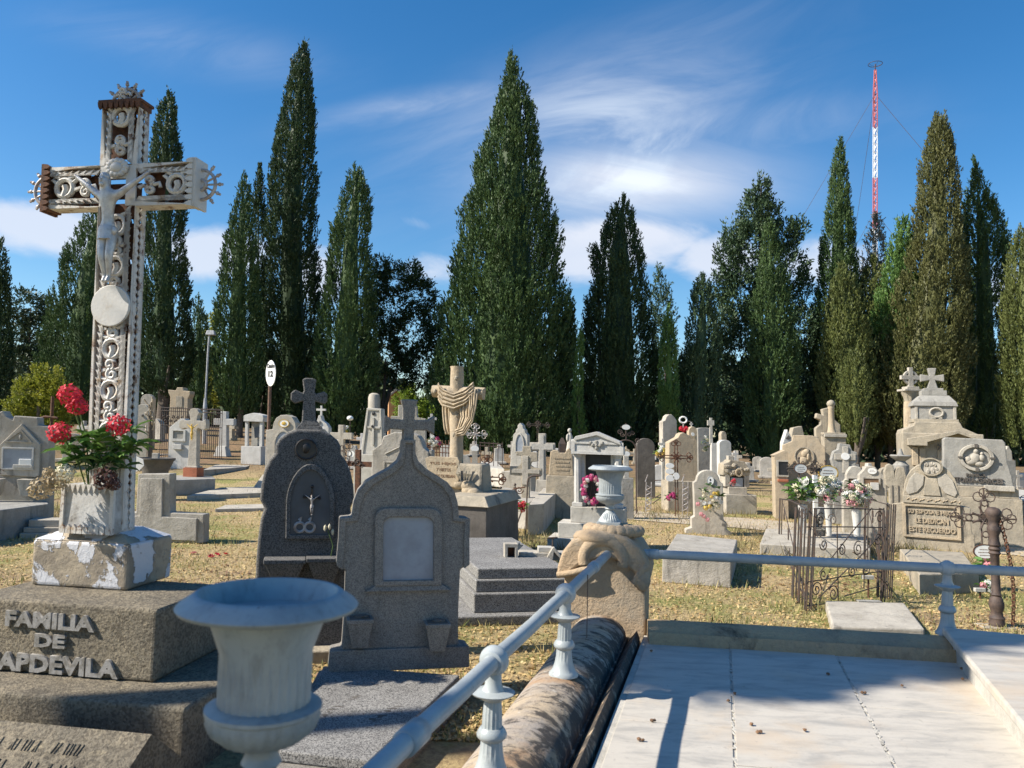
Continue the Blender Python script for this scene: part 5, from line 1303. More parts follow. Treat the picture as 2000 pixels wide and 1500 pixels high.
rp_ = rest('broken_slab', 'flat broken piece of pale stone lying on the stepped granite grave', 'stone fragment', 1045, 1094, ztop, 3)
B1(rp_, 1014, 1108, 1080, 1093.5, 0, 40, 'slab', 'light_stone', .006); B1(rp_, 1052, 1080, 1070, 1079.8, 6, 30, 'block', 'pale_stone', .005)
gf = rest('stone_gable', 'little broken stone gable with one sloping side on the stepped granite grave', 'stone fragment', 1084, 1096, ztop, 0)
P1(gf, [(1068, 1094), (1068, 1090), (1080, 1070), (1083, 1070), (1098, 1088), (1095, 1092), (1082, 1078), (1080, 1094)], 0, 14, 'gable', 'light_stone', .004)
mc = rest('metal_cross', 'tiny black T-shaped iron cross stuck behind the stepped granite grave', 'iron cross', 1080, 1076, ztop, 0)
mb = mc.mb(); mb.tube([(1081, 1076, 30), (1081, 1055, 30)], 1.8, 6); mb.tube([(1071, 1056, 30), (1091, 1054, 30)], 2.0, 6); mb.build('bars', 'black_iron', mc)
for i, (u, v, r_) in enumerate(((1062, 1100, 5), (1072, 1102, 4), (1082, 1101, 6))):
    t_ = rest('stone_chip', 'small pale chip of broken stone on the stepped granite grave', 'stone fragment', u, v, ztop, 0, 'stone chips on the stepped grave'); mb = t_.mb(); mb.ball(u, v-r_*.5, 0, r_, r_*.6, r_*.8, 1, .25, i); mb.build('chip', 'ochre_pillar', t_)
# leaning stone slab left of it
slab('stone_slab', 'broken pale slab lying on the ground between the ogee headstone and the stepped grave', 'stone slab', [(900, 1118), (985, 1066), (1010, 1075), (905, 1150)], .10, .08, 'light_stone', .01)

# ---------- draped stone cross on its tomb
DJ = 10.3
tb = stone_thing('box_tomb', 'long box tomb, shade painted dark on its sides, with pale top below the draped cross', 'tomb', 925, None, 9.6, -16)
zt = tb.v0; kt = tb.k
mb = tb.mb(); mb.frustum(858, 950, tb.v0, 0, 230, 858, 950, 992, 0, 230); mb.build('sides', 'dark_stone', tb, .01)  # dark stone here paints the shade on the tomb's sides
mb = tb.mb(); mb.frustum(852, 956, 992, -6, 236, 866, 944, 972, 8, 226); mb.build('top', 'weathered_tan', tb, .01)
dcz = P(890, 966, DJ+.3)
dc = Thing('draped_cross_monument', 'carved log cross draped with a stone shroud above a scroll inscription and lilies', 'grave monument', pos=P(893, 968, 10.5), yaw=-14)
V0 = 968
mb = dc.mb(); rnd = random.Random(2)
mb.frustum(838, 948, V0, -30, 55, 846, 946, 905, -12, 45); mb.build('rock_base', 'weathered_tan', dc, .03)
P1(dc, [(842, 897), (850, 893), (905, 893), (909, 900), (905, 912), (909, 930), (904, 950), (868, 946), (846, 936), (849, 922), (844, 910)], -38, -30, 'scroll', 'tan_stone', .006)
for s_, a0, a1, b0, b1 in (('TUS HIJOS HIJOS', 851, 902, 903, 909), ('Y NIETOS', 864, 892, 914, 920), ('NO OS OLVIDAN', 851, 900, 926, 932)):
    text(dc, s_.replace('HIJOS HIJOS', 'HIJOS'), a0, a1, b0, b1, -38, 'brown_letters', depth=.5)
mb = dc.mb()
for i in range(5): mb.ball(905 + rnd.uniform(-2, 30), 950 + rnd.uniform(-6, 10), -34 + rnd.uniform(0, 10), rnd.uniform(14, 20), rnd.uniform(8, 12), 10, 2, .08, i)
mb.ball(868, 955, -34, 18, 9, 10, 2, .06, 8); mb.build('boulders', 'tan_stone', dc, smooth=1.0)
mb = dc.mb()
for i, (a, b, tx, ty) in enumerate(((914, 940, -6, -40), (920, 942, 2, -42), (928, 940, 8, -36), (934, 938, 14, -30), (910, 935, -4, -24), (924, 938, 4, -30))):
    w_ = 3.4; mb.add([dc.T(a-1, b, -42), dc.T(a+tx*.5-w_, b+ty*.5, -47), dc.T(a+tx, b+ty, -41), dc.T(a+tx*.5+w_, b+ty*.5, -47), dc.T(a+tx*.5, b+ty*.5, -40)], [[0, 1, 4], [1, 2, 4], [2, 3, 4], [3, 0, 4], [0, 3, 2, 1]])
mb.build('carved_lilies', 'weathered_tan', dc, .004)
mb = dc.mb()                                        # log cross
def log(mb, pts, r_, n=12, seed=0):
    mb.tube(pts, r_, n)
    s_ = len(mb.v) - n*len(pts); rn = random.Random(seed)
    for i in range(s_, len(mb.v)): mb.v[i] += Vector((rn.uniform(-1, 1), rn.uniform(-1, 1), rn.uniform(-.3, .3)))*r_*dc.k*.10
ux = lambda v: 890
log(mb, [(890, 906, 4)] + [(890, v, 4) for v in range(880, 716, -20)] + [(890, 716, 4)], 13, 12, 1)
mb.build('upright', 'tan_stone', dc, smooth=R(50))
mb = dc.mb(); log(mb, [(842, 766, 4), (855, 766, 4), (875, 767, 4), (905, 767, 4), (925, 768, 4), (944, 769, 4)], 12, 12, 3); mb.build('cross_arm', 'tan_stone', dc, smooth=R(50))
for (a, b) in ((892, 740), (886, 800), (894, 812), (888, 850), (850, 766), (935, 768)): mb = dc.mb(); mb.ball(a, b, -8, 4, 5, 3, 1, .2); mb.build('branch_stub', 'weathered_tan', dc)
def cloth(th, path_top, path_bot, c0, folds, amp, name, mat, nx=26, ny=10):
    V = []; Fc = []
    for j in range(ny+1):
        for i in range(nx+1):
            t_ = i/nx; s_ = j/ny
            k0 = t_*(len(path_top)-1); i0 = min(int(k0), len(path_top)-2); f = k0 - i0
            a = [path_top[i0][m]*(1-f)+path_top[i0+1][m]*f for m in range(2)]; b = [path_bot[i0][m]*(1-f)+path_bot[i0+1][m]*f for m in range(2)]
            y = c0 - amp*(.5+.5*math.sin(folds*2*math.pi*s_ + 2.2*math.sin(t_*3.1))) - amp*.9*math.sin(t_*math.pi)
            V.append(th.T(a[0]*(1-s_)+b[0]*s_, a[1]*(1-s_)+b[1]*s_, y)); Fc
    for j in range(ny):
        for i in range(nx):
            Fc.append([j*(nx+1)+i, j*(nx+1)+i+1, (j+1)*(nx+1)+i+1, (j+1)*(nx+1)+i])
    mb = MB(); mb.v = V; mb.f = Fc; o = mb.build(name, mat, th, smooth=1.5)
    so_ = o.modifiers.new('Solid', 'SOLIDIFY'); so_.thickness = .02; so_.offset = 0
    return o
cloth(dc, [(858, 750), (870, 764), (890, 772), (910, 764), (928, 748)], [(858, 782), (868, 795), (890, 801), (910, 792), (930, 772)], -9, 4, 5, 'shroud_swag', 'tan_stone', 26, 18)
cloth(dc, [(918, 762), (922, 790), (920, 815), (908, 835), (892, 842)], [(936, 762), (934, 795), (928, 825), (912, 850), (896, 852)], -9, 3, 5, 'shroud_tail', 'tan_stone', 22, 14)
cloth(dc, [(858, 780), (860, 800), (862, 820), (864, 840), (866, 850)], [(872, 790), (874, 805), (876, 822), (878, 842), (879, 850)], 14, 2, 4, 'shroud_back', 'tan_stone', 14, 8)
cloth(dc, [(896, 788), (902, 800), (905, 815), (900, 832), (893, 845)], [(920, 786), (922, 802), (920, 818), (910, 836), (898, 848)], -6, 3, 5, 'shroud_fold', 'tan_stone', 18, 12)

# ---------- temple niche grave with columns
DN = 11.4
tn = stone_thing('temple_grave', 'white stone grave temple with gabled top and fluted columns, behind the distant urn', 'grave monument', 1165, None, 11.3, -12)
vb = tn.v0
B1(tn, 1078, 1222, 1050, vb, -46, 40, 'step', 'pale_stone'); B1(tn, 1096, 1222, 1022, 1049.8, -30, 40, 'step', 'pale_stone')
B1(tn, 1118, 1220, 992, 1021.8, -16, 44, 'plinth', 'pale_stone')
B1(tn, 1120, 1140, 984, 991.8, -10, 10, 'column_base', 'white_stone'); B1(tn, 1196, 1216, 984, 991.8, -10, 10, 'column_base', 'white_stone')
for a in (1130, 1206):
    mb = tn.mb(); n = 16; mb.lathe([(7.4, 984), (7.0, 930), (6.4, 897)], a, 0, 20, .10, (0, 2)); mb.lathe([(6.4, 897), (9.5, 893), (9.5, 890)], a, 0, 16); mb.build('column', 'white_stone', tn, smooth=R(50))
P1(tn, [(1119, 890), (1119, 862), (1127, 862), (1127, 857), (1146, 852), (1168, 852-0), (1168, 852), (1190, 858), (1208, 866), (1210, 874), (1218, 874), (1218, 890)], -10, 40, 'gable_block', 'white_stone', .01)
mb = tn.mb(); mb.add([], []); 
mb.prism([(1124, 862), (1128, 856), (1168, 846), (1212, 864), (1214, 871), (1168, 853), (1128, 864)], -14, 40); mb.build('cornice', 'white_stone', tn, .005)
mb = tn.mb(); mb.ring(rect(1119, 866, 1218, 890), rect(1126, 870, 1211, 885), -12, -9.8); mb.build('frieze_frame', 'white_stone', tn)
mb = tn.mb()
for (a, b) in ((1160, 872), (1167, 866), (1174, 872), (1167, 878), (1156, 868), (1178, 868), (1167, 872)): mb.ball(a, b, -12, 4, 4, 2, 1, .2)
mb.build('carved_ornament', 'grey_stone', tn)
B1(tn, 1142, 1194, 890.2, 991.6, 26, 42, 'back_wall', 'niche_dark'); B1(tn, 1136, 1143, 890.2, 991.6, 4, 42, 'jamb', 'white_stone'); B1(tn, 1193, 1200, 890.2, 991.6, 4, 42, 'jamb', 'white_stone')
wr = Thing('flower_wreath', 'large wreath of magenta and white flowers leaning in the temple grave', 'wreath', u=1157, v=991, D=11.15, yaw=-12)
for i in range(46):
    a = i*.1366*1.0 + .1; q = 19 + 6*((i*7) % 3 - 1)*.5
    bloom(wr, 'bloom', wr.T(1157 + 16*math.cos(a) + ((i*5) % 7 - 3), 957 + 24*math.sin(a) + ((i*3) % 7-3), -4 - (i % 3)*2), .034, ('petal_magenta', 'petal_white', 'petal_pink', 'petal_magenta')[i % 4], rot=(1.2, i, 0))
leaves(wr, [wr.T(1157 + 15*math.cos(i), 957 + 22*math.sin(i), -1) for i in range(9)], .08, .035, 'leaf_dark', 3)
mb = wr.mb(); mb.tube([(1150, 991, 4), (1157, 935, 6), (1164, 991, 4)], .8, 5); mb.build('stand', 'black_iron', wr)

# ---------- headstone with oval portrait and flowers
fh = stone_thing('roundtop_headstone', 'round-topped headstone with oval portrait on a slanted slab, seen just above the handrail', 'headstone', 1388, 1044, None, -6)
DF = fh.D
pts = [(1340, 1045), (1341, 1036), (1352, 1032), (1352, 1014), (1358, 1010), (1357, 945), (1362, 942)] + [(1385 - 22*math.cos(math.pi*i/10), 940 - 20*math.sin(math.pi*i/10)) for i in range(11)] + [(1408, 942), (1413, 945), (1413, 1014), (1419, 1020), (1419, 1032), (1428, 1040), (1428, 1045)]
P1(fh, pts, 0, 22, 'stone', 'light_stone', .012)
plaque(fh, 1389, 940, 6, 8, -1, 'white_stone', 'portrait', 0); mb = fh.mb(); mb.ball(1389, 939, -1.8, 2.2, 3.2, .6, 1); mb.ball(1389, 945, -1.8, 3.4, 2.8, .6, 1); mb.build('portrait_figure', 'bronze', fh)
fp = slab('grave_slab', 'pale slanted grave plinth under the round-topped headstone with the portrait', 'grave slab', [(1294, 1084), (1428, 1094), (1440, 1054), (1322, 1042)], .30, .30, 'concrete', .012)
fb_ = Thing('flower_bouquet', 'yellow and white flowers hanging on the round-topped headstone', 'bouquet', pos=P(1387, 975, DF-.12))
rnd = random.Random(31)
for i in range(22):
    a, q = i*2.4, math.sqrt((i+.5)/22); bloom(fb_, 'bloom', fb_.T(1387 + 21*q*math.cos(a), 977 + 22*q*math.sin(a), -8*(1-q)-3), .038*rnd.uniform(.7, 1.2), ('petal_cream', 'petal_white', 'petal_yellow', 'petal_cream')[i % 4], 'open' if i % 2 else 'ruffle', (1.3, rnd.uniform(-.5, .5), 0))
for (u, v) in ((1373, 1008), (1380, 1014), (1368, 1004), (1362, 985)): bloom(fb_, 'bloom', fb_.T(u, v, -5), .036, 'petal_pink', rot=(1.2, 0, 0))
leaves(fb_, [fb_.T(1387 + 18*math.cos(i*.9), 968 + 20*math.sin(i*.9), -3) for i in range(8)], .10, .045, 'leaf_dark', 4, per=8)
def peg(label, u, v, h, top):                       # numbered marker pegs in the lawn
    t_ = Thing('grave_marker', label, 'marker', u=u, v=v, group='small grave markers in the lawn'); mb = t_.mb(); mb.tube([(u, v, 0), (u+1, v-h, 0)], 1.8, 6); mb.build('peg', 'rust', t_)
    B1(t_, u-top, u+top, v-h-7, v-h, -4, 4, 'cap', 'pale_stone', .003); return t_
peg('small cream tablet on a rusty peg in the lawn left of the iron enclosure', 1397, 1140, 30, 9); peg('small cream tablet on a rusty peg inside the iron enclosure, nearest corner', 1696, 1168, 36, 11); peg('small cream tablet on a peg beside the turned iron post', 1914, 1170, 14, 10)

# ---------- iron enclosure with scrolls
en = Thing('iron_enclosure', 'rusty wrought-iron grave enclosure of leaning bar bundles and scrolls', 'iron fence', u=1640, v=1182)
def gp_(u, v): return ground(u, v)
crn = {'a': gp_(1574, 1196), 'b': gp_(1732, 1172), 'c': gp_(1690, 1098), 'd': gp_(1522, 1062)}
zt_ = 1.6 - (975-867)*7.6/F
def epost(p, h, lean=(0, 0), n=4, sp=.03):
    mb = en.mm(); b = en.loc(p); l = Matrix.Rotation(-en.yaw, 3, 'Z') @ Vector((lean[0], lean[1], 0))
    for i in range(n):
        o_ = Vector(((i % 2)*sp, (i//2)*sp, 0)); mb.tube([b + o_ + Vector((0, 0, -.05)), b + o_ + l + Vector((0, 0, h))], .008, 6, raw=True)
    return mb
hgt = .92
pk = {}
for k_, n, h in (('a', 4, .97), ('b', 5, .98), ('c', 3, .85), ('d', 3, .70)):
    lean = (.06 if k_ in 'ab' else .02, .03); mb = epost(crn[k_], h, lean, n, .045 if k_ in 'ab' else .03); pk[k_] = en.loc(crn[k_]) + Vector((lean[0], lean[1], h)); mb.build('post', 'black_iron', en, smooth=1.0)
for (x, y) in ((.07, -.0), (-.10, .05), (-.14, .16)): pass
extra = [gp_(1548, 1172), gp_(1560, 1180), gp_(1715, 1168), gp_(1722, 1180)]
for p in extra: epost(p, .93, (.05, .05), 3, .03).build('post', 'black_iron', en, smooth=1.0)
def panel(p0, p1, h0, h1, scrolls, rails):
    A, Bq = en.loc(p0), en.loc(p1)
    def at(s_, z): q = A.lerp(Bq, s_); return Vector((q.x, q.y, z - 0)) + Vector((0, 0, A.z*(1-s_)+Bq.z*s_))
    mb = en.mm()
    for (s0, z0, s1_, z1) in rails: mb.tube([at(s0, z0), at((s0+s1_)/2, (z0+z1)/2 + .004), at(s1_, z1)], .006, 5, raw=True)
    mb.build('rails', 'black_iron', en, smooth=1.0)
    for (s_, z, r_, tn_, st_, cw) in scrolls:
        mb = en.mm(); N_ = 26; L = (Bq-A).length; pts = []
        for i in range(N_):
            t_ = i/(N_-1); a = st_ + cw*tn_*6.283*t_; rr_ = r_*(1-.82*t_); pts.append(at(s_ + rr_*math.cos(a)/L, z + rr_*math.sin(a)))
        mb.tube(pts, .006, 5, raw=True); mb.ball(*[0]*3, 1e-4) if False else None; mb.build('scroll', 'black_iron', en, smooth=1.0)
panel(crn['a'], crn['b'], 0, 0, [(.12, .20, .075, 1.6, 0, 1), (.32, .14, .08, 1.7, 2.5, -1), (.55, .33, .075, 1.7, 0, 1), (.72, .34, .085, 1.8, 3, -1), (.62, .55, .08, 1.6, 1, 1), (.42, .55, .06, 1.5, 2, -1), (.88, .62, .07, 1.6, 0, 1), (.2, .62, .06, 1.5, 3, 1), (.9, .85, .07, 1.6, 3, -1), (.16, .86, .07, 1.5, 1, 1), (.2, .33, .06, 1.4, 0, -1)],
      [(0, .06, .45, .04), (0, .28, 1, .30), (0, .80, 1, .74), (.08, .97, .95, .93), (.38, .05, .36, .80), (.70, .15, .70, .78), (.15, .35, .80, .95), (.15, .12, .62, .45), (.45, .10, 1, .16), (.62, .45, .98, .72)])
panel(crn['a'], crn['d'], 0, 0, [(.3, .4, .10, 1.6, 0, 1), (.55, .4, .10, 1.6, 3, -1), (.3, .7, .08, 1.5, 0, -1), (.75, .55, .09, 1.5, 1, 1), (.5, .2, .08, 1.4, 2, 1)], [(0, .97, .5, .86), (.5, .86, 1, .68), (0, .10, 1, .08), (0, .1, .8, .7)])
panel(crn['b'], crn['c'], 0, 0, [(.3, .75, .11, 1.7, 0, 1), (.6, .7, .10, 1.6, 3, -1), (.4, .4, .09, 1.6, 1, 1), (.7, .35, .08, 1.6, 0, -1)], [(0, .98, 1, .85), (0, .12, 1, .10), (0, .12, .9, .8)])
panel(crn['d'], crn['c'], 0, 0, [(.3, .5, .09, 1.5, 0, 1), (.65, .5, .09, 1.5, 3, -1), (.5, .25, .07, 1.5, 0, 1)], [(0, .70, 1, .72), (0, .10, 1, .10)])
slab('grave_slab', 'low pale grave slab with a loose tile behind the stone curb, right of centre', 'grave slab', [(1612, 1173), (1766, 1177), (1806, 1228), (1626, 1224)], .09, .13, 'light_stone', .015)
tl = Thing('loose_tile', 'thin dark tile lying on the low grave slab behind the curb', 'tile', u=1698, v=1176, z=.09); mb = tl.mm(); mb.box(-.11, .11, .002, .012, -.02, .05); mb.build('tile', 'grey_stone', tl)
slab('grave_slab', 'flat pale kerb slab at the back of the iron enclosure, strewn with leaves', 'grave slab', [(1484, 1062), (1700, 1074), (1690, 1042), (1496, 1032)], .14, .17, 'light_stone', .012)
# lattice stone pedestal, iron oval crosses and vases within the enclosure
lp_ = stone_thing('lattice_pedestal', 'small openwork stone pedestal among the scrolls of the iron enclosure', 'pedestal', 1600, 1066, None, 0)
for (a0, a1, b0, b1) in ((1588, 1618, 1032, 1066), (1592, 1606, 1010, 1034), (1616, 1632, 994, 1010)):
    mb = lp_.mb(); mb.ring(rect(a0, b0, a1, b1), rect(a0+4, b0+4, a1-4, b1-4), 0, 10); mb.build('lattice', 'light_stone', lp_, .004)
B1(lp_, 1588, 1618, 1034, 1064, 7, 9, 'core', 'grey_stone')
vs_ = stone_thing('flower_vase', 'round pale vase behind the bars of the iron enclosure', 'vase', 1601, 1062, None)
mb = vs_.mb(); mb.lathe([(4, 1062), (5, 1030), (10, 1010), (11, 1002), (9, 994), (10, 992)], 1601, 0, 16); mb.build('bowl', 'white_stone', vs_, smooth=1.0)
for i, (u, vt, l, r, va, ou, ov, ru, rv, lab) in enumerate(((1564, 897, 1540, 1592, 917, 1566, 917, 12.5, 9, 'left'), (1616, 902, 1598, 1640, 924, 1620, 925, 18, 13, 'right'))):
    ic = stone_thing('iron_memorial', ('iron memorial with small white enamel oval and curled arms above the white flowers' if i == 0 else 'iron memorial with the larger yellow-rimmed enamel oval above the pink roses'), 'iron cross', u, None, 12.6)
    mb = ic.mb(); mb.tube([(u, ic.v0, 0), (u, vt, 0)], 1.6, 6); mb.tube([(l, va, 0), (r, va, 0)], 1.5, 6); mb.ball(u, vt, 0, 2.6, 2.6, 2.6, 1)
    mb.build('bars', 'black_iron', ic, smooth=1.0)
    mb = ic.mb()
    for (a, b) in ((l+4, va-6), (l+4, va+6), (r-4, va-6), (r-4, va+6), (u-8, vt+9), (u+8, vt+9)): mb.spiral(a, b, 0, 4.2, 1.4, 0, .2, .7, 5)
    mb.build('curls', 'black_iron', ic, smooth=1.0)
    plaque(ic, ou, ov, ru, rv, -2, 'rust' if i == 0 else 'gold_paint', lines=3)
wi = stone_thing('iron_cross', 'black filigree iron cross with pale post between the two enamel ovals', 'iron cross', 1595, None, 12.5)
iron_cross(wi, 1595, 902, 935, 1584, 1607, 919, 'black_iron', 1.5, 4, 8); B1(wi, 1591, 1600, 930, wi.v0, -1, 6, 'post', 'enamel')
def vase_prof(u, vt, vb, r_): return [(r_*.6, vb), (r_*.75, vb-(vb-vt)*.5), (r_, vt+2), (r_*1.05, vt)]
bouquet('white lilies with green leaves left of the pink roses in the iron enclosure', 1567, 958, 12.2, 22, 20, ['petal_white', 'petal_white', 'petal_cream'], 61, n=16, leaf='leaf_fresh', kind='open', br=.085, vase=vase_prof(1567, 985, 1040, 9), group='bouquets in the iron enclosure')
bouquet('pink and white roses in the middle of the iron enclosure', 1617, 955, 12.0, 21, 26, ['petal_white', 'petal_cream', 'petal_white', 'petal_pink', 'petal_cream'], 62, n=18, br=.062, vase=vase_prof(1617, 985, 1045, 8), group='bouquets in the iron enclosure')
bouquet('cream and pale pink roses at the right end of the iron enclosure', 1672, 968, 11.8, 26, 25, ['petal_white', 'petal_cream', 'petal_white', 'petal_cream', 'petal_pink'], 63, n=20, br=.062, vase=vase_prof(1672, 993, 1046, 10), group='bouquets in the iron enclosure')

# ---------- SU ESPOSA headstone and slab
su = stone_thing('inscribed_headstone', 'tan headstone lettered SU ESPOSA E HIJOS under a round carved medallion', 'headstone', 1822, 1074, None, -26)
pts = [(1757, 1076), (1757, 1040), (1760, 1034), (1760, 990), (1778, 986), (1778, 972)] + [(1823 - 43*math.cos(math.pi*i/12), 972 - 66*math.sin(math.pi*i/12)**.8) for i in range(1, 12)] + [(1866, 972), (1866, 986), (1882, 990), (1882, 1034), (1886, 1040), (1886, 1076)]
P1(su, pts, 0, 26, 'stone', 'weathered_tan', .012)
B1(su, 1778, 1867, 972, 986, -5, 1, 'frieze', 'weathered_tan')
mb = su.mb()
for i in range(7): mb.tube([(1784+i*12, 979, -5.5), (1788+i*12, 976, -5.5), (1792+i*12, 981, -5.5), (1795+i*12, 978, -5.5)], 1.2, 5)
mb.build('frieze_ornament', 'tan_stone', su)
mb = su.mb(); mb.ring(oval(1824, 914, 18.5, 17.5, 24), oval(1824, 914, 16, 15, 24), -6, 4); mb.build('medallion_rim', 'weathered_tan', su); P1(su, oval(1824, 914, 16, 15, 24), -2, 8, 'medallion', 'light_stone')
mb = su.mb(); rnd = random.Random(5)
for i in range(12): mb.ball(1824+rnd.uniform(-9, 9), 914+rnd.uniform(-8, 10), -2, rnd.uniform(2, 4), rnd.uniform(3, 6), 2, 1, .2, i)
mb.build('carved_head', 'light_stone', su, smooth=1.0)
for s_ in (-1, 1):
    mb = su.mb(); mb.prism([(1823+s_*10, 932), (1823+s_*24, 926), (1823+s_*34, 940), (1823+s_*40, 962), (1823+s_*36, 970), (1823+s_*22, 964), (1823+s_*12, 950)], -2.5, .5); mb.build('scroll_leaf', 'light_stone', su, .006)
P1(su, [(1815, 936), (1833, 936), (1838, 970), (1810, 970)], -3, .5, 'keystone', 'weathered_tan')
mb = su.mb(); mb.ring(rect(1777, 988, 1866, 1052), rect(1782, 992, 1861, 1048), -4, .6); mb.build('panel_frame', 'tan_stone', su, .004)
for s_, a0, a1, b0, b1 in (('SU ESPOSA E HIJOS', 1785, 1858, 998, 1008), ('LE DEDICAN', 1797, 1848, 1014, 1024), ('ESTE RECUERDO', 1786, 1858, 1031, 1041)): text(su, s_, a0, a1, b0, b1, 0, 'tan_stone', depth=2.2, bold=.03)
slab('grave_slab', 'speckled tan grave slab lying before the headstone lettered SU ESPOSA E HIJOS', 'grave slab', [(1796, 1122), (1912, 1118), (1880, 1078), (1757, 1072)], .22, .24, 'weathered_tan', .012)
# fluted stone posts beside it
fp_ = stone_thing('carved_stone', 'pair of fluted upright stones left of the headstone lettered SU ESPOSA', 'headstone', 1748, 1068, None, -20)
P1(fp_, [(1742, 1068), (1742, 955), (1736, 950), (1734, 925), (1738, 912), (1744, 908), (1750, 912), (1752, 930), (1754, 918), (1760, 913), (1768, 915), (1770, 930), (1770, 950), (1775, 955), (1775, 1060)], 0, 24, 'stone', 'weathered_tan', .01)
for a in (1747, 1757, 1766): B1(fp_, a-1, a+1, 950, 1060, -1, .6, 'groove', 'dark_stone', 0)

# ---------- VITORIA headstone
vt = stone_thing('family_headstone', 'broad grey headstone lettered FAMILIA VITORIA-GARCES with a saint in a round medallion', 'headstone', 1912, None, 13.2, -22)
B1(vt, 1860, 1978, 972, vt.v0, -24, 50, 'base', 'weathered_tan'); B1(vt, 1862, 1975, 952, 971.8, -14, 44, 'step', 'weathered_tan')
P1(vt, [(1852, 952), (1853, 936), (1858, 924), (1861, 900), (1862, 862), (1866, 858), (1956, 860), (1960, 866), (1962, 905), (1968, 930), (1970, 952)], 0, 26, 'stone', 'grey_stone', .014)
mb = vt.mb(); mb.ring(oval(1913, 896, 28, 26, 28), oval(1913, 896, 22, 20, 28), -7, 1); mb.build('medallion_rim', 'light_stone', vt, .006); P1(vt, oval(1913, 896, 22, 20, 28), -1.5, .5, 'medallion', 'grey_stone')
mb = vt.mb()
for (a, b, ra, rb) in ((1913, 884, 4.5, 5), (1911, 898, 9, 12), (1905, 905, 9, 6), (1922, 896, 5, 7), (1922, 888, 3, 3.4), (1900, 900, 6, 6), (1917, 908, 8, 5)): mb.ball(a, b, -4, ra, rb, 4, 2, .06)
mb.build('carved_saint', 'light_stone', vt, smooth=1.0)
mb = vt.mb()
for a in range(4): x, y = math.cos(a*math.pi/2), math.sin(a*math.pi/2); mb.box(1913+x*25-2.5-abs(x)*2, 1913+x*25+2.5+abs(x)*2, 896+y*23-1.5-abs(y)*2, 896+y*23+1.5+abs(y)*2, -9, -6.8)
mb.build('cross_points', 'dark_stone', vt)
text(vt, 'FAMILIA', 1896, 1928, 927, 933, 0, 'dark_stone', depth=3, bold=.04); text(vt, 'VITORIA-GARCES', 1868, 1954, 935, 945, 0, 'dark_stone', depth=3, bold=.04)
B1(vt, 1922, 1968, 948, 958, -22, -8, 'relief_block', 'light_stone')

# ---------- mausoleum-like monument with a cross on top
mo = stone_thing('tall_tomb', 'tall tomb monument with side gables, wreath block and flared stone cross on top', 'grave monument', 1836, None, 16.5, -20)
B1(mo, 1779, 1912, 848, mo.v0, 0, 110, 'body', 'weathered_tan', .02)
P1(mo, [(1779, 850), (1781, 842), (1800, 834), (1802, 826), (1876, 826), (1880, 836), (1908, 850)], 6, 104, 'attic', 'weathered_tan', .015)
mb = mo.mb(); mb.prism([(1786, 873), (1786, 860), (1868, 842), (1915, 860), (1915, 866), (1868, 848), (1818, 866), (1818, 873)], -22, 4); mb.build('gable', 'weathered_tan', mo, .008)
mb = mo.mb(); mb.box(1794, 1804, 876, 912, -6, 1); mb.box(1806, 1816, 878, 908, -6, 1); mb.build('carved_wing', 'tan_stone', mo, .01); B1(mo, 1836, 1862, 872, 920, -3, 1, 'door_panel', 'tan_stone')
mb = mo.mb()
for i in range(5): mb.tube([(1836+i*6, 868, -8), (1840+i*6, 874, -8), (1836+i*6, 880, -8)], 1.4, 5)
mb.build('garland', 'dark_stone', mo)
B1(mo, 1804, 1873, 794, 825.8, 22, 88, 'wreath_block', 'grey_stone'); B1(mo, 1800, 1876, 820, 827, 18, 92, 'block_base', 'weathered_tan')
B1(mo, 1804, 1809, 793, 820, 20, 23, 'pilaster', 'light_stone'); B1(mo, 1868, 1873, 793, 820, 20, 23, 'pilaster', 'light_stone')
mb = mo.mb(); mb.tube([(1840 + 11*math.cos(i*.449), 807 + 9*math.sin(i*.449), 20) for i in range(14)], 2.6, 6, closed=True); mb.box(1832, 1838, 816, 819, 18, 22); mb.box(1843, 1849, 816, 819, 18, 22); mb.build('wreath', 'light_stone', mo, smooth=R(50))
mb = mo.mb(); mb.frustum(1800, 1876, 794, 18, 92, 1802, 1874, 786, 20, 90); mb.frustum(1802, 1874, 786, 20, 90, 1816, 1864, 772, 34, 76); mb.build('cap', 'grey_stone', mo, .008)
B1(mo, 1818, 1861, 762, 771.8, 36, 74, 'cross_step', 'grey_stone'); B1(mo, 1823, 1856, 757, 761.8, 40, 70, 'cross_step', 'grey_stone')
P1(mo, [(a-1+0, b) for a, b in flared(1840, 736, 20, 4.5, 7.5, 757, 9)], 48, 62, 'cross', 'grey_stone', .012)
# stone column with Celtic cross
ce = stone_thing('column_monument', 'slim tan column with leaf capital carrying a ringed cross, left of the tall tomb', 'grave monument', 1783, None, 18, 0)
mb = ce.mb(); mb.lathe([(17, ce.v0), (17, 900), (13, 897), (12.5, 888), (12, 850), (11, 800), (10, 786)], 1783, 0, 24); mb.build('shaft', 'tan_stone', ce, smooth=R(40))
mb = ce.mb(); mb.lathe([(10, 786), (11.5, 783), (13, 776), (17, 769), (17, 766)], 1785, 0, 20, .12, (1, 3)); mb.build('capital', 'weathered_tan', ce, smooth=R(40))
B1(ce, 1767, 1803, 762, 766, -17, 17, 'abacus', 'light_stone'); B1(ce, 1774, 1798, 757, 761.8, -11, 11, 'cross_foot', 'light_stone')
mb = ce.mb(); mb.prism(latin(1786, 719, 757, 1767, 1804, 735, 743, 4, 5), -4, 4); mb.build('cross', 'light_stone', ce, .006)
mb = ce.mb(); mb.ring(oval(1786, 739, 14, 14, 24), oval(1786, 739, 10, 10, 24), -3, 3); mb.build('cross_ring', 'light_stone', ce)
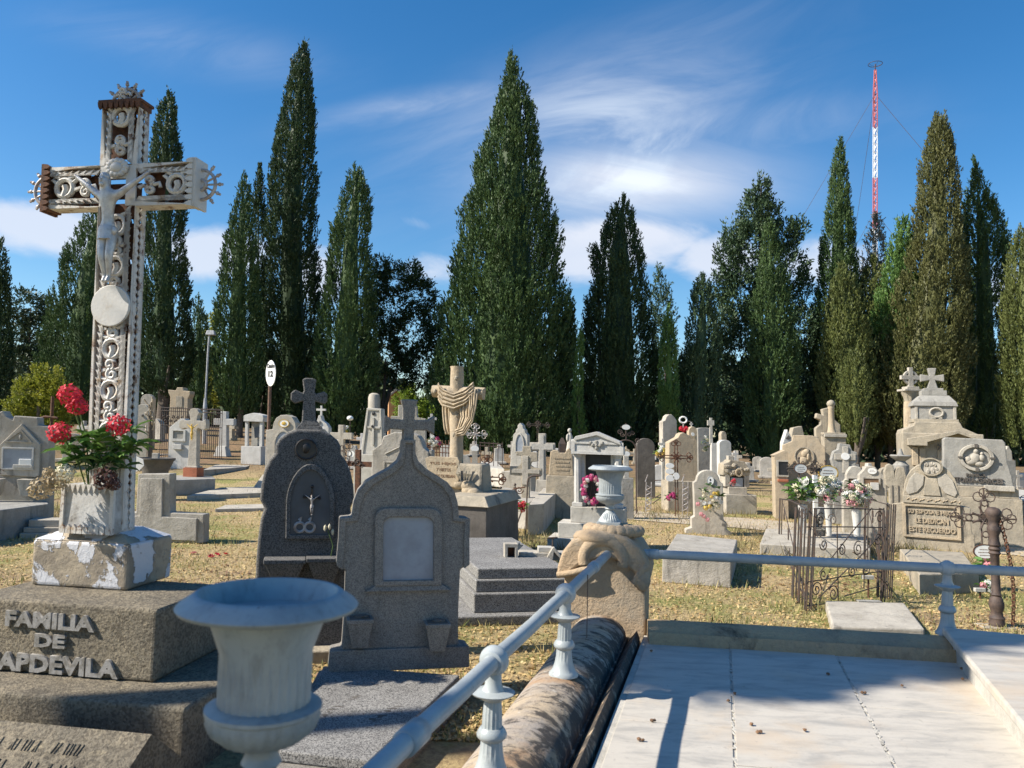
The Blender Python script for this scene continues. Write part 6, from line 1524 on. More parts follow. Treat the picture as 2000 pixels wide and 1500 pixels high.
mb = ce.mb(); mb.tube([(1775, 848, -11), (1784, 832, -11.5), (1778, 816, -11), (1788, 800, -10.5)], 2, 6); mb.build('carved_vine', 'weathered_tan', ce)
# covered urn pedestal beside it
cu_ = stone_thing('pedestal_urn', 'low stone bowl on a pedestal in front of the slim column', 'stone urn', 1763, None, 16, 0)
mb = cu_.mb(); mb.lathe([(15, cu_.v0), (15, 910), (10, 905), (8, 902), (18, 895), (20, 892), (18, 890), (6, 890), (4, 884), (2, 878)], 1763, 0, 20); mb.build('bowl', 'grey_stone', cu_, smooth=R(40))

# ---------- filigree cross, turned post with chain and railing at the right
fc = stone_thing('iron_cross', 'black filigree iron cross with a white oval plate at its foot', 'iron cross', 1926, 1112, None, -8)
iron_cross(fc, 1927, 960, 1112, 1868, 1980, 1014, 'old_iron', 2.4, 13, 22)
plaque(fc, 1924, 1078, 20, 13, -3, 'rust', lines=3)
for (a, b) in ((1927, 985), (1927, 1045), (1898, 1014), (1955, 1014)):
    mb = fc.mb(); mb.tube([(a + 6*math.cos(i*.785), b + 6*math.sin(i*.785), -1) for i in range(8)], 1.5, 5, closed=True); mb.build('filigree_ring', 'old_iron', fc, smooth=1.0)
bouquet('pink lilies lying at the foot of the filigree iron cross', 1925, 1108, 9.0, 14, 12, ['petal_pink', 'petal_white'], 71, n=7, leaf='leaf_fresh', kind='open', br=.06)
bouquet('pale roses dropped on the lawn below the filigree iron cross', 1932, 1142, 8.6, 16, 12, ['petal_white', 'petal_pink'], 72, n=6, leaf='leaf_fresh', br=.04)
tp = stone_thing('chain_post', 'rusty turned iron post with hanging chain on a stone block', 'iron post', 1948, 1226, None, 0)
B1(tp, 1914, 1986, 1222, 1242, -18, 20, 'block', 'weathered_tan', .01)
mb = tp.mb(); mb.lathe([(14, 1222), (15, 1216), (13, 1212), (14, 1207), (11, 1203), (10, 1196), (13, 1188), (13.5, 1180), (11, 1170), (8, 1166), (10, 1163), (8, 1160), (7.5, 1130), (8, 1088), (11, 1084), (8.5, 1080), (11, 1076), (8.5, 1072), (11, 1068), (9, 1060), (8.5, 1050), (12, 1042), (12, 1036), (9, 1030), (9, 1022), (14, 1012), (14.5, 1004), (10, 998), (4, 996)], 1948, 0, 20); mb.build('shaft', 'old_iron', tp, smooth=R(45))
lk = [(1956 + 14*math.sin(i*.09) + i*.35, 1020 + i*6.6) for i in range(31)]
mb = tp.mb(); mb.tube([(1950, 1016, -8), (1957, 1020, -6)], 2, 5); mb.build('hook', 'rust', tp)
for i, (a, b) in enumerate(lk):
    mb = tp.mb()
    if i % 2: mb.tube([(a + 3.4*math.cos(j*.785), b + 5.0*math.sin(j*.785), -8) for j in range(8)], 1.2, 5, closed=True)
    else: mb.tube([(a, b + 5.0*math.sin(j*.785), -8 + 3.4*math.cos(j*.785)) for j in range(8)], 1.2, 5, closed=True)
    mb.build('chain_link', 'rust', tp, smooth=1.0)
rb = Thing('iron_railing', 'dark iron grave railing with a rusty band at the right edge of the photo', 'iron fence', u=1948, v=1046)
q0, q1 = rb.loc(ground(1948, 1046)), rb.loc(ground(2040, 1072)); dl = (q1-q0)
mb = rb.mm(); mb.tube([q0, q0 + Vector((0, 0, .78))], .03, 10, raw=True); mb.ball(q0.x, .83, q0.y, .055, .07, .055, 2); mb.build('corner_post', 'old_iron', rb, smooth=1.0)
for i in range(1, 15):
    p = q0 + dl*(i/14.); mb = rb.mm(); mb.tube([p, p + Vector((0, 0, .66))], .011, 6, raw=True); mb.build('bar', 'old_iron', rb)
for z, nm, mt in ((.66, 'top_rail', 'old_iron'), (.10, 'bottom_rail', 'old_iron'), (.44, 'rusty_band', 'rust')):
    mb = rb.mm(); mb.tube([q0 + Vector((0, -.02, z)), q1 + Vector((0, -.02, z))], .014, 6, raw=True); mb.build(nm, mt, rb)
for i in range(4):
    p = q0 + dl*(.12+.24*i); mb = rb.mm(); mb.tube([p + Vector((.07*math.cos(j*.5)*(1-.02*j), 0, .74 + .06*math.sin(j*.5)*(1-.02*j))) for j in range(16)], .007, 5, raw=True); mb.build('curl', 'old_iron', rb, smooth=1.0)
slab('grave_slab', 'pale grave slab inside the iron railing at the right edge', 'grave slab', [(1975, 975), (2060, 985), (2060, 960), (1975, 955)], .45, .45, 'pale_stone', .01)
slab('grave_slab', 'polished black slab with white edge behind the right railing', 'grave slab', [(1968, 935), (2050, 944), (2050, 925), (1968, 922)], .35, .35, 'dark_panel', .01)
sp2 = stone_thing('spire_tomb', 'small grey spire tomb in the shade behind the right railing', 'grave monument', 1974, None, 26)
B1(sp2, 1962, 1986, 900, sp2.v0, 0, 20, 'base', 'grey_stone'); P1(sp2, [(1967, 900), (1968, 882), (1973, 876), (1974, 872), (1977, 872), (1978, 876), (1982, 882), (1983, 900)], 4, 14, 'spire', 'light_stone')

# ---------- tan medallion headstone group
tm = stone_thing('carved_headstone', 'tan headstone with a carved bust in a circle beside the house-shaped niche', 'headstone', 1576, None, 16.8, -18)
P1(tm, [(1535, tm.v0), (1536, 872), (1541, 870), (1553, 864), (1556, 852), (1590, 852), (1601, 858), (1604, 868), (1611, 874), (1612, tm.v0)], 0, 26, 'stone', 'tan_stone', .014)
B1(tm, 1533, 1614, 948, tm.v0, -14, 40, 'base', 'tan_stone')
mb = tm.mb(); mb.ring(oval(1574, 893, 17.5, 18.5, 24), oval(1574, 893, 15.5, 16.5, 24), -3, .8); mb.build('medallion_rim', 'weathered_tan', tm); P1(tm, oval(1574, 893, 15.5, 16.5, 24), -1, .5, 'medallion', 'tan_stone')
mb = tm.mb()
for (a, b, ra, rb_) in ((1574, 888, 5.5, 7), (1572, 901, 8, 8), (1578, 884, 6, 6), (1581, 893, 3, 8)): mb.ball(a, b, -2, ra, rb_, 3, 2, .08)
mb.build('carved_bust', 'tan_stone', tm, smooth=1.0)
hn = stone_thing('house_niche', 'narrow tan house-shaped niche with dark glass, left of the carved bust', 'grave monument', 1530, None, 16.4, -10)
P1(hn, [(1516, hn.v0), (1516, 892), (1513, 892), (1536, 880), (1540, 884), (1540, hn.v0)], 0, 40, 'body', 'tan_stone', .01)
niche(hn, rect(1519, 900, 1541, 932), rect(1523, 903, 1541, 929), -.5, frame='light_stone'); B1(hn, 1521, 1541, 937, 942, -4, 1, 'ledge', 'brick')
sp_w = stone_thing('small_spire', 'small pointed white stone with dark eye, behind the house-shaped niche', 'headstone', 1538, None, 19, 0)
P1(sp_w, [(1528, sp_w.v0), (1532, 866), (1541, 840), (1549, 856), (1552, sp_w.v0)], 0, 18, 'stone', 'white_stone'); mb = sp_w.mb(); mb.prism([(1537, 858), (1543, 851), (1548, 857), (1543, 860)], -1, .5); mb.build('eye', 'dark_stone', sp_w)
bk = stone_thing('tan_headstone', 'plain stepped tan stone standing behind the carved bust headstone', 'headstone', 1588, None, 20, 0)
P1(bk, [(1550, bk.v0), (1550, 850), (1553, 838), (1570, 834), (1574, 852), (1602, 854), (1606, bk.v0)], 0, 20, 'stone', 'weathered_tan')
cc_ = stone_thing('broken_column', 'tan broken column with ball top before a ragged stone cross', 'grave monument', 1628, None, 20.5, -8)
P1(cc_, [(1603, cc_.v0), (1603, 838), (1613, 830), (1613, 822), (1604, 818), (1606, 808), (1618, 812), (1616, 800), (1630, 796), (1634, 815), (1650, 830), (1650, cc_.v0)], 20, 36, 'rough_cross', 'weathered_tan', .02)
B1(cc_, 1612, 1652, 846, cc_.v0, -8, 18, 'pedestal', 'weathered_tan'); B1(cc_, 1612, 1653, 849, 855, -12, 18, 'cornice', 'light_stone')
mb = cc_.mb(); mb.lathe([(10, 848), (8, 844), (7, 838), (6, 830), (5.6, 800), (6.5, 797), (6, 795)], 1629, 4, 16); mb.build('column', 'tan_stone', cc_, smooth=R(45))
mb = cc_.mb(); mb.ball(1629, 790, 4, 8, 8, 8, 2, .05); mb.build('ball', 'weathered_tan', cc_, smooth=1.0)
gc = stone_thing('cross_headstone', 'grey headstone cut as a framed cross with white oval plate', 'headstone', 1654, None, 15.6, -10)
P1(gc, [(1630, gc.v0), (1632, 912), (1629, 900), (1634, 884), (1642, 880), (1645, 868), (1664, 870), (1668, 882), (1676, 884), (1677, 900), (1672, 910), (1674, gc.v0)], 0, 18, 'stone', 'grey_stone', .012)
P1(gc, latin(1655, 874, 925, 1635, 1673, 888, 900, 5, 6), -2.5, .6, 'raised_cross', 'light_stone', .006); plaque(gc, 1654, 893, 8, 7, -3, border=False, lines=0)
for i, (u, a0, a1, vt_, D_, lab) in enumerate(((1674, 1650, 1700, 912, 13.6, 'small pale niche headstone half hidden behind the cream roses'), (1702, 1676, 1734, 912, 12.9, 'pale niche headstone with a white oval plate, right of the cream roses'))):
    nh = stone_thing('niche_headstone', lab, 'headstone', u, None, D_, -14, 'pale niche headstones behind the iron enclosure')
    c = (a0+a1)/2
    P1(nh, [(a0, nh.v0), (a0+2, 945), (a0+8, 938), (a0+8, 930), (c-14, vt_+10), (c-8, vt_+2), (c, vt_), (c+8, vt_+2), (c+14, vt_+10), (a1-6, 930), (a1-2, 940), (a1-2, nh.v0)], 0, 20, 'stone', 'light_stone', .012)
    niche(nh, rect(c-16, 934, c+16, 956), rect(c-13, 937, c+13, 954), -.5, frame='light_stone', back='brown_letters')
    if i: plaque(nh, c+2, 922, 8, 6, -1.5, border=False, lines=2); B1(nh, c-2, c+12, 944, 958, -6, 0, 'book', 'white_stone', .003)

# ---------- centre-right cluster
bt = stone_thing('broad_headstone', 'broad tan headstone with cut corners behind the rust-red iron cross', 'headstone', 1336, None, 17.5, 6)
P1(bt, [(1305, bt.v0), (1308, 866), (1326, 856), (1330, 849), (1336, 846), (1350, 852), (1352, 858), (1360, 860), (1359, 868), (1356, 872), (1356, 926), (1362, 934), (1362, bt.v0)], 0, 26, 'stone', 'tan_stone', .014)
B1(bt, 1300, 1362, 940, bt.v0, -16, 30, 'base', 'weathered_tan')
rc = stone_thing('iron_cross', 'rust-red openwork iron cross hung with white oval plates before the broad tan headstone', 'iron cross', 1322, None, 16.2)
iron_cross(rc, 1322, 862, rc.v0, 1288, 1353, 894, 'rust', 1.8, 5, 10)
for (u, v, ru, rv) in ((1309, 911, 8.5, 5), (1309, 922, 8.5, 5.5), (1309, 935, 8.5, 6.5), (1321, 931, 6.5, 7)): plaque(rc, u, v, ru, rv, -3, lines=0, border=False)
ro = stone_thing('rock_grave', 'small house-shaped grave of rough rock with glass niche and white cross on top', 'grave monument', 1441, None, 17.3, 3)
B1(ro, 1414, 1474, 966, ro.v0, -14, 40, 'plinth', 'light_stone'); B1(ro, 1422, 1458, 952, 965.8, -6, 36, 'base', 'light_stone'); B1(ro, 1420, 1466, 930, 951.8, 24, 36, 'back', 'grey_stone')
B1(ro, 1417, 1427, 930, 951.8, 0, 34, 'pillar', 'light_stone'); B1(ro, 1455, 1465, 930, 951.8, 0, 34, 'pillar', 'light_stone')
mb = ro.mb(); rnd = random.Random(8); P1(ro, [(1413, 930), (1415, 908), (1425, 904), (1428, 900), (1456, 902), (1460, 908), (1468, 922), (1465, 930)], 0, 34, 'roof_core', 'weathered_tan', .01)
for i in range(16): mb.ball(1418+rnd.uniform(0, 46), 908+rnd.uniform(0, 20), -1, rnd.uniform(4, 8), rnd.uniform(3, 5), 4, 1, .2, i)
mb.build('rough_rock', 'weathered_tan', ro); mb = ro.mb(); mb.ring(oval(1443, 924, 7, 8, 16), oval(1443, 924, 4.5, 5.5, 16), -6, -2); mb.build('arch', 'tan_stone', ro); B1(ro, 1429, 1453, 934, 951, 2, 3, 'glass', 'slate_panel'); B1(ro, 1427, 1437, 892, 901, 8, 22, 'chimney', 'light_stone')
P1(ro, latin(1441, 882, 901, 1435, 1447, 886, 890, 2, 2.4), 8, 13, 'cross', 'white_stone', .004)
bouquet('small red flowers inside the rough rock grave', 1432, 942, 17.0, 5, 6, ['petal_red', 'petal_pink'], 73, n=5, br=.035)
for i, (u0_g, u1_g) in enumerate(((1266, 1270), (1338, 1342))):
    gt = stone_thing('iron_gatepost', ('slender iron lattice gatepost left of the dropped pink flowers' if i == 0 else 'slender iron lattice gatepost next to the portrait headstone'), 'iron post', u0_g, (1000, 1006)[i], None, 0, 'lattice gateposts')
    vb = gt.v0; mb = gt.mb()
    for a in (u0_g-5, u0_g+5): mb.tube([(a, vb, 0), (a+2, 942, 0)], 1, 5)
    mb.tube([(u0_g-5, 942, 0), (u0_g, 928, 0)], 1, 5); mb.build('bars', 'silver_iron', gt)
    mb = gt.mb()
    for j in range(5): mb.tube([(u0_g-4, 948+j*10, 0), (u0_g+5, 953+j*10, 0), (u0_g-4, 958+j*10, 0)], 1.3, 5)
    mb.build('lattice', 'silver_iron', gt)
lr = stone_thing('iron_gate', 'fallen thin iron bars leaning between the two lattice gateposts', 'iron fence', 1305, 985, None); mb = lr.mb(); mb.tube([(1275, 984, 0), (1305, 962, 0), (1336, 940, 4)], 1.1, 5); mb.tube([(1272, 976, 0), (1308, 958, 0), (1330, 938, 4)], .9, 5); mb.tube([(1278, 940, 0), (1300, 938, 0), (1336, 944, 0)], .9, 5); mb.build('bars', 'old_iron', lr)
B1(lr, 1296, 1340, 944, 985, 20, 40, 'stone_block', 'tan_stone') if False else None
bouquet('pink artificial flowers fallen between the lattice gateposts', 1312, 970, 14.6, 7, 6, ['petal_magenta', 'petal_pink', 'petal_white'], 74, n=5, br=.05)
ia = stone_thing('iron_arch', 'iron arch with scrolls and a white oval, before the blackest cypress', 'iron cross', 1224, None, 16.5)
mb = ia.mb(); mb.tube([(1205, ia.v0, 0), (1205, 876, 0)] + [(1224 - 19*math.cos(math.pi*i/10), 876 - 15*math.sin(math.pi*i/10), 0) for i in range(1, 10)] + [(1243, 876, 0), (1243, ia.v0, 0)], 1.5, 6); mb.tube([(1224, 861, 0), (1224, 828, 0)], 1.1, 5); mb.tube([(1213, 836, 0), (1235, 836, 0)], .9, 5); mb.build('arch', 'old_iron', ia, smooth=1.0)
mb = ia.mb()
for a, b, c_ in ((1217, 850, 1), (1231, 850, -1), (1212, 846, -1), (1236, 846, 1), (1202, 862, 1), (1246, 862, -1)): mb.spiral(a, b, 0, 5, 1.4, 0, .2, .9, 5, c_)
mb.build('scrolls', 'old_iron', ia, smooth=1.0); plaque(ia, 1224, 836, 8, 5, -2, border=False, lines=0, name='white_oval')
P1(ia, [(1216, 892), (1218, 880), (1222, 878), (1224, 872), (1227, 878), (1231, 880), (1233, 892)], 0, 4, 'cross_plate', 'tan_stone'); plaque(ia, 1225, 888, 6, 5, -2, border=False, lines=0)
shd = stone_thing('round_headstone', 'plain round-topped headstone, deep shade painted as dark stone, right of the iron arch', 'headstone', 1262, None, 21, 0)
P1(shd, roundtop(1245, 1280, 857, 872, shd.v0), 0, 18, 'stone', 'dark_stone', .012)  # dark stone stands in for the shade over this headstone
sh2 = stone_thing('post_block', 'low stone block behind the distant urn under the iron arch', 'stone block', 1226, None, 15.4, 0); B1(sh2, 1215, 1238, 935, sh2.v0, 0, 24, 'block', 'grey_stone'); B1(sh2, 1220, 1230, 892, 934.8, 4, 14, 'pillar', 'pale_stone')
# far group on the rise
fa = stone_thing('scalloped_headstone', 'tall far headstone with curly top, left of the white ringed wreath', 'headstone', 1308, None, 27, 10)
P1(fa, [(1294, fa.v0), (1295, 824), (1300, 822), (1303, 814), (1308, 810), (1314, 810), (1320, 816), (1324, 822), (1324, fa.v0)], 0, 20, 'stone', 'light_stone', .02)
rw = stone_thing('iron_wreath', 'white ring wreath on an iron stand with red flowers on the rise', 'wreath', 1335, None, 24.5)
mb = rw.mb(); mb.tube([(1336 + 7*math.cos(i*.628), 821 + 6*math.sin(i*.628), 0) for i in range(10)], 2, 6, closed=True); mb.build('ring', 'enamel', rw, smooth=1.0); mb = rw.mb(); mb.tube([(1336, 827, 0), (1336, rw.v0, 0)], 1.4, 5); mb.tube([(1342, 822, 0), (1350, 824, 0), (1353, 832, 0)], .7, 5); mb.build('stand', 'silver_iron', rw)
for (u, v) in ((1331, 838), (1337, 841), (1341, 838)): bloom(rw, 'bloom', rw.T(u, v, -3), .075, 'petal_red', rot=(1.2, 0, u))
for i, (u, a0, a1, vt_, D_, mat, lab, cr_) in enumerate(((1354, 1347, 1363, 834, 26, 'tan_stone', 'small pinkish far headstone with a tiny white cross on its tip', 1), (1378, 1364, 1394, 836, 27, 'grey_stone', 'dark square far headstone hung with a white wreath', 0), (1416, 1410, 1421, 843, 26, 'weathered_tan', 'narrow far headstone with mossy rounded cap', 0), (1420, 1406, 1430, 860, 24, 'white_stone', 'pale shouldered far headstone at the right end of the rise', 0))):
    t_ = stone_thing('far_headstone', lab, 'headstone', u, None, D_, 5, 'far headstones on the rise'); P1(t_, roundtop(a0, a1, vt_, vt_+8 if i != 1 else vt_+3, t_.v0), 0, 16, 'stone', mat, .015)
    if cr_: P1(t_, latin(u, vt_-9, vt_, u-3, u+3, vt_-6, vt_-4, .9, .9), 5, 8, 'cross', 'white_stone', 0); plaque(t_, u, 849, 3.5, 3.5, -1, border=False, lines=0)
    B1(t_, a0-4, a1+4, t_.v0-7, t_.v0, -8, 22, 'base', 'light_stone')
bouquet('white and green flowers on the dark square far headstone', 1378, 866, 26.4, 6, 14, ['petal_white', 'petal_cream'], 75, n=8, br=.06, leaf='leaf_fresh')
yc = stone_thing('white_cross', 'slender yellowed white cross on a white pedestal on the rise', 'stone cross', 1394, None, 25); P1(yc, latin(1391, 817, 868, 1384, 1397, 822, 832, 2.2, 3), 0, 5, 'cross', 'pale_stone', .004); mb = yc.mb(); mb.frustum(1388, 1404, yc.v0, -8, 8, 1390, 1402, 866, -6, 6); mb.build('pedestal', 'white_stone', yc)
slab('grave_slab', 'dark polished grave slab under the slender yellowed cross', 'grave slab', [(1345, 897), (1414, 900), (1410, 884), (1350, 882)], .55, .55, 'dark_stone', .01)
slab('grave_slab', 'broad black kerbed grave behind the round-topped headstone with portrait', 'grave slab', [(1290, 912), (1420, 916), (1418, 900), (1292, 898)], .35, .35, 'dark_stone', .01)
fx = stone_thing('grave_cross', 'small grey cross with yellow flowers left of the broad tan headstone', 'stone cross', 1296, None, 19); P1(fx, latin(1296, 858, fx.v0, 1288, 1306, 866, 871, 2, 2.4), 0, 6, 'cross', 'pale_stone', .006)
bouquet('purple and yellow flowers at the foot of the small grey cross', 1292, 884, 18.5, 12, 10, ['petal_yellow', 'petal_white', 'petal_magenta'], 76, n=8, br=.055, leaf='leaf_fresh')

# ---------- centre group around x=1000
ob = stone_thing('obelisk_headstone', 'tapering white headstone with pointed glass window and stepped tip', 'headstone', 1010, None, 18.5, -14)
P1(ob, [(990, ob.v0), (998, 890), (1003, 850), (1007, 846), (1008, 840), (1011, 838), (1011, 832), (1016, 827), (1021, 832), (1022, 838), (1025, 840), (1026, 846), (1030, 850), (1034, ob.v0)], 0, 22, 'stone', 'pale_stone', .014)
niche(ob, gothic(1006, 1024, 847, 868, 884), gothic(1008, 1022, 850, 869, 883), -.5, frame='pale_stone', back='slate_panel'); B1(ob, 984, 1040, 922, ob.v0, -18, 30, 'base', 'light_stone')
cx = stone_thing('stone_cross', 'large plain grey concrete cross between the white obelisk and the tan tablet', 'stone cross', 1059, None, 16.5, -8)
P1(cx, latin(1059, 848, 940, 1035, 1084, 866, 882, 7, 6.5), 0, 12, 'cross', 'light_stone', .01); P1(cx, latin(1058, 851, 938, 1038, 1081, 868.5, 879.5, 4.5, 4), -1.2, .5, 'raised_face', 'pale_stone', .004); mb = cx.mb(); mb.frustum(1044, 1072, cx.v0, -8, 20, 1048, 1068, 938, -4, 16); mb.build('foot', 'light_stone', cx, .008)
bc = stone_thing('moulded_cross', 'weathered cross with yellow lichen and moulded arms in front of the white obelisk', 'stone cross', 1031, None, 14.6, -8)
P1(bc, [(1018, bc.v0), (1018, 932), (996, 930), (996, 913), (1012, 913), (1018, 906), (1018, 892), (1008, 892), (1008, 884), (1020, 884), (1021, 873), (1037, 873), (1038, 884), (1050, 885), (1050, 902), (1038, 904), (1036, 910), (1042, 914), (1058, 916), (1058, 930), (1040, 930), (1034, 936), (1033, bc.v0)], 0, 14, 'cross', 'weathered_tan', .01)
P1(bc, latin(1026, 892, 948, 1000, 1054, 918, 926, 6, 6), -2, .5, 'raised_face', 'light_stone', .005)
tt = stone_thing('tan_tablet', 'tan tablet headstone with worn red lettering left of the temple grave', 'headstone', 1096, None, 15.2, -6)
P1(tt, [(1072, 930), (1076, 884), (1082, 881), (1090, 881), (1094, 886), (1104, 886), (1108, 879), (1112, 876), (1118, 884), (1120, 930)], 0, 16, 'tablet', 'tan_stone', .012); mb = tt.mb(); mb.frustum(1064, 1126, tt.v0, -8, 30, 1068, 1122, 930, -3, 24); mb.build('base', 'weathered_tan', tt, .01)
mb = tt.mb(); rnd = random.Random(12)
for i in range(4):
    a = 1083 + i*1.2
    while a < 1112: L = rnd.uniform(1.4, 3.2); mb.box(a, a+L, 895+i*7.5, 898+i*7.5, -.7, .5); a += L+1
mb.build('worn_lettering', 'tan_stone', tt)
fgc = stone_thing('iron_cross', 'thin dark iron cross with rings in the shade behind the plain concrete cross', 'iron cross', 1050, None, 22); iron_cross(fgc, 1051, 824, fgc.v0, 1030, 1073, 831, 'black_iron', 1.1, 3, 6)
st_ = stone_thing('white_statue', 'small weathered white statue with a vase beside the temple grave gable', 'statue', 1113, None, 20); mb = st_.mb(); mb.lathe([(8, st_.v0), (8, 880), (6, 868), (5.5, 855), (3, 849), (2.6, 846)], 1114, 0, 14); mb.ball(1113, 842, 0, 4, 4.6, 4, 2, .05); mb.ball(1109, 856, -3, 3, 8, 3, 2, .05); mb.build('figure', 'pale_stone', st_, smooth=1.0)
dlan = stone_thing('grave_lantern', 'black grave lantern left of the small white statue', 'lantern', 1098, None, 20); B1(dlan, 1092, 1106, 868, dlan.v0, 0, 12, 'pillar', 'black_iron'); mb = dlan.mb(); mb.frustum(1092, 1106, 868, 0, 12, 1097, 1101, 856, 5, 7); mb.build('roof', 'black_iron', dlan)
wc = stone_thing('filigree_cross', 'pale rusty filigree iron cross on a white oval post right of the draped cross', 'iron cross', 928, None, 14.5); iron_cross(wc, 928, 830, 878, 911, 950, 850, 'silver_iron', 1.5, 4, 9); plaque(wc, 927, 878, 8, 6, -2, border=False, lines=0); mb = wc.mb(); mb.frustum(920, 934, wc.v0, -5, 5, 922, 932, 882, -4, 4); mb.build('post', 'light_stone', wc)
gf_ = stone_thing('low_fence', 'low grey iron railing in the shade of the broadest cypress', 'iron fence', 960, None, 23)
mb = gf_.mb(); mb.tube([(936, 866, 0), (982, 868, 0)], 1, 5); mb.tube([(936, 872, 0), (982, 873, 0)], .8, 5)
for i in range(6): a = 938 + i*8.6; mb.tube([(a, gf_.v0, 0), (a, 864, 0)], .8, 5)
mb.build('bars', 'old_iron', gf_)
slab('grave_slab', 'pale tilted slab corner right of the carved lilies', 'grave slab', [(938, 912), (985, 916), (970, 902), (940, 900)], .62, .5, 'pale_stone', .01)
gA = slab('grave_slab', 'low grey grave slab in front of the weathered moulded cross', 'grave slab', [(945, 976), (1030, 985), (1062, 962), (985, 952)], .42, .42, 'concrete', .01)
gB = slab('grave_slab', 'low grey grave slab with dark side left of the temple grave', 'grave slab', [(1032, 986), (1062, 984), (1098, 952), (1066, 948)], .48, .48, 'light_stone', .01)
for (u, v, ht) in ((1006, 962, 14), (978, 966, 12), (1086, 985, 40), (1112, 974, 42)):
    t_ = stone_thing('iron_picket', {1006: 'rusty iron picket on the low grey slab before the moulded cross', 978: 'short rusty picket at the left end of the low grey slab', 1086: 'silver iron corner post with chain left of the temple grave steps', 1112: 'thin black iron post nearest the temple grave column'}[u], 'iron post', u, v if ht > 20 else None, None if ht > 20 else 12.8, 0, 'pickets of the centre graves')
    v0_ = t_.v0; vt_ = v - ht; mb = t_.mb(); mb.tube([(u, v0_, 0), (u, vt_, 0)], 2 if ht > 20 else 1.5, 6); mb.ball(u, vt_, 0, 3, 3, 3, 1); mb.tube([(u-3, vt_+6, 0), (u+3, vt_+6, 0)], 1, 5); mb.build('shaft', 'old_iron', t_, smooth=1.0)
# rusty cross with red rose by the box tomb, old iron cross left of it
rs = stone_thing('rusty_fence', 'rusty broken iron fence with bent bars right of the box tomb', 'iron fence', 992, 1052, None)
vb = rs.v0; mb = rs.mb()
for (a, b, c_, d) in ((983, 1056, 984, 966), (1026, 1046, 1030, 942), (1012, 1050, 1006, 970), (1004, 1040, 1018, 1000), (996, 1060, 985, 1010), (970, 1058, 984, 1020)): mb.tube([(a, b, 0), (c_, d, 0)], 1.6, 6)
mb.tube([(1030, 942, 0), (1032, 934, 0), (1040, 930, 0), (1056, 929, 0)], 2, 6); mb.build('bars', 'old_iron', rs, smooth=1.0)
for a, b, c_ in ((968, 988, 1), (974, 1000, -1), (968, 1030, 1), (976, 1046, -1), (1014, 958, 1), (1010, 985, -1)): mb = rs.mb(); mb.spiral(a, b, 0, 8, 1.5, 0, .2, 1, 5, c_); mb.build('curl', 'rust', rs, smooth=1.0)
mb = rs.mb(); mb.tube([(984, 970, 0), (1004, 956, 0), (1026, 952, 0)], 1.3, 5); mb.build('bent_rail', 'rust', rs, smooth=1.0); plaque(rs, 955, 968, 9, 11, -4, lines=0)
bouquet('red roses tied to the rusty broken fence', 1019, 990, 12.0, 9, 10, ['petal_red'], 77, n=5, br=.045, leaf='leaf_fresh')
r2 = stone_thing('iron_cross', 'rusty iron cross with white wire knots at the end of the box tomb', 'iron cross', 950, 1000, None); iron_cross(r2, 951, 892, r2.v0, 926, 986, 936, 'rust', 2.2, 7, 12)

# ---------- left of centre
gr_ = stone_thing('shouldered_headstone', 'grey headstone with sloped shoulders and sunken panel half hidden by the ogee headstone', 'headstone', 782, None, 11.8, -6)
P1(gr_, [(722, gr_.v0), (724, 884), (732, 878), (742, 870), (746, 856), (756, 852), (768, 847), (800, 847), (814, 852), (820, 860), (826, 876), (836, 884), (838, gr_.v0)], 0, 36, 'stone', 'concrete', .014)
mb = gr_.mb(); mb.ring(rect(748, 904, 818, 960), rect(751, 907, 815, 958), -2, .6); mb.build('panel_edge', 'concrete', gr_, .004); P1(gr_, rect(751, 907, 815, 958), -.6, .5, 'rough_panel', 'light_stone'); mb = gr_.mb(); mb.tube([(750, 890, -1), (778, 876, -1), (780, 892, -1)], 1, 5); mb.build('carved_line', 'pale_stone', gr_)
B1(gr_, 836, 842, 880, gr_.v0, 4, 30, 'side_slab', 'grey_stone')
ta = stone_thing('tapered_slab', 'tall tapered white slab carved with a long cross', 'headstone', 724, None, 18.5, -10)
P1(ta, [(702, ta.v0), (703, 880), (714, 798), (744, 799), (750, 880), (752, ta.v0)], 0, 18, 'stone', 'pale_stone', .012)
mb = ta.mb(); mb.ring([(704, 890), (715, 799), (743, 800), (748, 890)], [(708, 888), (718, 803), (740, 803), (744, 888)], -2, .6); mb.build('edge', 'pale_stone', ta, .004)
P1(ta, latin(728, 817, 870, 717, 742, 834, 838, 2, 2), -3, .5, 'raised_cross', 'pale_stone', .004); mb = ta.mb(); mb.ball(727, 834, -4, 3, 3, 2, 1); mb.ball(728, 809, -1, 4, 4, 1, 1); mb.build('rosette', 'bronze', ta)
B1(ta, 694, 762, 888, ta.v0, -14, 34, 'base', 'pale_stone')
gx = stone_thing('stone_cross', 'plain light grey cross behind the right edge of the dark gothic headstone', 'stone cross', 664, None, 19, -8); P1(gx, latin(664, 831, gx.v0, 642, 686, 846, 859, 5.5, 6), 0, 11, 'cross', 'light_stone', .01)
bouquet('yellow flowers under a white globe right of the plain grey cross', 676, 838, 19.6, 5, 6, ['petal_yellow', 'petal_white'], 78, n=5, br=.045)
wg = stone_thing('globe_lamp', 'white round plate on a thin stem above the yellow flowers', 'grave ornament', 682, None, 20); mb = wg.mb(); mb.tube([(682, wg.v0, 0), (682, 822, 0)], .9, 5); mb.build('stem', 'old_iron', wg); mb = wg.mb(); mb.ball(682, 818, 0, 6.5, 5, 6.5, 2); mb.build('globe', 'enamel', wg, smooth=1.0)
wp = stone_thing('cross_topped_headstone', 'white ogee headstone topped with a small thin cross, left of the plain grey cross', 'headstone', 622, None, 22, -8)
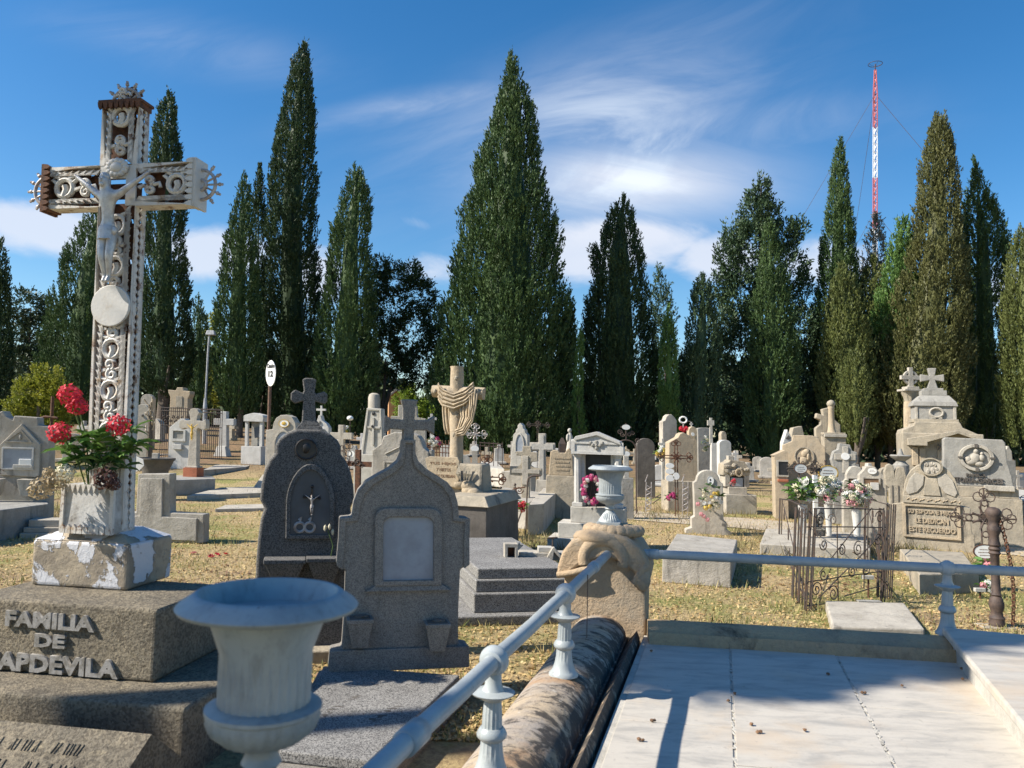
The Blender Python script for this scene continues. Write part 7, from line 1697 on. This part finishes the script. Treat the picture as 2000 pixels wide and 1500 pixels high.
P1(wp, [(602, wp.v0), (604, 836), (609, 828), (617, 822), (620, 812), (624, 812), (627, 822), (636, 828), (641, 836), (643, wp.v0)], 0, 16, 'stone', 'white_stone', .01); P1(wp, latin(623, 793, 813, 613, 632, 799, 803, 1.6, 1.8), 5, 9, 'cross', 'white_stone', .003); mb = wp.mb(); mb.ball(622, 826, -1, 4, 4, 2, 1); mb.build('relief', 'grey_stone', wp); B1(wp, 612, 632, 838, 860, -6, 0, 'shelf_box', 'white_stone')
gh = stone_thing('lancet_headstone', 'pale round-topped headstone with gold portrait and pointed window, left of the dark gothic one', 'headstone', 552, None, 19.5, -6)
P1(gh, [(515, gh.v0), (516, 842), (529, 840), (531, 828), (536, 818), (545, 812), (558, 811), (568, 815), (575, 826), (577, 840), (590, 842), (592, gh.v0)], 0, 26, 'stone', 'light_stone', .014)
niche(gh, gothic(533, 571, 840, 866, 892), gothic(536, 568, 844, 867, 889), -.5, frame='light_stone', back='slate_panel'); plaque(gh, 553, 828, 9.5, 7, -1.5, 'gold_paint', 'portrait', 0); mb = gh.mb(); mb.ball(553, 828, -3, 5, 4, 1, 1); mb.build('portrait_figure', 'gold_paint', gh)
P1(gh, [(550, 862), (566, 872), (566, 886), (556, 886)], -3, -1, 'paper', 'enamel'); mb = gh.mb(); mb.frustum(500, 600, gh.v0, -30, 30, 514, 594, 928, -6, 26); mb.build('base', 'light_stone', gh, .012)
sn = stone_thing('oval_sign', 'white oval sign lettered Cuadro 12 on a brown pole', 'sign', 523, None, 22.5, -28)
mb = sn.mb(); mb.tube([(521, sn.v0, 0), (523, 745, 0)], 3.2, 10); mb.build('pole', 'wood_pole', sn, smooth=1.0)
o = P1(sn, oval(528, 730, 11.5, 25.5, 28), -5, -3.6, 'plate', 'enamel', .004)
text(sn, 'Cuadro', 519.5, 537, 711, 720, -5.1, 'black_letters', depth=.3, parent=o, bold=.05); text(sn, '12', 523, 534, 725, 737, -5.1, 'black_letters', depth=.3, parent=o, bold=.05)
lmp = stone_thing('street_lamp', 'slim grey street lamp with flat head before the dark cypresses', 'street lamp', 402, None, 33, 0)
mb = lmp.mb(); mb.tube([(399, 800, 0), (402, 690, 0), (404, 652, 0)], 2.0, 8); mb.build('pole', 'lamp_grey', lmp, smooth=1.0); mb = lmp.mb(); mb.lathe([(4, lmp.v0), (4, 795), (2.6, 778)], 399, 0, 10); mb.build('foot', 'lamp_grey', lmp)
mb = lmp.mb(); mb.frustum(398, 416, 654, -6, 6, 400, 414, 645, -4, 4); mb.build('head', 'lamp_grey', lmp, .02)
pt = stone_thing('plaque_tomb', 'tan crenellated tomb top rising behind an iron fence near the street lamp', 'grave monument', 348, None, 30, -4)
P1(pt, [(326, pt.v0), (329, 776), (325, 768), (324, 762), (340, 763), (342, 757), (354, 757), (356, 763), (369, 764), (369, 770), (365, 778), (366, pt.v0)], 0, 20, 'stone', 'tan_stone', .02); B1(pt, 341, 354, 774, 796, -1.2, .5, 'gilt_plaque', 'weathered_tan')
fe = stone_thing('iron_fence', 'dark ornate iron fence around the crenellated tomb, left of the street lamp', 'iron fence', 370, None, 28, 0)
mb = fe.mb()
for z in (798, 804, 832): mb.tube([(312, z, 0), (432, z+2, 0)], .9, 5)
for i in range(31): a = 312 + i*4; mb.tube([(a, fe.v0, 0), (a, 797, 0)], .7, 4)
mb.build('bars', 'black_iron', fe)
for i in range(12): mb = fe.mb(); mb.spiral(318 + i*4.6, 816 + (i % 2)*8, -1, 3.4, 1.3, i, .2, .8, 4); mb.build('scroll', 'black_iron', fe)
cw = stone_thing('white_cross', 'plain bright white cross on a low terrace, left of the small white temple grave', 'stone cross', 434, None, 29, -6); P1(cw, latin(434, 804, 873, 414, 456, 818, 831, 6.5, 8.5), 0, 12, 'cross', 'white_stone', .015); mb = cw.mb(); mb.frustum(420, 446, cw.v0, -8, 16, 424, 441, 872, -3, 13); mb.build('foot', 'white_stone', cw, .01)
wt = stone_thing('small_temple_grave', 'small white temple grave with photo in its niche, right of the white cross', 'grave monument', 494, None, 27, -10)
B1(wt, 473, 514, 872, wt.v0, -8, 24, 'base', 'white_stone'); B1(wt, 476, 482, 824, 871.8, 0, 6, 'column', 'white_stone'); B1(wt, 506, 512, 824, 871.8, 0, 6, 'column', 'white_stone'); P1(wt, [(474, 824), (474, 813), (478, 811), (494, 807), (513, 811), (515, 815), (514, 824)], -3, 24, 'gable', 'white_stone', .01); B1(wt, 482.2, 505.8, 824.2, 871.6, 14, 22, 'back', 'grey_stone'); P1(wt, [(490, 836), (504, 834), (506, 854), (492, 856)], 8, 10, 'photo', 'dark_panel')
nw = stone_thing('niche_headstone', 'white-washed stepped niche headstone behind the cross with yellow figure', 'headstone', 346, None, 25, -5)
P1(nw, [(327, nw.v0), (328, 836), (340, 826), (350, 818), (358, 818), (366, 826), (370, 836), (370, nw.v0)], 0, 18, 'stone', 'white_stone', .012); mb = nw.mb(); mb.ring(rect(334, 840, 362, 862), rect(337, 842, 358, 857), -3, .6); mb.build('niche_frame', 'white_stone', nw); B1(nw, 337, 358, 842, 857, -.6, .5, 'niche_back', 'grey_stone'); B1(nw, 338, 356, 868, 878, -6, 0, 'shelf_box', 'white_stone')
yx = stone_thing('budded_cross', 'stone cross with clover ends and yellow figure on a red brick foot', 'stone cross', 373, None, 18.8, -6)
vb = yx.v0
P1(yx, [(364, 912), (368, 838), (356, 838), (350, 841), (345, 836), (345, 826), (350, 821), (356, 823), (368, 822), (366, 812), (364, 806), (368, 800), (376, 798), (382, 801), (386, 807), (383, 812), (381, 822), (393, 823), (399, 819), (401, 828), (400, 838), (394, 841), (384, 837), (382, 840), (383, 912)], 0, 14, 'cross', 'light_stone', .012)
corpus(yx, 32*yx.k, yx.T(374, 861, -5), 'gold_paint', name='yellow_figure'); B1(yx, 360, 388, 914, vb, -8, 20, 'brick_foot', 'brick', .006); B1(yx, 361, 386, 911, 914, -5, 18, 'pad', 'light_stone')
pdm = slab('grave_slab', 'dark grey grave slab under the clover-ended cross with yellow figure', 'grave slab', [(330, 938), (421, 935), (415, 930), (334, 928)], .34, .34, 'grey_stone', .01)
slab('grave_slab', 'long grey raised grave terrace below the white cross', 'grave slab', [(285, 888), (516, 884), (520, 876), (300, 880)], .45, .5, 'concrete', .012)
bw = stone_thing('bowl_planter', 'dark stone bowl planter left of the clover-ended cross', 'planter', 302, None, 16.5); mb = bw.mb(); mb.lathe([(20, bw.v0), (24, 920), (30, 908), (32, 902), (36, 898), (36, 895), (30, 895), (26, 900)], 302, 0, 20); mb.build('bowl', 'dark_stone', bw, smooth=R(40))
B1(bw, 296, 308, 886, 897, -4, 4, 'pale_block', 'light_stone') 
lx = stone_thing('sunken_cross', 'big concrete cross with framed face sunk askew behind the monument lettered FAMILIA', 'stone cross', 325, 1060, None, -4)
P1(lx, [(232, 1058), (232, 1006), (262, 1004), (264, 930), (329, 927), (330, 1002), (398, 1003), (398, 1058), (330, 1060)], 0, 26, 'cross', 'concrete', .012)
P1(lx, [(240, 1052), (240, 1012), (272, 1010), (272, 938), (316, 937), (317, 1010), (386, 1011), (386, 1054), (330, 1054)], -5, .5, 'raised_face', 'concrete', .008)
# far left house niche and its slabs
hl = stone_thing('gabled_niche', 'grey stone niche with triangular gable and window at the left edge', 'grave monument', 40, None, 11.6, 10)
P1(hl, [(-14, hl.v0), (-12, 812), (0, 806), (6, 816), (18, 824), (20, 815), (62, 817), (63, 832), (84, 834), (86, hl.v0)], 4, 36, 'stone', 'concrete', .014)
P1(hl, [(0, 872), (37, 830), (70, 868), (70, 930), (64, 933), (0, 930)], -4, 4.2, 'gable_house', 'light_stone', .01)
mb = hl.mb(); mb.ring([(8, 866), (37, 841), (58, 866), (58, 866.1)], [(13, 864), (37, 845), (53, 864), (53, 864.1)], -6, -3.8); mb.build('gable_moulding', 'concrete', hl); mb = hl.mb(); mb.ball(36, 856, -5, 3, 6, 2, 1, .1); mb.build('carved_saint', 'grey_stone', hl)
niche(hl, rect(5, 876, 61, 919), rect(8, 879, 58, 916), -4.6, frame='white_stone', back='slate_panel'); B1(hl, 36, 58, 898, 914, -8, -5.2, 'book', 'enamel'); B1(hl, 26, 60, 909, 916, -9, -5.2, 'ledge', 'pale_stone')
for a in (-2, 56):
    mb = hl.mb(); mb.frustum(a-9, a+9, 968, -26, -4, a-14, a+16, 936, -30, -4); mb.build('wall_vase', 'light_stone', hl, .006)
for a, b in ((5, 925), (0, 930)): mb = hl.mb(); mb.tube([(a, 936, -16), (a+3, b-8, -16), (a+10, b-4, -18)], 1, 5); mb.build('dry_stem', 'old_iron', hl)
slab('grave_slab', 'broad grey grave slab before the gabled niche at the left edge', 'grave slab', [(-60, 1004), (95, 984), (86, 970), (-40, 976)], .40, .42, 'grey_stone', .012)
stl = stone_thing('step_block', 'low stack of three narrow steps left of the white pedestal', 'grave', 92, 1052, None, 12)
for i, (a0, b0, b1) in enumerate(((44, 1042, 1056), (48, 1032, 1041.8), (54, 1018, 1031.8))): B1(stl, a0, 150, b0, b1, i*8, 60, 'step', 'light_stone', .008)
# rusty figure cross and bare palm stump on the left
rf = stone_thing('rusty_cross', 'dark rusty iron crucifix behind the gabled niche, half hidden by the carnations', 'iron cross', 94, None, 14); mb = rf.mb(); mb.tube([(93, rf.v0, 0), (95, 776, 0)], 3, 6); mb.tube([(66, 822, 0), (84, 816, -2), (106, 818, 0)], 3, 6); mb.build('bars', 'rust', rf, smooth=1.0)
ps = stone_thing('palm_stump', 'dead brown palm stump with dry leaf bases right of the iron cross shaft', 'dead tree', 290, None, 22); rnd = random.Random(6)
mb = ps.mb(); mb.tube([(290, ps.v0, 0), (291, 820, 0), (290, 790, 0)], 8, 8, r1=.03); mb.build('trunk', 'bark', ps)
mb = ps.mb()
for i in range(26): a = rnd.uniform(-12, 12); z = rnd.uniform(790, 850); mb.tube([(290, z, 0), (290+a*.6, z-8, rnd.uniform(-6, 6)), (290+a, z-rnd.uniform(10, 30), rnd.uniform(-8, 8))], 1.3, 4)
mb.build('leaf_bases', 'bare_wood', ps)
for i, (u, a0, a1, vt_, D_, lab) in enumerate(((272, 262, 288, 790, 26, 'white scalloped headstone right behind the iron cross shaft'), (280, 272, 296, 770, 30, 'grey headstone with a dark hole behind the dead palm stump'))):
    t_ = stone_thing('old_headstone', lab, 'headstone', u, None, D_, 0, 'headstones behind the dead palm stump'); P1(t_, roundtop(a0, a1, vt_, vt_+12, t_.v0), 0, 14, 'stone', 'light_stone', .012); mb = t_.mb(); mb.ball(u+4, 812, -1, 2.5, 3, 2, 1); mb.build('hole', 'dark_stone', t_)
hp = stone_thing('white_plate', 'white enamel plate hanging right of the iron flower box', 'plaque', 262, None, 9.4); mb = hp.mb(); mb.tube([(248, hp.v0, 0), (248, 905, 0)], 1.6, 6); mb.build('stake', 'old_iron', hp); mb = hp.mb(); mb.prism([(247, 900), (262, 895), (275, 900), (277, 912), (268, 922), (256, 926), (245, 920)], -2, -1); mb.build('plate', 'enamel', hp, .003)
ox = stone_thing('iron_cross', 'rusty square-shafted iron cross with black filigree arms beside the dark gothic headstone', 'iron cross', 698, None, 13, -10)
B1(ox, 693, 703, 880, ox.v0, -4, 4, 'shaft', 'rust', .003); B1(ox, 668, 726, 903, 913, -3, 3, 'arm', 'rust', .003)
mb = ox.mb()
for (a, b, r_) in ((674, 876, 6), (680, 888, 6), (668, 890, 6), (674, 902, 6), (684, 874, 5), (666, 878, 5), (690, 908, 4), (700, 906, 5), (706, 911, 4), (696, 902, 4)): mb.tube([(a + r_*math.cos(i*.785), b + r_*math.sin(i*.785), -4) for i in range(8)], .9, 5, closed=True)
mb.build('filigree', 'black_iron', ox, smooth=1.0); plaque(ox, 686, 889, 6, 6, -3, border=False, lines=0)
wr2 = stone_thing('u_shaped_stone', 'grey concrete U-shaped stone behind the flared cross of the ogee headstone', 'headstone', 795, None, 17, 0); P1(wr2, [(760, wr2.v0), (762, 815), (776, 815), (776, 793), (787, 793), (788, 814), (800, 814), (802, 793), (812, 793), (814, 816), (830, 818), (832, wr2.v0)], 0, 16, 'stone', 'concrete', .012)
hx = stone_thing('white_cross', 'tiny white cross seen right of the flared cross arm', 'stone cross', 842, None, 26); P1(hx, latin(842, 809, hx.v0, 835, 852, 816, 821, 2.4, 2.8), 0, 6, 'cross', 'white_stone', .006)
ff = stone_thing('low_fence', 'dark low iron fence left of the draped cross', 'iron fence', 855, None, 22); mb = ff.mb()
for z in (868, 874, 884): mb.tube([(832, z, 0), (882, z+1, 0)], .9, 5)
for i in range(9): mb.tube([(834+i*6, ff.v0, 0), (834+i*6, 860, 0)], .8, 4)
mb.build('bars', 'rust', ff)
bouquet('white and red flowers by the low fence left of the draped cross', 850, 862, 21.5, 14, 8, ['petal_white', 'petal_white', 'petal_magenta'], 79, n=8, br=.06)
wb = stone_thing('water_tank', 'rounded pale concrete cylinder behind the juniper trunk', 'tank', 730, None, 36); mb = wb.mb(); mb.lathe([(12, wb.v0), (12, 778), (10, 771), (5, 768)], 730, 0, 16); mb.build('body', 'light_stone', wb, smooth=R(40))
# orange hut
ht = stone_thing('orange_hut', 'small orange walled hut with pale roof far behind the lime shrub', 'hut', 770, None, 52, 10); P1(ht, [(758, ht.v0), (759, 776), (773, 762), (800, 776), (800, ht.v0)], 0, 60, 'wall', 'orange_plaster', .02); P1(ht, [(756, 779), (757, 774), (773, 758), (804, 775), (804, 779), (773, 764)], -6, 66, 'roof', 'pale_stone', .02); B1(ht, 780, 790, 790, 815, -.5, 1, 'window', 'dark_panel')
# fallen slabs and low kerbs in the lawn, left
for i, (c_, z, mt, lab) in enumerate(((((365, 968), (520, 962), (510, 950), (430, 952)), .10, 'light_stone', 'flat pale slab half buried in dry weeds left of the lancet headstone'), (((420, 994), (520, 992), (520, 984), (440, 986)), .06, 'light_stone', 'thin broken slab in the lawn left of the dark gothic headstone'), (((395, 918), (480, 912), (500, 904), (420, 908)), .25, 'concrete', 'jagged piece of kerb among weeds below the grey terrace'), (((1000, 1002), (1110, 1004), (1105, 1000), (1000, 998)), .05, 'light_stone', 'sunken kerb stone at the foot of the temple grave'))):
    slab('stone_slab', lab, 'stone slab', list(c_), z, z+.03, mt, .01)
# fallen red petals
for i, (u, v) in enumerate(((412, 1090), (424, 1086), (440, 1085), (378, 1084))):
    p = ground(u, v); o = bloom(None.__class__ and Thing.__new__(Thing), '', (0,0,0), 1, 'petal_red') if False else None
    me = bpy.data.meshes.new('fallen_flower'); V, Fc = flower_mesh(i, 'open', .05, 14); me.from_pydata([tuple(q) for q in V], [], Fc); me.materials.append(M['petal_red' if i != 3 else 'petal_pink']); o = bpy.data.objects.new('fallen_flower', me); col_link(o); o.location = (p.x, p.y, gz(p.x, p.y)+.015); o.rotation_euler = (.3, .2, i)
    tag(o, 'faded red artificial flower lying on the lawn', 'flower', 'red flowers dropped on the lawn')

# ================================================================== radio mast
ms = Thing('radio_mast', 'tall red and white lattice radio mast with a ring on top, behind the right-hand cypresses', 'radio mast', u=1708, D=420, z=0)
km = ms.k; xm = 0
def mz(v): return (ms.v0 - v)*km
hw_ = 1.2
def lattice(nm, z0, z1, mat, w0, w1):
    mb = ms.mm(); n = max(2, int((z1-z0)/4)); cs = [(R(90), R(210), R(330))]
    def pt(i, z): w_ = w0 + (w1-w0)*(z-z0)/(z1-z0); a = R(75 + 120*i); return Vector((w_*math.cos(a), w_*math.sin(a), z))
    for i in range(3): mb.tube([pt(i, z0), pt(i, z1)], .26, 5, raw=True)
    for j in range(n):
        za, zb_ = z0 + (z1-z0)*j/n, z0 + (z1-z0)*(j+1)/n
        for i in range(3): mb.tube([pt(i, za), pt((i+1) % 3, zb_)], .13, 4, raw=True); mb.tube([pt(i, za), pt((i+1) % 3, za)], .13, 4, raw=True)
    return mb.build(nm, mat, ms)
lattice('red_section', mz(440) - 0, mz(339), 'mast_red', hw_, hw_); lattice('white_section', mz(339), mz(236), 'mast_white', hw_, hw_); lattice('red_section', mz(236), mz(168), 'mast_red', hw_, hw_); lattice('red_section', mz(168), mz(118), 'mast_red', hw_, .5); lattice('white_section', mz(560), mz(440), 'mast_white', hw_, hw_); lattice('red_section', 0, mz(560), 'mast_red', hw_, hw_)
mb = ms.mm(); mb.tube([(3.6*math.cos(i*.2618), 3.6*math.sin(i*.2618), mz(106)) for i in range(24)], .16, 5, closed=True, raw=True); mb.tube([(0, 0, mz(118)), (0, 0, mz(106))], .3, 5, raw=True)
for i in range(4): a = i*1.57; mb.tube([(0, 0, mz(112)), (3.6*math.cos(a), 3.6*math.sin(a), mz(106))], .08, 4, raw=True)
mb.build('ring_antenna', 'old_iron', ms)
for (v, r_) in ((168, 62), (406, 40)):
    for a in (R(200), R(320), R(80)): mb = ms.mm(); mb.tube([(0, 0, mz(v)), (r_*math.cos(a)*2, r_*math.sin(a)*2, 0)], .10, 4, raw=True); mb.build('guy_wire', 'old_iron', ms)

# more old graves in the back rows
rnd = random.Random(44)
far_list = [('cross', 556, 24, 46), ('cross', 586, 31, 40), ('round', 640, 30, 38), ('round', 690, 27, 44), ('cross', 706, 33, 36), ('round', 764, 23, 60), ('cross', 818, 29, 46), ('round', 870, 30, 36), ('round', 905, 26, 40), ('cross', 950, 29, 40), ('round', 975, 31, 36), ('round', 1044, 27, 46), ('cross', 1080, 31, 44), ('round', 1132, 24, 44), ('round', 1180, 30, 36), ('cross', 1270, 30, 40), ('round', 1288, 25, 40), ('cross', 1440, 33, 40), ('round', 1462, 28, 36), ('round', 1500, 30, 40), ('cross', 1690, 24, 46), ('round', 1716, 21, 44), ('round', 1736, 26, 46), ('cross', 1750, 22, 50), ('round', 1700, 31, 34), ('cross', 450, 35, 36), ('round', 560, 36, 34), ('round', 300, 33, 44), ('cross', 236, 30, 50), ('round', 140, 26, 54), ('cross', 160, 31, 44), ('round', 20, 28, 50), ('cross', 600, 35, 30), ('round', 655, 34, 30), ('cross', 742, 30, 38), ('round', 795, 33, 32), ('cross', 885, 33, 34), ('round', 925, 34, 28), ('cross', 1000, 34, 32), ('round', 1020, 32, 34), ('cross', 1110, 34, 30), ('round', 1150, 33, 30), ('round', 1205, 33, 30), ('cross', 1240, 34, 30), ('round', 1320, 34, 34), ('cross', 1360, 34, 36), ('round', 1425, 34, 28), ('round', 1480, 34, 28), ('cross', 1512, 27, 40), ('round', 1625, 33, 30), ('cross', 1670, 33, 32), ('round', 1960, 24, 40), ('cross', 1990, 30, 36)]
protos = {}
for kd, u, D_, hpx in far_list:
    lab = 'small weathered pale cross in the crowded back rows of graves' if kd == 'cross' else 'small plain rounded headstone in the crowded back rows of graves'
    t_ = Thing('back_row_cross' if kd == 'cross' else 'back_row_headstone', lab, 'stone cross' if kd == 'cross' else 'headstone', u=u, D=D_, yaw=rnd.uniform(-22, 6), group='small graves in the back rows'); t_.o['label'] = lab
    v0_ = t_.v0; w_ = hpx*rnd.uniform(.26, .36); mt = rnd.choice(['light_stone', 'grey_stone', 'pale_stone', 'weathered_tan', 'concrete', 'white_stone'])
    if kd == 'cross': P1(t_, latin(u, v0_-hpx, v0_-hpx*.12, u-w_*.9, u+w_*.9, v0_-hpx*.78, v0_-hpx*.62, hpx*.075, hpx*.095), 0, 9, 'cross', mt, .012); B1(t_, u-w_*.5, u+w_*.5, v0_-hpx*.14, v0_, -5, 14, 'base', mt)
    else: P1(t_, rnd.choice([roundtop(u-w_, u+w_, v0_-hpx, v0_-hpx*.75, v0_), gothic(u-w_, u+w_, v0_-hpx, v0_-hpx*.6, v0_), [(u-w_, v0_), (u-w_*.85, v0_-hpx*.8), (u-w_*.4, v0_-hpx*.8), (u-w_*.3, v0_-hpx), (u+w_*.3, v0_-hpx), (u+w_*.4, v0_-hpx*.8), (u+w_*.85, v0_-hpx*.8), (u+w_, v0_)]]), 0, 14, 'stone', mt, .012); B1(t_, u-w_*1.25, u+w_*1.25, v0_-hpx*.10, v0_, -30, 18, 'base', mt)

# weeds and dirt gathered round the feet of the graves
rng = np.random.default_rng(123); Cs = []
for t_ in ALL:
    x, y, z = t_.p
    if 5 < y < 27 and abs(z - gz(x, y)) < .12 and t_.o.get('category') not in ('bouquet', 'tree', 'shrub', 'wreath'):
        n = 110 if y < 16 else 60; a = rng.uniform(0, 6.283, n); r_ = rng.uniform(.25, .62, n)*(1 if y < 12 else 1.1)
        px, py = x + np.cos(a)*r_, y + np.sin(a)*r_*.6 - .05; Cs.append(np.stack([px, py, np.array([gz(i, j) for i, j in zip(px, py)])], 1))
C = np.concatenate(Cs); n = len(C)
d = unit(np.array([[0, 0, 1.]]) + rng.normal(size=(n, 3))*.45); L = rng.uniform(.04, .16, (n, 1))*rng.uniform(.4, 1, (n, 1)); s_ = unit(np.cross(d, rng.normal(size=(n, 3))))
v = np.stack([C - s_*.006, C + s_*.006, C + d*L], 1).reshape(-1, 3)
o = bpy.data.objects.new('foot_weeds', np_mesh('foot_weeds', v, n, 'grass_blades', 3)); col_link(o); o['kind'] = 'stuff'; tag(o, 'thin weeds sprouting round the feet of the graves', 'weeds')
